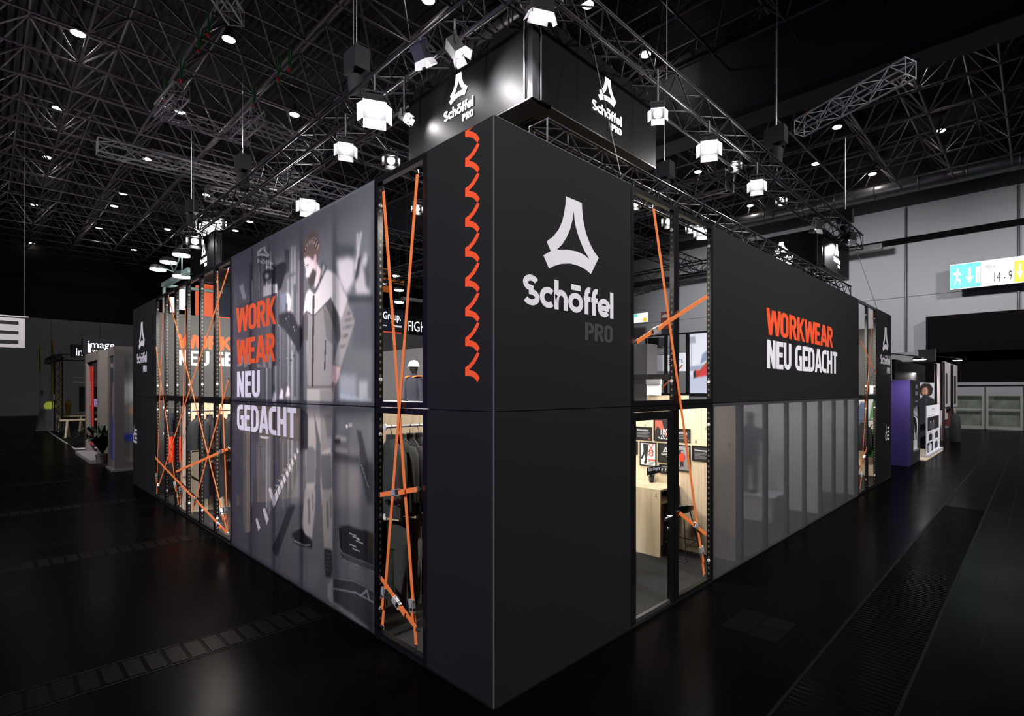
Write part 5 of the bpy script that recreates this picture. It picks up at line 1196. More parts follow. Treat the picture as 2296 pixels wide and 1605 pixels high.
t, f, P, w, hh = poster(1475, 994, 1509, 1037, 'dark framed poster with white triangular brand mark'); brand(P, f(0.22, 0.3)[0], f(0.22, 0.38)[1], w * 0.56, t, off=0.004)
t, f, P, w, hh = poster(1478, 1042, 1509, 1062, 'small dark framed poster with follow us icons'); ptext(t, f, P, 'FOLLOW US', 0.2, 0.7, 0.75, 0.03)
for k in range(3): ptext(t, f, P, '?', 0.14 + 0.26 * k, 0.25, 0.26 + 0.26 * k, 0.07)
t, f, P, w, hh = poster(1418, 989, 1429, 1018, 'sliver of a dark framed poster at the door jamb')
t, f, P, w, hh = poster(1510, 961, 1547, 991, 'wide dark framed text poster headed Wertschätzung'); ptext(t, f, P, 'Wertschätzung', 0.1, 0.62, 0.82, 0.05); plines(t, f, P, 0.1, 0.85, (0.48, 0.42, 0.3, 0.24)); pflat(t, f, P, [(0.85, 0.06), (0.93, 0.06), (0.93, 0.14), (0.85, 0.14)], 'poster_red')
t, f, P, w, hh = poster(1508, 997, 1547, 1056, 'framed photo poster with worker in orange safety clothing', 'poster_grey')
pflat(t, f, P, [(0.03, 0.62), (0.97, 0.62), (0.97, 0.97), (0.03, 0.97)], 'light_board'); pflat(t, f, P, [(0.3, 0.62), (0.36, 0.8), (0.6, 0.8), (0.62, 0.62)], 'poster_dark', 0.004)
pflat(t, f, P, [(0.44, 0.66), (0.66, 0.68), (0.72, 0.55), (0.62, 0.36), (0.42, 0.36), (0.36, 0.55)], 'cloth_orange', 0.006); pflat(t, f, P, [(0.5, 0.68), (0.6, 0.68), (0.6, 0.76), (0.5, 0.76)], 'skin_print', 0.006); pflat(t, f, P, [(0.44, 0.36), (0.6, 0.36), (0.62, 0.18), (0.54, 0.18), (0.52, 0.3), (0.48, 0.16), (0.42, 0.16)], 'poster_dark', 0.006); ptext(t, f, P, 'CHT', 0.06, 0.08, 0.42, 0.09, off=0.006)
t, f, P, w, hh = poster(1551, 1000, 1592, 1034, 'wide dark framed text poster headed Verantwortung'); ptext(t, f, P, 'Verantwortung', 0.14, 0.64, 0.82, 0.05); plines(t, f, P, 0.14, 0.9, (0.5, 0.43, 0.32, 0.25, 0.18)); pflat(t, f, P, [(0.85, 0.06), (0.93, 0.06), (0.93, 0.14), (0.85, 0.14)], 'poster_red')

# --- figure on a plinth behind the frosted panels
def limb_rings(pts, n=10):
    """pts: (centre, rx, ry) stacked; returns loops in planes across z"""
    return [[(c[0] + rx * math.cos(6.2832 * i / n), c[1] + ry * math.sin(6.2832 * i / n), c[2]) for i in range(n)] for c, rx, ry in pts]
def mannequin(x, y, z, label, sc=1.0, head='black_metal', jacket='cloth_navy', legs='cloth_navy', helmet=False, bust=False):
    t = thing('mannequin', (x, y, z), label, 'mannequin'); S = lambda h: z + h * sc
    if not bust:
        mb = MB(); mb.smooth = True
        for s in (-1, 1): mb.rings(limb_rings([((x, y + s * 0.11 * sc, S(0.0)), 0.06, 0.05), ((x, y + s * 0.11 * sc, S(0.08)), 0.055, 0.055), ((x, y + s * 0.11 * sc, S(0.45)), 0.075, 0.075), ((x, y + s * 0.10 * sc, S(0.8)), 0.10, 0.10), ((x, y + s * 0.07 * sc, S(0.92)), 0.11, 0.11)]))
        mb.build('trousers', legs, t)
        for s in (-1, 1): mb = MB(); mb.box((x - 0.17, y + s * 0.11 * sc - 0.045, z), (x + 0.07, y + s * 0.11 * sc + 0.045, z + 0.07)); mb.build('shoe', 'black_metal', t)
    h0 = 0.82 if not bust else 0.95
    mb = MB(); mb.smooth = True
    mb.rings(limb_rings([((x, y, S(h0)), 0.15, 0.22), ((x, y, S(1.05)), 0.14, 0.2), ((x, y, S(1.3)), 0.16, 0.23), ((x, y, S(1.42)), 0.12, 0.22), ((x, y, S(1.48)), 0.07, 0.1), ((x, y, S(1.54)), 0.06, 0.06)], 16)); mb.build('torso', jacket, t)
    for s in (-1, 1):
        mb = MB(); mb.smooth = True; mb.rings(limb_rings([((x, y + s * 0.22, S(1.44)), 0.05, 0.05), ((x, y + s * 0.27, S(1.36)), 0.075, 0.07), ((x, y + s * 0.31, S(1.12)), 0.065, 0.06), ((x - 0.03, y + s * 0.33, S(0.88)), 0.05, 0.05)])); mb.build('sleeve', jacket, t)
    mb = MB(); mb.smooth = True; mb.rings(limb_rings([((x, y, S(1.5)), 0.055, 0.055), ((x, y, S(1.56)), 0.06, 0.058), ((x - 0.02, y, S(1.62)), 0.09, 0.075), ((x - 0.01, y, S(1.70)), 0.1, 0.08), ((x, y, S(1.77)), 0.085, 0.07), ((x, y, S(1.80)), 0.03, 0.03)], 12)); mb.build('head', head, t)
    if helmet:
        mb = MB(); mb.smooth = True; mb.lathe([(0.15, 0.0), (0.145, 0.012), (0.125, 0.02), (0.115, 0.08), (0.08, 0.13), (0.02, 0.15)], (x - 0.01, y, S(1.69)), 16); mb.build('helmet', 'white_gloss', t)
        for s in (-1, 1): mb = MB(); mb.obox((x, y + s * 0.15, S(1.47)), (0.1, 0, 0), (0, 0.08, -0.015), (0, 0, 0.012)); mb.build('shoulder_patch', 'strap', t)
    return t
plx = thing('plinth', (8.1, 1.2, 0.014), 'pale plinth box behind the frosted panels', 'plinth')
box_obj('body', (7.75, 0.57, 0.014), (8.45, 1.7, 0.5), 'white_paint', plx); box_obj('top', (7.73, 0.55, 0.5), (8.47, 1.72, 0.52), 'white_paint', plx)
mannequin(8.05, 1.15, 0.52, 'dark dressed mannequin on the plinth behind the frosted panels', 0.95)
sh = thing('shelf_unit', (8.9, 2.6, 0.014), 'pale shelf unit with boxes behind the mannequin', 'shelf')
for z in (0.1, 0.55, 1.0, 1.45, 1.9): box_obj('shelf_board', (8.7, 1.9, z), (9.15, 2.95, z + 0.03), 'white_paint', sh)
for y in (1.88, 2.95): box_obj('side_board', (8.7, y, 0.014), (9.15, y + 0.03, 1.95), 'white_paint', sh)
for k in range(6): box_obj('storage_box', (8.75, 2.0 + (k % 3) * 0.31, 1.03 + (k // 3) * 0.45), (9.1, 2.27 + (k % 3) * 0.31, 1.3 + (k // 3) * 0.45), 'light_board', None, label='grey box on the shelf unit, %s of the %s row' % (('right', 'middle', 'left')[k % 3], ('lower', 'upper')[k // 3]), cat='box', group='boxes on the shelf unit')
# helmeted bust seen through the narrow bay
bx = on_x(929, 897, 3.55); mannequin(3.55, bx.y, bx.z - 0.95, 'dark bust with white helmet and orange shoulders on a ledge', 1.0, 'black_metal', 'cloth_navy', helmet=True, bust=True)
a, b = on_x(850, 904, 3.2), on_x(946, 897, 3.2)
board('white_ledge', (3.1, b.y - 0.3, 2.2), (3.75, a.y + 0.4, 2.44), 'white_paint', 'white ledge under the helmeted bust', 'ledge')

# --- clothes rails
def jacket(x, y, z, ang, m, label, L=0.78, W=0.24, group=None, hang='black_metal'):
    """jacket on a hanger; z is the rail height; local axis along the shoulders = ang"""
    ca, sa = math.cos(ang), math.sin(ang); f = lambda u, v, w: (x + ca * u - sa * v, y + sa * u + ca * v, z + w)
    t = thing('hanging_jacket', (x, y, z - L - 0.2), label, 'jacket', group)
    mb = MB(); mb.path([f(0, 0, -0.11), f(0, 0, -0.05), f(0.025, 0, -0.02), f(0.02, 0, 0.012), f(-0.012, 0, 0.016), f(-0.022, 0, -0.005)], 0.0035, 5); mb.path([f(-W * 0.8, 0, -0.2), f(0, 0, -0.11), f(W * 0.8, 0, -0.2)], 0.006, 5); mb.build('hanger', hang, t)
    def loop(w, hw, hd, n=14, wob=0.0): return [f(hw * math.cos(6.2832 * i / n), hd * math.sin(6.2832 * i / n) * (1 + wob * math.sin(5 * 6.2832 * i / n)), w) for i in range(n)]
    mb = MB(); mb.smooth = True
    mb.rings([loop(-0.10, 0.06, 0.045), loop(-0.16, 0.09, 0.055), loop(-0.20, W * 0.75, 0.06), loop(-0.25, W * 0.95, 0.07), loop(-0.45, W * 0.9, 0.085, wob=0.08), loop(-0.2 - L * 0.7, W * 0.95, 0.08, wob=0.15), loop(-0.2 - L, W, 0.075, wob=0.2)]); mb.build('body', m, t)
    for s in (-1, 1):
        mb = MB(); mb.smooth = True; R = []
        for (u, w, r) in ((W * 0.8, -0.22, 0.045), (W * 1.02, -0.3, 0.062), (W * 1.12, -0.5, 0.06), (W * 1.15, -0.72, 0.05), (W * 1.14, -0.82, 0.045)): R.append([f(s * u + r * 0.7 * math.cos(6.2832 * i / 8), r * math.sin(6.2832 * i / 8) * 1.1, w) for i in range(8)])
        mb.rings(R); mb.build('sleeve', m, t)
    mb = MB(); mb.smooth = True; mb.rings([loop(-0.14, 0.075, 0.055), loop(-0.085, 0.07, 0.055), loop(-0.085, 0.055, 0.04), loop(-0.13, 0.055, 0.04)], cap=False); mb.build('collar', m, t)
    return t
def trousers(x, y, z, ang, m, label, L=1.0, W=0.2, group=None):
    ca, sa = math.cos(ang), math.sin(ang); f = lambda u, v, w: (x + ca * u - sa * v, y + sa * u + ca * v, z + w)
    t = thing('hanging_trousers', (x, y, z - L), label, 'trousers', group)
    mb = MB(); mb.path([f(0, 0, -0.08), f(0, 0, -0.03), f(0.02, 0, 0.01), f(-0.015, 0, 0.012)], 0.0035, 5); mb.path([f(-W, 0, -0.08), f(W, 0, -0.08)], 0.006, 5); mb.build('hanger', 'black_metal', t)
    loop = lambda u0, w, hw, hd, n=12: [f(u0 + hw * math.cos(6.2832 * i / n), hd * math.sin(6.2832 * i / n), w) for i in range(n)]
    mb = MB(); mb.smooth = True; mb.rings([loop(0, -0.07, W, 0.03), loop(0, -0.13, W * 1.02, 0.035), loop(0, -0.36, W * 1.06, 0.045)]); mb.build('waist', m, t)
    for s in (-1, 1):
        mb = MB(); mb.smooth = True; mb.rings([loop(s * W * 0.5, -0.3, W * 0.54, 0.045), loop(s * W * 0.5, -0.6, W * 0.48, 0.042), loop(s * W * 0.5, -L, W * 0.42, 0.04)]); mb.build('trouser_leg', m, t)
    return t
def rail(a, b, label, m='truss_silver'):
    t = thing('clothes_rail', (Vector(a) + Vector(b)) / 2, label, 'clothes rail'); tube_obj('bar', a, b, 0.015, m, t, 10)
    mb = MB(); mb.smooth = True; ax = (Vector(b) - Vector(a)).normalized(); mb.tube(Vector(a) - ax * 0.012, a, 0.035, 14); mb.build('end_disc', 'cap_white', t)
    return t
HP = math.pi / 2
rail((0.07, 1.90, 2.28), (1.9, 1.90, 2.28), 'steel clothes rail behind the narrow strap frame, upper'); rail((0.07, 1.90, 1.30), (1.9, 1.90, 1.30), 'dark clothes rail behind the narrow strap frame, lower', 'black_metal')
JO = ('first', 'second', 'third', 'fourth', 'fifth', 'sixth')
for k in range(6): jacket(0.14 + k * 0.115, 1.90, 2.28, HP + 0.25 * (k % 2) - 0.1, ('cloth_green', 'cloth_green', 'cloth_black', 'cloth_grey', 'cloth_green', 'cloth_black')[k], 'dark jacket behind the narrow strap frame, %s on the upper rail' % JO[k], 0.78, 0.23, 'jackets behind the narrow frame')
for k in range(4): trousers(0.17 + k * 0.2, 1.90, 1.30, HP + 0.3 - 0.15 * k, ('cloth_green', 'cloth_grey', 'cloth_black', 'cloth_black')[k], 'work trousers behind the narrow strap frame, %s on the lower rail' % JO[k], 1.0, 0.19, 'trousers behind the narrow frame')
board('pine_crate', (0.95, 2.1, 0.014), (1.5, 2.5, 1.15), 'pine', 'pine crate standing behind the trousers by the corner', 'crate')
rail((0.07, 9.93, 2.24), (1.5, 9.93, 2.24), 'black clothes rail in the far left bay, upper', 'black_metal'); rail((0.07, 9.93, 1.38), (1.5, 9.93, 1.38), 'black clothes rail in the far left bay, lower', 'black_metal')
for k in range(6): jacket(0.2 + k * 0.2, 9.93, 2.24, 0.75 + 0.1 * (k % 2), 'cloth_black', 'black jacket in the far left bay, %s on the rail' % JO[k], 0.62, 0.24, 'jackets in the far left bay')
for k in range(4): trousers(0.3 + k * 0.3, 9.93, 1.38, 0.9, ('cloth_navy', 'cloth_black')[k % 2], 'dark trousers in the far left bay, %s on the lower rail' % JO[k], 1.05, 0.19, 'trousers in the far left bay')
rail((0.07, 12.5, 2.25), (1.15, 12.5, 2.25), 'rail with folded dark trousers at the far left corner', 'black_metal'); rail((0.07, 12.5, 1.62), (1.15, 12.5, 1.62), 'rail with red trousers at the far left corner', 'black_metal')
for k in range(5): trousers(0.2 + k * 0.19, 12.5, 2.2, 0.9, 'cloth_navy', 'dark shorts at the far left corner, %s on the rail' % JO[k], 0.56, 0.16, 'shorts at the far left corner')
for k in range(4): trousers(0.2 + k * 0.23, 12.5, 1.6, 0.9, 'cloth_orange', 'red safety trousers at the far left corner, %s on the rail' % JO[k], 0.7, 0.17, 'red trousers at the far left corner')
# --- right end bay: lit photo, small screen, jacket, green bag
X9 = 15.7
a, b = on_x(1926, 964, X9), on_x(1964, 893, X9); w_, h_ = a.y - b.y, b.z - a.z
U, V = np.meshgrid(np.linspace(0, 1, 70), np.linspace(0, 1, 90), indexing='ij'); cv = Canvas(U, V, (178, 186, 190))
cv.poly([(0.0, 0), (0.5, 0), (0.52, 0.55), (0.48, 0.78), (0.3, 0.9), (0.1, 0.86), (0.0, 0.75)], (72, 84, 112), 1); cv.poly([(0.46, 0), (0.52, 0), (0.5, 0.8), (0.44, 0.86)], (40, 46, 64), 1)
cv.poly([(0.2, 0.86), (0.4, 0.88), (0.42, 1), (0.2, 1)], (214, 168, 150), 1); cv.poly([(0.6, 0.3), (0.8, 0.9), (0.98, 0.8), (0.98, 0.25), (0.8, 0.4)], (70, 120, 66), 1); cv.poly([(0.72, 0.2), (0.86, 0.4), (0.96, 0.36), (0.92, 0.12), (0.78, 0.1)], (216, 176, 156), 1)
for k in range(8): cv.poly([(0.0, 0.08 * k + 0.1), (0.45, 0.08 * k + 0.06), (0.45, 0.08 * k + 0.075), (0, 0.08 * k + 0.115)], (50, 58, 82), 0, 0.8)
me, o = grid_mesh('lit_photo', np.stack([np.full_like(U, X9 - 0.02), a.y - U * w_, a.z + V * h_], -1), cv.c, 'poster_print')
t = thing('lit_photo', (X9, a.y, a.z), 'photo of people in padded vests in the right end bay', 'photo'); put('print', me, t, Matrix.Translation(o)); box_obj('casing', (X9 - 0.015, b.y - 0.02, a.z - 0.02), (X9 + 0.015, a.y + 0.02, b.z + 0.02), 'frame_black', t)
a, b = on_x(1951, 882, X9), on_x(1961, 865, X9); t = thing('small_screen', (X9, a.y, a.z), 'small lit screen high in the right end bay', 'screen'); box_obj('bezel', (X9 + 0.01, b.y - 0.03, a.z - 0.03), (X9 + 0.06, a.y + 0.03, b.z + 0.03), 'light_board', t); box_obj('display', (X9, b.y, a.z), (X9 + 0.009, a.y, b.z), 'screen_glow', t)
q = on_x(1935, 966, 15.2); jacket(15.2, q.y, 1.78, HP, 'cloth_black', 'black quilted jacket in the right end bay', 0.75, 0.2)
rail((15.2, 0.1, 1.78), (15.2, 1.9, 1.78), 'clothes rail in the right end bay', 'black_metal')
q = on_x(1957, 1000, 15.45); gy0 = q.y; t = thing('green_bag', (15.45, gy0, 0.6), 'green sports bag hanging in the right end bay', 'bag'); mat('bag_green', (0.05, 0.2, 0.04), 0.7)
mb = MB(); mb.smooth = True; mb.rings(limb_rings([((15.45, gy0, 0.62), 0.1, 0.1), ((15.45, gy0, 0.7), 0.14, 0.15), ((15.45, gy0, 1.3), 0.14, 0.15), ((15.45, gy0, 1.5), 0.1, 0.1)], 14)); mb.build('body', 'bag_green', t); mb = MB(); mb.path([(15.45, gy0 - 0.08, 1.48), (15.45, gy0 - 0.04, 1.62), (15.45, gy0 + 0.04, 1.62), (15.45, gy0 + 0.08, 1.48)], 0.012); mb.build('handle', 'black_metal', t)
# ------------------------------------------------------------------ neighbouring stands and signs
def rx(name, x0, y0, x1, y1, X, m, parent, th=0.04, **kw):
    """upright board on the plane X, its outline given by photo pixels (x0 left, y0 top)"""
    a, b = on_x(x0, y1, X), on_x(x1, y0, X); xm = (x0 + x1) / 2; zt, zb_ = on_x(xm, y0, X).z, on_x(xm, y1, X).z
    return box_obj(name, (X, b.y, zb_), (X + th, a.y, zt), m, parent, **kw)
def ry(name, x0, y0, x1, y1, Y, m, parent, th=0.04, **kw):
    a, b = on_y(x0, y1, Y), on_y(x1, y0, Y); xm = (x0 + x1) / 2; zt, zb_ = on_y(xm, y0, Y).z, on_y(xm, y1, Y).z
    return box_obj(name, (a.x, Y, zb_), (b.x, Y + th, zt), m, parent, **kw)
def wall_print(parent, name, x0, y0, x1, y1, axis, val, paint, mname='poster_print', n=(80, 110), off=0.01):
    """flat photo print: paint(canvas) works in u, v = 0..1"""
    on = on_x if axis == 'x' else on_y; a, b = on(x0, y1, val), on(x1, y0, val); xm = (x0 + x1) / 2; z0, z1 = on(xm, y1, val).z, on(xm, y0, val).z
    U, V = np.meshgrid(np.linspace(0, 1, n[0]), np.linspace(0, 1, n[1]), indexing='ij'); cv = Canvas(U, V, (120, 120, 120)); paint(cv)
    if axis == 'x': Pn = np.stack([np.full_like(U, val - off), a.y + (b.y - a.y) * U, z0 + (z1 - z0) * V], -1)
    else: Pn = np.stack([a.x + (b.x - a.x) * U, np.full_like(U, val - off), z0 + (z1 - z0) * V], -1)
    me, o = grid_mesh(name, Pn, cv.c, mname); return put(name, me, parent, Matrix.Translation(o))
# --- beige stand with landscape pictures on the left aisle
Y0 = 19.2; yA = on_x(242, 0, 0).y; yB = on_x(223, 0, 0).y; yC = on_x(191, 0, 0).y; ZT = 4.15
mat('plinth_pale', (0.36, 0.33, 0.35), 0.5)
s = thing('picture_booth', (0, Y0, 0), 'beige framed picture box with a hiker photo on the left aisle', 'stand')
box_obj('platform', (-0.06, Y0 - 0.06, 0), (5.2, yA, 0.07), 'plinth_pale', s)
for (x, y) in ((0, Y0), (0, yA - 0.25), (4.9, Y0)): box_obj('post', (x, y, 0.07), (x + 0.25, y + 0.25, ZT), 'taupe_board', s)
for (a, b) in (((0.25, Y0, 3.85), (4.9, Y0 + 0.25, ZT)), ((0.25, Y0, 0.07), (4.9, Y0 + 0.25, 0.3)), ((0, Y0 + 0.25, 3.85), (0.25, yA - 0.25, ZT)), ((0, Y0 + 0.25, 0.07), (0.25, yA - 0.25, 0.3))): box_obj('frame_bar', a, b, 'taupe_board', s)
def hiker(cv):
    U, V = cv.X, cv.Y
    cv.c[:] = np.array((92, 92, 92)) * (1 - V[..., None]) + np.array((150, 150, 150)) * V[..., None]
    cv.poly([(0, 0.55), (0.15, 0.6), (0.3, 0.56), (0.5, 0.62), (0.5, 0.8), (0, 0.75)], (196, 194, 194), 5, 0.9)
    cv.poly([(0, 0.8), (0.5, 0.86), (0.5, 1), (0, 1)], (84, 86, 84), 8, 0.9)
    cv.poly([(0, 0), (1, 0), (1, 0.22), (0.5, 0.25), (0.2, 0.2), (0, 0.24)], (92, 88, 82), 3, 0.9)
    for k in range(30): x, y = (k * 37 % 100) / 100, (k * 17 % 22) / 100; cv.poly([(x, y), (x + 0.08, y + 0.01), (x + 0.06, y + 0.05), (x - 0.01, y + 0.03)], ((120, 114, 106), (70, 66, 62))[k % 2], 1, 0.6)
    cv.poly([(0.02, 0.46), (0.06, 0.54), (0.14, 0.58), (0.32, 0.58), (0.4, 0.5), (0.4, 0.3), (0.16, 0.3), (0.12, 0.42)], (212, 150, 118), 1)
    cv.poly([(0.02, 0.46), (0.08, 0.44), (0.1, 0.36), (0.22, 0.26), (0.28, 0.22), (0.3, 0.26), (0.16, 0.34), (0.13, 0.46)], (150, 106, 84), 1)
    cv.poly([(0.0, 0.26), (0.2, 0.28), (0.34, 0.24), (0.34, 0.18), (0.1, 0.18), (0.0, 0.2)], (44, 56, 150), 1)
    cv.poly([(0.16, 0.58), (0.28, 0.58), (0.3, 0.68), (0.2, 0.7)], (186, 140, 116), 1)
U, V = np.meshgrid(np.linspace(0, 1, 90), np.linspace(0, 1, 80), indexing='ij'); cv = Canvas(U, V, (0, 0, 0)); hiker(cv)
me, o = grid_mesh('landscape_print', np.stack([0.25 + 4.65 * U, np.full_like(U, Y0 + 0.06), 0.3 + 3.55 * V], -1), cv.c, 'glow_print_dim' if 'glow_print_dim' in MATS else (attr_mat('glow_print_dim', emit=0.22) or 'glow_print_dim'))  # emission added so the booth's prints read brighter
put('landscape_print', me, s, Matrix.Translation(o))
bfont('lettering', 'MUKUA', place_R(Y0), 0.55, 3.45, 0.34, 'white_print', s, -0.04, 2.2)
def stripes(cv):
    cv.c[:] = (60, 52, 66); cv.poly([(0.2, 0), (0.8, 0), (0.8, 0.4), (0.2, 0.42)], (64, 58, 150), 3); cv.poly([(0.3, 0.42), (0.7, 0.42), (0.75, 0.72), (0.4, 0.75)], (112, 100, 104), 3); cv.poly([(0.6, 0.7), (0.9, 0.7), (0.85, 0.92), (0.7, 0.95)], (100, 92, 170), 3)
U, V = np.meshgrid(np.linspace(0, 1, 30), np.linspace(0, 1, 60), indexing='ij'); cv = Canvas(U, V, (0, 0, 0)); stripes(cv)
me, o = grid_mesh('side_print', np.stack([np.full_like(U, 0.04), yA - 0.25 + (Y0 + 0.5 - yA) * U, 0.3 + 3.55 * V], -1), cv.c, 'glow_print_dim'); put('side_print', me, s, Matrix.Translation(o))
bfont('lettering', 'MUKUA', place_L(0.04, 0), -(yA - 0.4), 3.45, 0.22, 'white_print', s, 0.01, yA - Y0 - 0.8)
s = thing('display_booth', (0, yC, 0), 'beige display frame with red INDUSTRY banner on the left aisle', 'stand')
box_obj('platform', (-0.3, yB - 0.3, 0), (4, yC + 0.1, 0.12), 'plinth_pale', s); box_obj('side_wall', (0.2, yA + 0.02, 0.07), (0.35, yB, 3.95), 'taupe_board', s)
box_obj('post', (0, yC - 0.45, 0.12), (0.25, yC, 4.2), 'taupe_board', s); box_obj('post', (0, yB, 0.12), (0.25, yB + 0.6, 4.2), 'taupe_board', s); box_obj('lintel', (0, yB + 0.6, 3.85), (0.25, yC - 0.45, 4.2), 'taupe_board', s)
mat('violet_dark', (0.03, 0.022, 0.045), 0.6)
box_obj('back_wall', (0.6, yB, 0.12), (0.7, yC, 3.85), 'violet_dark', s)
s = thing('red_banner', on_x(203, 993, 0.1), 'upright red INDUSTRY banner in the beige frame', 'banner'); o_ = rx('cloth', 199.5, 822, 207, 996, 0.1, 'red_fabric', s)
ya, yb = on_x(200.5, 0, 0.1).y, on_x(206.5, 0, 0.1).y; zA, zB = on_x(203, 908, 0.1).z, on_x(203, 855, 0.1).z
PV = lambda a, z, off: (0.1 - off, ya - 0.15 * (ya - yb) - (1 - z) * 0.0 - (0.75 - z) * 0.9 * (ya - yb) - 0.02, zA + a)
bfont('lettering', 'INDUSTRY', PV, 0.0, 0.0, 0.8, 'white_print', s, 0.01, zB - zA)
flat('oval_field', [[(yy, zz) for yy, zz in arc((ya + yb) / 2, on_x(203, 955, 0.1).z, 0.35 * (ya - yb), 0.75, 0, 360, 18)[:-1]]], lambda a, z, off: (0.1 - off, a, z), 'light_board', s, 0.01)
mat('lilac_card', (0.5, 0.35, 0.75), 0.6, emit=0.25)
s = thing('number_card', on_x(216, 912, 0.1), 'lilac stand number card reading 15 E 44', 'card'); rx('card', 211, 894, 222, 912, 0.1, 'lilac_card', s, 0.02)
for k, tx in enumerate(('15', 'E', '44')): bfont('lettering', tx, place_L(0.1), -on_x(213.5, 0, 0.1).y, on_x(216, 900.5 + k * 5, 0.1).z, 0.13, 'sign_text', s, 0.01, (0.6, 0.25, 0.6)[k])
def fern(c, n, r, hgt, label, name='potted_palm', mpot='taupe_board', seed=1):
    t = thing(name, c, label, 'plant'); mb = MB(); mb.smooth = True; mb.lathe([(0.16, 0), (0.2, 0.3), (0.18, 0.32), (0.05, 0.3)], c, 12); mb.build('pot', mpot, t); q = random.Random(seed)
    for k in range(n):
        a = q.random() * 6.28; L = r * (0.6 + 0.5 * q.random()); H = hgt * (0.6 + 0.5 * q.random()); mb = MB(); b = Vector(c) + Vector((0, 0, 0.3)); pts = []
        for i in range(6):
            f = i / 5; pts.append(b + Vector((math.cos(a) * L * f, math.sin(a) * L * f, H * (math.sin(f * 2.2)))))
        wv = Vector((-math.sin(a), math.cos(a), 0))
        for i in range(5):
            w0, w1 = 0.012 + 0.10 * math.sin(math.pi * i / 5), 0.012 + 0.10 * math.sin(math.pi * (i + 1) / 5) * (i < 4)
            mb.add([pts[i] - wv * w0, pts[i] + wv * w0, pts[i + 1] + wv * w1, pts[i + 1] - wv * w1], [(0, 1, 2, 3)])
        mb.build('frond', 'leaf', t)
fern((-0.05, on_x(234, 0, 0).y, 0.09), 34, 0.75, 1.0, 'bushy potted palm between the two beige frames')
# --- dark truss stand further down the left aisle
def tower(X, Y, z, m, label, s=0.35):
    t = thing('truss_tower', (X, Y, 0), label, 'truss'); c = [(X + a * s / 2, Y + b * s / 2) for a, b in ((-1, -1), (1, -1), (1, 1), (-1, 1))]
    for x, y in c: tube_obj('chord', (x, y, 0), (x, y, z), 0.03, m, t)
    n = int(z / 0.45)
    for i in range(n):
        for f in range(4):
            a, b = (c[f], c[(f + 1) % 4]) if i % 2 else (c[(f + 1) % 4], c[f]); tube_obj('brace', (*a, z * i / n), (*b, z * (i + 1) / n), 0.015, m, t, 5)
    return t
yT = on_x(121, 0, 0).y; zT = on_x(121, 800, 0).z
tower(0.2, yT, zT, 'truss_black', 'black truss tower at the front of the dark stand'); tower(0.3, yT + 3.2, zT, 'yellow_steel', 'yellow truss tower behind the black one'); tower(4.8, yT, zT, 'truss_black', 'second black truss tower of the dark stand')
truss((0.2, yT, zT), (6.5, yT, zT), 0.35, 'truss_black', 'black head truss of the dark stand', pitch=0.5, parts=False); truss((0.2, yT, zT), (0.2, yT + 8, zT), 0.35, 'truss_black', 'black side truss of the dark stand', pitch=0.5, parts=False)
truss((1.0, yT + 2, zT - 1.4), (7, yT + 2, zT - 1.4), 0.35, 'truss_silver', 'silver truss inside the dark stand', pitch=0.5, parts=False)
board('stand_backdrop', (1.5, yT + 4, 1.2), (7.5, yT + 4.05, zT - 1.8), 'green_dark' if mat('green_dark', (0.012, 0.03, 0.012), 0.8) else '', 'dark green backdrop of the truss stand', 'backdrop')
bfont('backdrop_lettering', '2AAC', place_R(yT + 4), 2.2, 3.0, 0.7, 'wall_dim', None, 0.02, 3.2, label='pale lettering on the dark green backdrop', cat='lettering')
mb = MB(); a = on_z(185, 1000, 0); MB().box((-0.1, 29.2, 0), (6, yT + 6, 0.03)).build('stand_platform', 'panel_joint', label='low black platform of the truss stand', cat='platform')
box_obj('platform_edge', (-0.12, 29.0, 0), (6, 29.08, 0.05), 'white_paint', None, label='pale front edge of the truss stand platform', cat='edge strip'); box_obj('platform_edge', (-0.14, 29.0, 0), (-0.1, yT + 6, 0.05), 'white_paint', None, label='pale aisle edge of the truss stand platform', cat='edge strip')
for (px_, py_, lb) in ((158, 962, 'rough timber trestle nearer the aisle'), (178, 975, 'rough timber trestle nearer the beige frames')):
    c = on_z(px_, py_ + 5, 0.03); t = thing('timber_trestle', c, lb, 'trestle')
    for e in (-0.5, 0.5):
        for sx in (-0.35, 0.35): tube_obj('leg', (c.x + e + sx * 0.3, c.y + sx, 0.03), (c.x + e, c.y + sx * 0.15, 1.0), 0.06, 'pine', t, 7)
    tube_obj('beam', (c.x - 0.8, c.y, 1.0), (c.x + 0.8, c.y, 1.0), 0.07, 'pine', t, 7)
c = on_z(112, 965, 0.03); t = thing('draped_figure', c, 'white sheet-draped display with yellow safety hood', 'display'); mb = MB(); mb.smooth = True
mb.rings([[(c.x + r * (1 + 0.12 * math.sin(3 * k + j)) * math.cos(k * 0.5236), c.y + r * math.sin(k * 0.5236), z) for k in range(12)] for j, (r, z) in enumerate(((0.75, 0.04), (0.65, 0.5), (0.5, 1.1), (0.35, 1.45)))]); mb.build('sheet', 'light_board', t)
mb = MB(); mb.smooth = True; mb.sphere((c.x, c.y, 1.65), 0.3, 10, 6); mb.build('hood', 'hivis_yellow', t)
mb = MB(); mb.smooth = True; c = on_z(153, 935, 0.03); c.z = 0.03; t = thing('work_mannequin', c, 'figure in yellow and white work jacket in the truss stand', 'mannequin'); mb.rings(limb_rings([((c.x, c.y, 0.03), 0.12, 0.12), ((c.x, c.y, 0.9), 0.2, 0.2), ((c.x, c.y, 1.4), 0.25, 0.25), ((c.x, c.y, 1.55), 0.1, 0.1), ((c.x, c.y, 1.75), 0.12, 0.12)])); mb.build('body', 'yellow_steel', t)
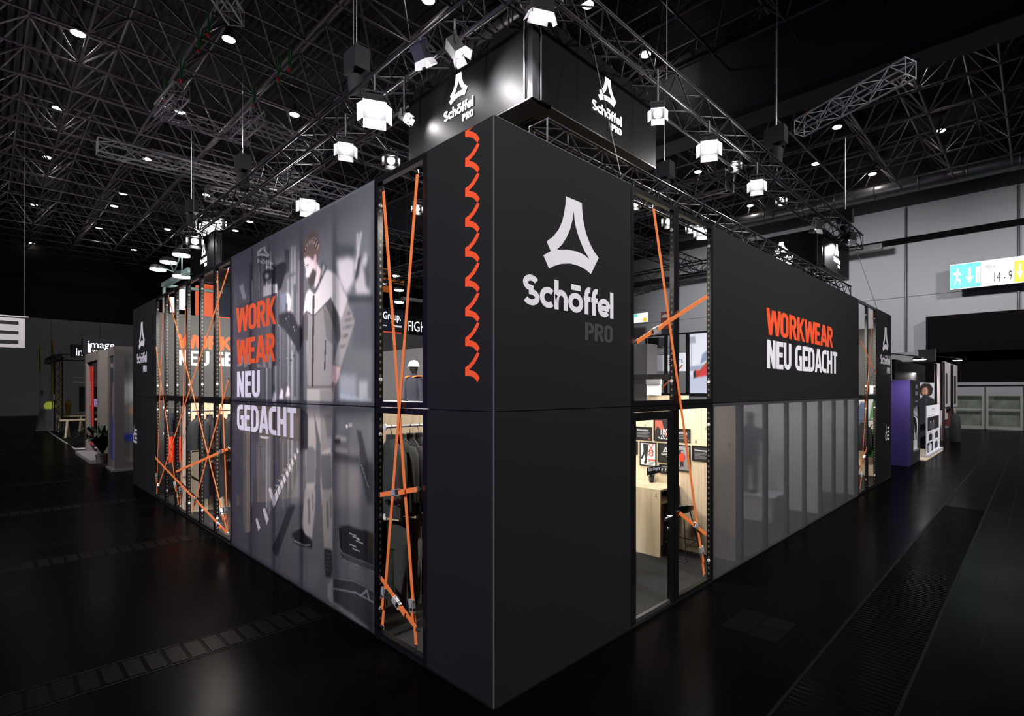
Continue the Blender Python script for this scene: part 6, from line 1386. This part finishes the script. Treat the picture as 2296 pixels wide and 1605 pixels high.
# feather flags, number cards, sign boxes
def flag(x, y0, y1, Y_, label, m):
    b = on_x(x, y1, 0.2); tp = on_x(x, y0, 0.2).z; t = thing('feather_flag', (0.2, b.y, 0), label, 'flag'); pts = [(0.2, b.y - 0.5, 0.0), (0.2, b.y - 0.5, tp - 1.0), (0.2, b.y - 0.2, tp - 0.25), (0.2, b.y + 0.5, tp)]
    mb = MB(); mb.path(pts, 0.035); mb.build('pole', m, t)
    mb = MB(); mb.prism([(0.2, b.y - 0.45, b.z), (0.2, b.y + 0.9, b.z), (0.2, b.y + 1.1, tp - 0.8), (0.2, b.y + 0.5, tp - 0.05), (0.2, b.y - 0.2, tp - 0.35), (0.2, b.y - 0.45, tp - 1.0)], (0, 0, 0), (0.01, 0, 0)); mb.build('cloth', 'navy_board', t)
flag(90, 770, 833, 0, 'feather flag with yellow edge above the truss stand', 'yellow_steel'); flag(118, 757, 792, 0, 'smaller feather flag behind the truss stand', 'yellow_steel')
for (x, y, lb) in ((117, 890, 'white number card on the black truss tower'), (94, 880, 'white number card at the far end of the truss stand')): rx('number_card', x - 4, y - 6, x + 4, y + 6, -0.1, 'white_paint', None, 0.02, label=lb, cat='card')
rack = tower(0.4, on_x(85, 0, 0).y, 4.2, 'truss_silver', 'silver lattice rack at the far end of the truss stand', 0.6)
def sign_box(x0, y0, x1, y1, Y, label):
    a, b = on_y(x0, y1, Y), on_y(x1, y0, Y); t = thing('sign_box', (a.x, Y, a.z), label, 'sign'); box_obj('box', (a.x, Y, a.z), (b.x, Y + 0.6, b.z), 'navy_dim', t); return t, a, b
mat('navy_dim', (0.012, 0.016, 0.022), 0.6)
t, a, b = sign_box(186, 762, 276, 794, 33.0, 'dark hanging sign box with white image workwear lettering')
w_, h_ = b.x - a.x, b.z - a.z; P = zplace(place_R(33.0, a.x), a.z); bfont('lettering', 'image', P, 0.12 * w_, 0.42 * h_, h_ * 0.62, 'white_lit', t, 0.02, 0.66 * w_); bfont('lettering', 'WORKWEAR', P, 0.22 * w_, 0.12 * h_, h_ * 0.26, 'white_lit', t, 0.02, 0.66 * w_)
flat('lettering', [[(0.12 * w_, 0.12 * h_), (0.19 * w_, 0.12 * h_), (0.19 * w_, 0.62 * h_), (0.12 * w_, 0.62 * h_)]], P, 'white_lit', t, 0.02)
t, a, b = sign_box(160, 773, 186, 800, 40.0, 'smaller dark sign box with a white letter i'); w_, h_ = b.x - a.x, b.z - a.z; P = zplace(place_R(40.0, a.x), a.z); bfont('lettering', 'in', P, 0.4 * w_, 0.12 * h_, h_ * 0.9, 'white_lit', t, 0.02, 0.55 * w_)
a, b = on_y(-40, 778, 26.0), on_y(56, 711, 26.0); t = thing('letter_banner', (a.x, 26, a.z), 'white hanging banner with a big black E at the left edge', 'banner'); mat('banner_dim', (0.62, 0.6, 0.62), 0.7); mat('banner_print', (0.008, 0.008, 0.008), 0.7)
ry('cloth', -40, 711, 56, 778, 26.0, 'banner_dim', t, 0.02); ry('letter_stem', -14, 719, -4, 770, 25.985, 'banner_print', t, 0.01)
for (p, q) in ((719, 726), (741, 748), (762, 770)): ry('letter_bar', -4, p, 41, q, 25.985, 'banner_print', t, 0.01)
tube_obj('bar', (a.x, 26.0, b.z), (b.x + 0.1, 26.0, b.z), 0.03, 'truss_silver', t); tube_obj('hanger_wire', (b.x, 26.0, b.z), (b.x, 26.0, 17), 0.004, 'truss_silver', t)

# --- stands seen over and through the left wall (beyond the back of the stand)
t = thing('suspended_sign', on_y(852, 750, 24), 'grey suspended sign reading aGroup with red stripes', 'sign'); ry('board', 820, 690, 916, 746, 24, 'navy_board', t, 0.6); ry('red_stripe', 820, 742, 900, 747, 23.98, 'poster_lit', t, 0.02) if mat('poster_lit', (1, 0.09, 0.06), 0.5, emit=0.5) else None; ry('red_stripe', 820, 751, 880, 756, 24.2, 'poster_lit', t, 0.02)
P = place_R(24); a = on_y(852, 714, 24); b = on_y(898, 714, 24); bfont('lettering', 'aGroup.', P, a.x, a.z, 0.62, 'white_lit', t, 0.02, b.x - a.x)
a = on_y(883, 733, 24); bfont('lettering', 'WORKWEAR', P, a.x, a.z, 0.15, 'white_lit', t, 0.02, 0.5); a = on_y(855, 730, 24); bfont('lettering', 'vpro', P, a.x, a.z, 0.15, 'white_lit', t, 0.02, 0.3)
t = thing('suspended_sign', on_y(915, 743, 27), 'backlit suspended lettering starting with FIGH', 'sign'); ry('board', 913, 712, 990, 746, 27.05, 'panel', t, 0.3); a = on_y(915, 741, 27); b = on_y(950, 741, 27); bfont('lettering', 'FIGH', place_R(27.05), a.x, a.z, 0.95, 'white_lit', t, 0.02, (b.x - a.x) * 1.15)
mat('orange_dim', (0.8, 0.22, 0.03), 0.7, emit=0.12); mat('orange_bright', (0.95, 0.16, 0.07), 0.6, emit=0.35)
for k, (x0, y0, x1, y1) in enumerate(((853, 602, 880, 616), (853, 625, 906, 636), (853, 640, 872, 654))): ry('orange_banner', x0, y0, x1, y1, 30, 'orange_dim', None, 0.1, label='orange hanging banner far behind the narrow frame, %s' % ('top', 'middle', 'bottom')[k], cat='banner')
for k, (x, y) in enumerate(((889, 620), (894, 652), (895, 679), (857, 637))):
    c = on_y(x, y, 26); t = thing('round_lamp', c, 'round white lamp of a stand behind the narrow frame, %s one' % ('top', 'middle', 'lowest', 'left')[k], 'lamp'); mb = MB(); mb.smooth = True; mb.lathe([(0.05, 0.25), (0.28, 0.2), (0.3, 0.05)], c, 14); mb.build('shade', 'bell_grey', t); mb = MB(); mb.lathe([(0.28, 0.05), (0.26, 0.0), (0.02, -0.02)], c, 14); mb.build('lens', 'lamp_glow_cool', t); tube_obj('stem', c + Vector((0, 0, 0.25)), (c.x, c.y, 12), 0.015, 'black_metal', t)
ry('ceiling_beam', 905, 668, 950, 675, 22, 'light_board', None, 0.3, label='pale suspended beam behind the narrow frame', cat='beam')
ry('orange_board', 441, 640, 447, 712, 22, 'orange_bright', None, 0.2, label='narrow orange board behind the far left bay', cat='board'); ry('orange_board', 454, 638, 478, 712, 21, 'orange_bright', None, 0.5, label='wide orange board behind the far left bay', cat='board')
ry('navy_backdrop', 488, 640, 560, 714, 20, 'navy_board', None, 0.2, label='navy blue board right of the orange one', cat='board'); 
for (nm_, x_, Y_, z_) in (('a', 855, 24.3, 690), ('b', 912, 24.3, 690)):
    p_ = on_y(x_, z_, Y_); tube_obj('sign_hanger', p_, (p_.x, p_.y, 17.0), 0.01, 'duct_grey', None, label='thin rod holding the aGroup sign, %s one' % ('left' if nm_ == 'a' else 'right'), cat='rod')
ry('orange_strip', 488, 713, 560, 718, 19.9, 'poster_lit', None, 0.1, label='thin orange strip under the navy board', cat='strip'); ry('grey_canopy', 455, 612, 560, 639, 19.5, 'grey_board', None, 0.2, label='grey canopy board above the orange one', cat='board')
mat('pale_beam', (0.35, 0.5, 0.48), 0.5)
a, b = on_x(368, 644, 0.6), on_x(428, 597, 0.6); mb = MB(); p0, p1 = Vector((0.6, 27, 0)), Vector((0.6, 17.2, 0)); p0 = on_x(368, 640, 1.4); p1 = on_x(428, 605, 1.4)
mb.obox((p0 + p1) / 2, (p1 - p0) / 2, (0.08, 0, 0), (0, 0, 0.07)); t = thing('canopy_frame', p0, 'pale green canopy frame above the far left bay', 'frame'); mb.build('beam', 'pale_beam', t)
tube_obj('post', (p0.x, p0.y, 0), p0, 0.05, 'pale_beam', t); pq = on_y(415, 648, p0.y); tube_obj('crossbar', p0, (p0.x + 1.8, p0.y, p0.z), 0.06, 'pale_beam', t)
for k, (x, y) in enumerate(((407, 574), (378, 590), (354, 606), (408, 622))):
    c = on_x(x, y, 1.4); t = thing('round_lamp', c, 'round greenish-white lamp on the canopy frame, %s' % ('nearest', 'middle one', 'farthest', 'lowest')[k], 'lamp'); mb = MB(); mb.smooth = True; mb.lathe([(0.04, 0.22), (0.2, 0.18), (0.27, 0.04)], c, 14); mb.build('shade', 'bell_grey', t); mb = MB(); mb.lathe([(0.25, 0.05), (0.24, 0.0), (0.02, -0.03)], c, 14); mb.build('lens', 'lamp_glow_cool', t); tube_obj('bracket', c + Vector((0, 0, 0.15)), p0.lerp(p1, 0.3 + 0.2 * k) if k < 3 else (c.x, c.y, c.z + 1), 0.02, 'pale_beam', t)
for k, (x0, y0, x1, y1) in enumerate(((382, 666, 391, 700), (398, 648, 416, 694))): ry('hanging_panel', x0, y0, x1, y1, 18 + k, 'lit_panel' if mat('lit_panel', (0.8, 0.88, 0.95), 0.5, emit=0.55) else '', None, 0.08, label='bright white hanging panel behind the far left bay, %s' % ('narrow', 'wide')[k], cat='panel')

# --- bright stand seen through the door bay, beyond the right end wall
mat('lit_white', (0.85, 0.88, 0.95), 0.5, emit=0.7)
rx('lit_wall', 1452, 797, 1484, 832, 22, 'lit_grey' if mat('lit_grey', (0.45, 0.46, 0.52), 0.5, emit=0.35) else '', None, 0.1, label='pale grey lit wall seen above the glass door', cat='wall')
t = thing('lit_wall', on_x(1498, 832, 21.8), 'white lit wall with small pictures seen above the glass door', 'wall'); rx('board', 1487, 793, 1512, 832, 21.8, 'lit_white', t, 0.1)
for k in range(8): rx('picture', 1493 + (k % 2) * 6, 802 + (k // 2) * 4.5, 1497 + (k % 2) * 6, 804.5 + (k // 2) * 4.5, 21.78, ('poster_dark', 'navy_board', 'poster_red')[k % 3], t, 0.02)
t = thing('lit_wall', on_x(1528, 830, 21.6), 'white lit wall with dark letters EL seen above the door', 'wall'); rx('board', 1519, 791, 1536, 832, 21.6, 'lit_white', t, 0.1); a = on_x(1521, 814, 21.6); b = on_x(1535, 814, 21.6); bfont('lettering', 'EL', place_L(21.6), -a.y, a.z, 0.3, 'sign_text', t, 0.02, a.y - b.y)
def lit_scene(cv):
    cv.c[:] = (236, 240, 252); cv.poly([(0, 0), (1, 0), (1, 0.3), (0, 0.32)], (200, 206, 226), 4); cv.poly([(0.0, 0.38), (1, 0.42), (1, 0.5), (0, 0.46)], (170, 178, 204), 3); cv.poly([(0.4, 0.28), (0.9, 0.3), (1, 0.5), (0.8, 0.48), (0.6, 0.4), (0.35, 0.4)], (224, 70, 78), 1); cv.poly([(0.3, 0.26), (0.42, 0.28), (0.4, 0.4), (0.28, 0.38)], (60, 60, 70), 1)
    cv.poly([(0.1, 0.85), (0.4, 0.85), (0.38, 0.96), (0.12, 0.96)], (170, 176, 184), 1); cv.poly([(0.18, 0.4), (0.22, 0.4), (0.22, 0.85), (0.18, 0.85)], (160, 168, 190), 1); cv.poly([(0.6, 0.5), (0.9, 0.55), (0.95, 0.72), (0.7, 0.66)], (150, 160, 186), 3)
t = thing('lit_photo_wall', on_x(1565, 880, 20), 'large bright photo wall seen right of the strap above the door', 'wall'); rx('board', 1541, 748, 1590, 884, 20.02, 'white_paint', t, 0.1); wall_print(t, 'print', 1541, 748, 1590, 884, 'x', 20, lit_scene, 'glow_print')
rx('dark_speaker', 1452, 757, 1477, 780, 18.5, 'frame_black', None, 0.6, label='black loudspeaker box seen above the glass door', cat='speaker')
truss(on_x(1450, 785, 19), on_x(1512, 787, 19), 0.35, 'truss_silver', 'silver truss of the bright stand seen above the door', 'silver_truss', parts=False)
t = thing('direction_sign', on_x(1422, 722, 40), 'small lit direction sign seen between corner panel and strap', 'sign'); rx('box', 1405, 703, 1450, 723, 40, 'screen_glow', t, 0.2); rx('green_field', 1422, 704, 1430, 711, 39.97, 'sign_green', t, 0.02); rx('yellow_field', 1442, 712, 1450, 721, 39.97, 'sign_yellow', t, 0.02)
mat('rust_red', (0.16, 0.03, 0.025), 0.6); mat('cream', (0.5, 0.47, 0.4), 0.6)
t = thing('wall_notice', on_x(1490, 737, 42.5), 'dark red wall notice with pale half round seen above the door', 'notice'); rx('board', 1482, 699, 1500, 738, 42.5, 'rust_red', t, 0.1); a = on_x(1491, 712, 42.5); flat('half_round', [[(-a.y + p[0], a.z + p[1]) for p in arc(0, 0, 0.36, 0.36, 0, 180, 12)]], place_L(42.5), 'cream', t, 0.02); flat('arrow', [[(-a.y - 0.2, a.z - 0.5), (-a.y + 0.2, a.z - 0.5), (-a.y, a.z - 0.9)]], place_L(42.5), 'cream', t, 0.02)
box_obj('gantry_beam', (40.5, 5, 12.9), (41.0, 60, 13.3), 'truss_black', None, label='black gantry beam along the right end wall', cat='beam')

# --- violet stand on the right aisle
cn = on_z(2040, 1046, 0); zp = 3.05
s = thing('violet_booth', cn, 'violet and grey display booth on the right aisle', 'stand')
yl = 6.5; xr = on_y(2063, 0, cn.y).x
mat('plum_grey', (0.03, 0.028, 0.034), 0.6)
box_obj('side_wall', (cn.x, cn.y, 0), (cn.x + 0.06, yl, zp), 'purple_board', s)
nx0, nx1 = on_y(2048, 0, cn.y).x, on_y(2061, 0, cn.y).x; nz0, nz1 = on_y(2055, 1008, cn.y).z, on_y(2055, 913, cn.y).z
for (a, b) in (((cn.x + 0.06, 0.014), (nx0, zp)), ((nx1, 0.014), (xr, zp)), ((nx0, 0.014), (nx1, nz0)), ((nx0, nz1), (nx1, zp))): box_obj('front_wall', (a[0], cn.y, a[1]), (b[0], cn.y + 0.06, b[1]), 'plum_grey', s)
mat('niche_white', (0.75, 0.75, 0.78), 0.5, emit=0.12)
box_obj('niche_back', (nx0, cn.y + 0.5, nz0), (nx1, cn.y + 0.54, nz1), 'niche_white', s); box_obj('niche_floor', (nx0, cn.y, nz0 - 0.05), (nx1, cn.y + 0.5, nz0), 'niche_white', s); box_obj('niche_side', (nx1, cn.y + 0.06, nz0), (nx1 + 0.03, cn.y + 0.5, nz1), 'niche_white', s)
for k, (v, wd_) in enumerate(((2.75, 0.4), (2.5, 0.5), (2.25, 0.55), (2.05, 0.25), (1.9, 0.5))): xm = (nx0 + nx1) / 2; box_obj('lettering', (xm - wd_ / 2, cn.y - 0.004, v), (xm + wd_ / 2, cn.y, v + (0.14 if k < 2 else 0.05)), 'light_board', s)
for k in range(3): jacket(nx0 + 0.25 + 0.22 * k, cn.y + 0.25, nz1 - 0.1, HP + 0.3, 'cloth_black' if k != 1 else 'white_paint', 'coat in the niche of the violet booth, %s' % JO[k], 0.9, 0.25)
zf0, zf1 = on_y(2040, 855, cn.y + 0.5).z, on_y(2050, 798, cn.y + 0.5).z
box_obj('dark_fascia', (cn.x + 0.3, cn.y + 0.5, zp + 0.02), (xr + 5.0, cn.y + 0.6, on_y(2060, 808, cn.y).z), 'panel_joint', None, label='black cloth fascia above the violet booth', cat='fascia')
fx = on_y(2058, 0, cn.y + 3).x; t = thing('white_fascia', (20.5, cn.y + 0.5, 4.0), 'white fascia box above the violet booth', 'fascia'); rx('front', 1996, 790, 2058, 811, 20.5, 'white_paint', t, 0.1); rx('side', 2058, 783, 2098, 811, 27.5, 'light_board', t, 0.1)
xe = on_y(2097, 0, cn.y + 0.9).x
def afro(cv):
    cv.c[:] = (206, 204, 216); cv.poly([(0, 0), (0.9, 0), (1, 0.55), (0.85, 0.6), (0.55, 0.66), (0.3, 0.66), (0, 0.6)], (42, 42, 46), 1)
    for k in range(9): cv.poly([(0, 0.05 * k + 0.02), (0.95, 0.05 * k), (0.95, 0.05 * k + 0.008), (0, 0.05 * k + 0.03)], (70, 70, 74), 1, 0.7)
    cv.poly([(0.46 + 0.4 * math.cos(q) * (1 + 0.06 * math.sin(7 * q)), 0.82 + 0.17 * math.sin(q)) for q in np.linspace(0, 6.28, 40)], (46, 36, 34), 2); cv.poly([(0.38 + 0.18 * math.cos(q), 0.78 + 0.11 * math.sin(q)) for q in np.linspace(0, 6.28, 24)], (176, 130, 108), 1)
    cv.poly([(0.28, 0.8), (0.34, 0.81), (0.34, 0.795), (0.28, 0.79)], (40, 30, 28)); cv.poly([(0.42, 0.8), (0.5, 0.81), (0.5, 0.795), (0.42, 0.79)], (40, 30, 28)); cv.poly([(0.34, 0.715), (0.44, 0.72), (0.4, 0.7)], (130, 60, 56)); cv.poly([(0.2, 0.6), (0.56, 0.6), (0.54, 0.7), (0.24, 0.7)], (36, 36, 40), 1)
t = thing('photo_wall', on_y(2080, 935, cn.y + 1.6), 'large photo of a person with curly hair in a padded jacket', 'photo'); wall_print(t, 'print', 2058, 858, 2096, 948, 'y', cn.y + 1.6, afro, 'glow_print'); ry('backing', 2056, 857, 2099, 1030, cn.y + 1.62, 'violet_dark', t, 0.06)
rail((xr + 0.3, cn.y + 1.2, 1.5), (xr + 3.2, cn.y + 1.2, 1.5), 'pine coloured rail with clothes below the curly hair photo', 'pine')
for k in range(6): jacket(xr + 0.7 + 0.4 * k, cn.y + 1.2, 1.5, HP + 0.2, ('cloth_navy', 'cloth_lilac' if mat('cloth_lilac', (0.25, 0.18, 0.3), 0.8) else '', 'cloth_navy', 'cloth_navy', 'cloth_navy', 'cloth_black')[k], 'garment below the curly hair photo, %s on the rail' % JO[k], 0.75, 0.22, 'garments below the curly hair photo')
box_obj('stand_floor', (xr, cn.y - 0.2, 0), (xr + 4.6, cn.y + 1.6, 0.03), 'pine', None, label='pale wood floor in front of the curly hair photo', cat='floor mat')
def rollup(cv):
    cv.c[:] = (238, 236, 242); D = (30, 30, 34)
    for (a, b, c, d) in ((0.06, 0.47, 0.94, 0.76), (0.06, 0.25, 0.56, 0.45), (0.6, 0.25, 0.94, 0.45), (0.06, 0.03, 0.46, 0.23), (0.52, 0.03, 0.94, 0.23)): cv.poly([(a, b), (c, b), (c, d), (a, d)], D if (a, b) in ((0.06, 0.47), (0.06, 0.03)) else (206, 206, 212))
    for (x, y, t) in ((0.3, 0.49, (60, 60, 66)), (0.5, 0.49, (74, 74, 80)), (0.28, 0.26, (34, 34, 38)), (0.75, 0.26, (48, 48, 54)), (0.24, 0.04, (206, 206, 212)), (0.72, 0.04, (56, 62, 82))):
        cv.poly([(x - 0.11, y), (x + 0.11, y), (x + 0.13, y + 0.12), (x + 0.05, y + 0.15), (x - 0.05, y + 0.15), (x - 0.13, y + 0.12)], t); cv.poly([(x - 0.04, y + 0.15), (x + 0.04, y + 0.15), (x + 0.04, y + 0.185), (x - 0.04, y + 0.185)], (190, 160, 146))
    cv.poly([(0.36, 0.9), (0.64, 0.9), (0.64, 0.92), (0.36, 0.92)], (150, 146, 180)); cv.poly([(0.3, 0.87), (0.7, 0.87), (0.7, 0.878), (0.3, 0.878)], (180, 178, 196)); cv.poly([(0.1, 0.78), (0.5, 0.78), (0.5, 0.79), (0.1, 0.79)], (110, 110, 120))
ru = on_z(2090, 1018, 0); t = thing('roll_up_banner', ru, 'white roll-up banner with fashion photos on the right aisle', 'banner')
wall_print(t, 'print', 2077, 908, 2106, 1012, 'y', ru.y, rollup, 'glow_print_soft' if (attr_mat('glow_print_soft', emit=0.3) or True) else ''); ry('sheet', 2077, 908, 2106, 1012, ru.y, 'white_paint', t, 0.02)  # banner's brightness is put into its print as emission
a, b = on_y(2075, 1018, ru.y), on_y(2108, 1012, ru.y); box_obj('base_box', (a.x, ru.y - 0.12, 0), (b.x, ru.y + 0.12, 0.11), 'truss_silver', t)
# tall textile panels further along
mat('textile_pale', (0.8, 0.66, 0.68), 0.7); mat('textile_photo', (0.6, 0.54, 0.55), 0.7)
for k, (x0, x1, y0, y1, yy) in enumerate(((2099, 2113, 815, 1005, 0.5), (2116, 2131, 812, 1000, 0.35), (2135, 2147, 818, 990, 0.35))):
    X = on_y(x0, 0, cn.y + yy).x; t = thing('textile_panel', (X, cn.y, 0), 'tall pale textile panel on the right aisle, %s from the violet booth' % JO[k], 'panel', 'tall textile panels on the right aisle')
    za, zb_ = on_y(x0, 1010 - 6 * k, cn.y + yy).z, on_y(x0, y0, cn.y + yy).z
    ry('cloth', x0, y0, x1, 1008 - 8 * k if k == 0 else 912, cn.y + yy, 'textile_pale' if k == 0 else 'textile_photo', t, 0.08)
    if k: ry('figure_print', x0 + 4.5, y0 + 25, x0 + 8.5, 905, cn.y + yy - 0.01, 'plum_grey', t, 0.008); ry('lower_board', x0 + 1, 915, x1 - 3, 940, cn.y + yy + 0.3, 'textile_pale', t, 0.05)
    tube_obj('pole', (X - 0.1, cn.y + yy, 0), (X - 0.1, cn.y + yy, zb_), 0.06, 'truss_black', t)
for k in range(4): jacket(on_y(2118 + 2.5 * k, 0, cn.y + 0.8).x, cn.y + 0.8, 1.75, HP + 0.2, ('rust_red', 'cloth_grey', 'cloth_black', 'rust_red')[k], 'coat hanging under the textile panels, %s' % JO[k], 1.0, 0.25, 'coats under the textile panels')
mb = MB(); mb.smooth = True; c = on_z(2142, 990, 0); c.z = 0; mb.rings(limb_rings([((c.x, c.y, 0.0), 0.22, 0.22), ((c.x, c.y, 0.8), 0.25, 0.25), ((c.x, c.y, 1.3), 0.2, 0.2), ((c.x, c.y, 1.5), 0.08, 0.08)])); mb.build('covered_rack', 'cloth_black', label='clothes rack under a black cover by the textile panels', cat='rack')
for k, (x, y, Y_) in enumerate(((2062, 806, cn.y), (2147, 808, cn.y))):
    c = on_y(x, y, Y_ - 0.4); t = thing('arm_spotlight', c, 'small spotlight on an arm, %s' % ('above the violet booth', 'above the last textile panel')[k], 'lamp'); mb = MB(); mb.smooth = True; mb.lathe([(0.05, 0.12), (0.2, 0.06), (0.22, 0.0)], c, 12); mb.build('shade', 'lamp_body', t); mb = MB(); mb.lathe([(0.2, 0.01), (0.18, -0.01), (0.02, -0.02)], c, 12); mb.build('lens', 'lamp_glow', t); tube_obj('arm', c + Vector((0, 0, 0.1)), (c.x, cn.y + 0.5, c.z + 0.25), 0.02, 'lamp_body', t)
    light('SPOT', 'arm_light', c + Vector((0, 0, -0.1)), 220, (1, 0.95, 0.9), c + Vector((0, 0.6, -2)), 0.1, 120, 0.8)
light('AREA', 'violet_booth_lamp', (xr + 2.2, cn.y + 0.4, 3.4), 60, (1, 0.96, 0.95), (xr + 2.2, cn.y + 0.9, 0), 0.8)
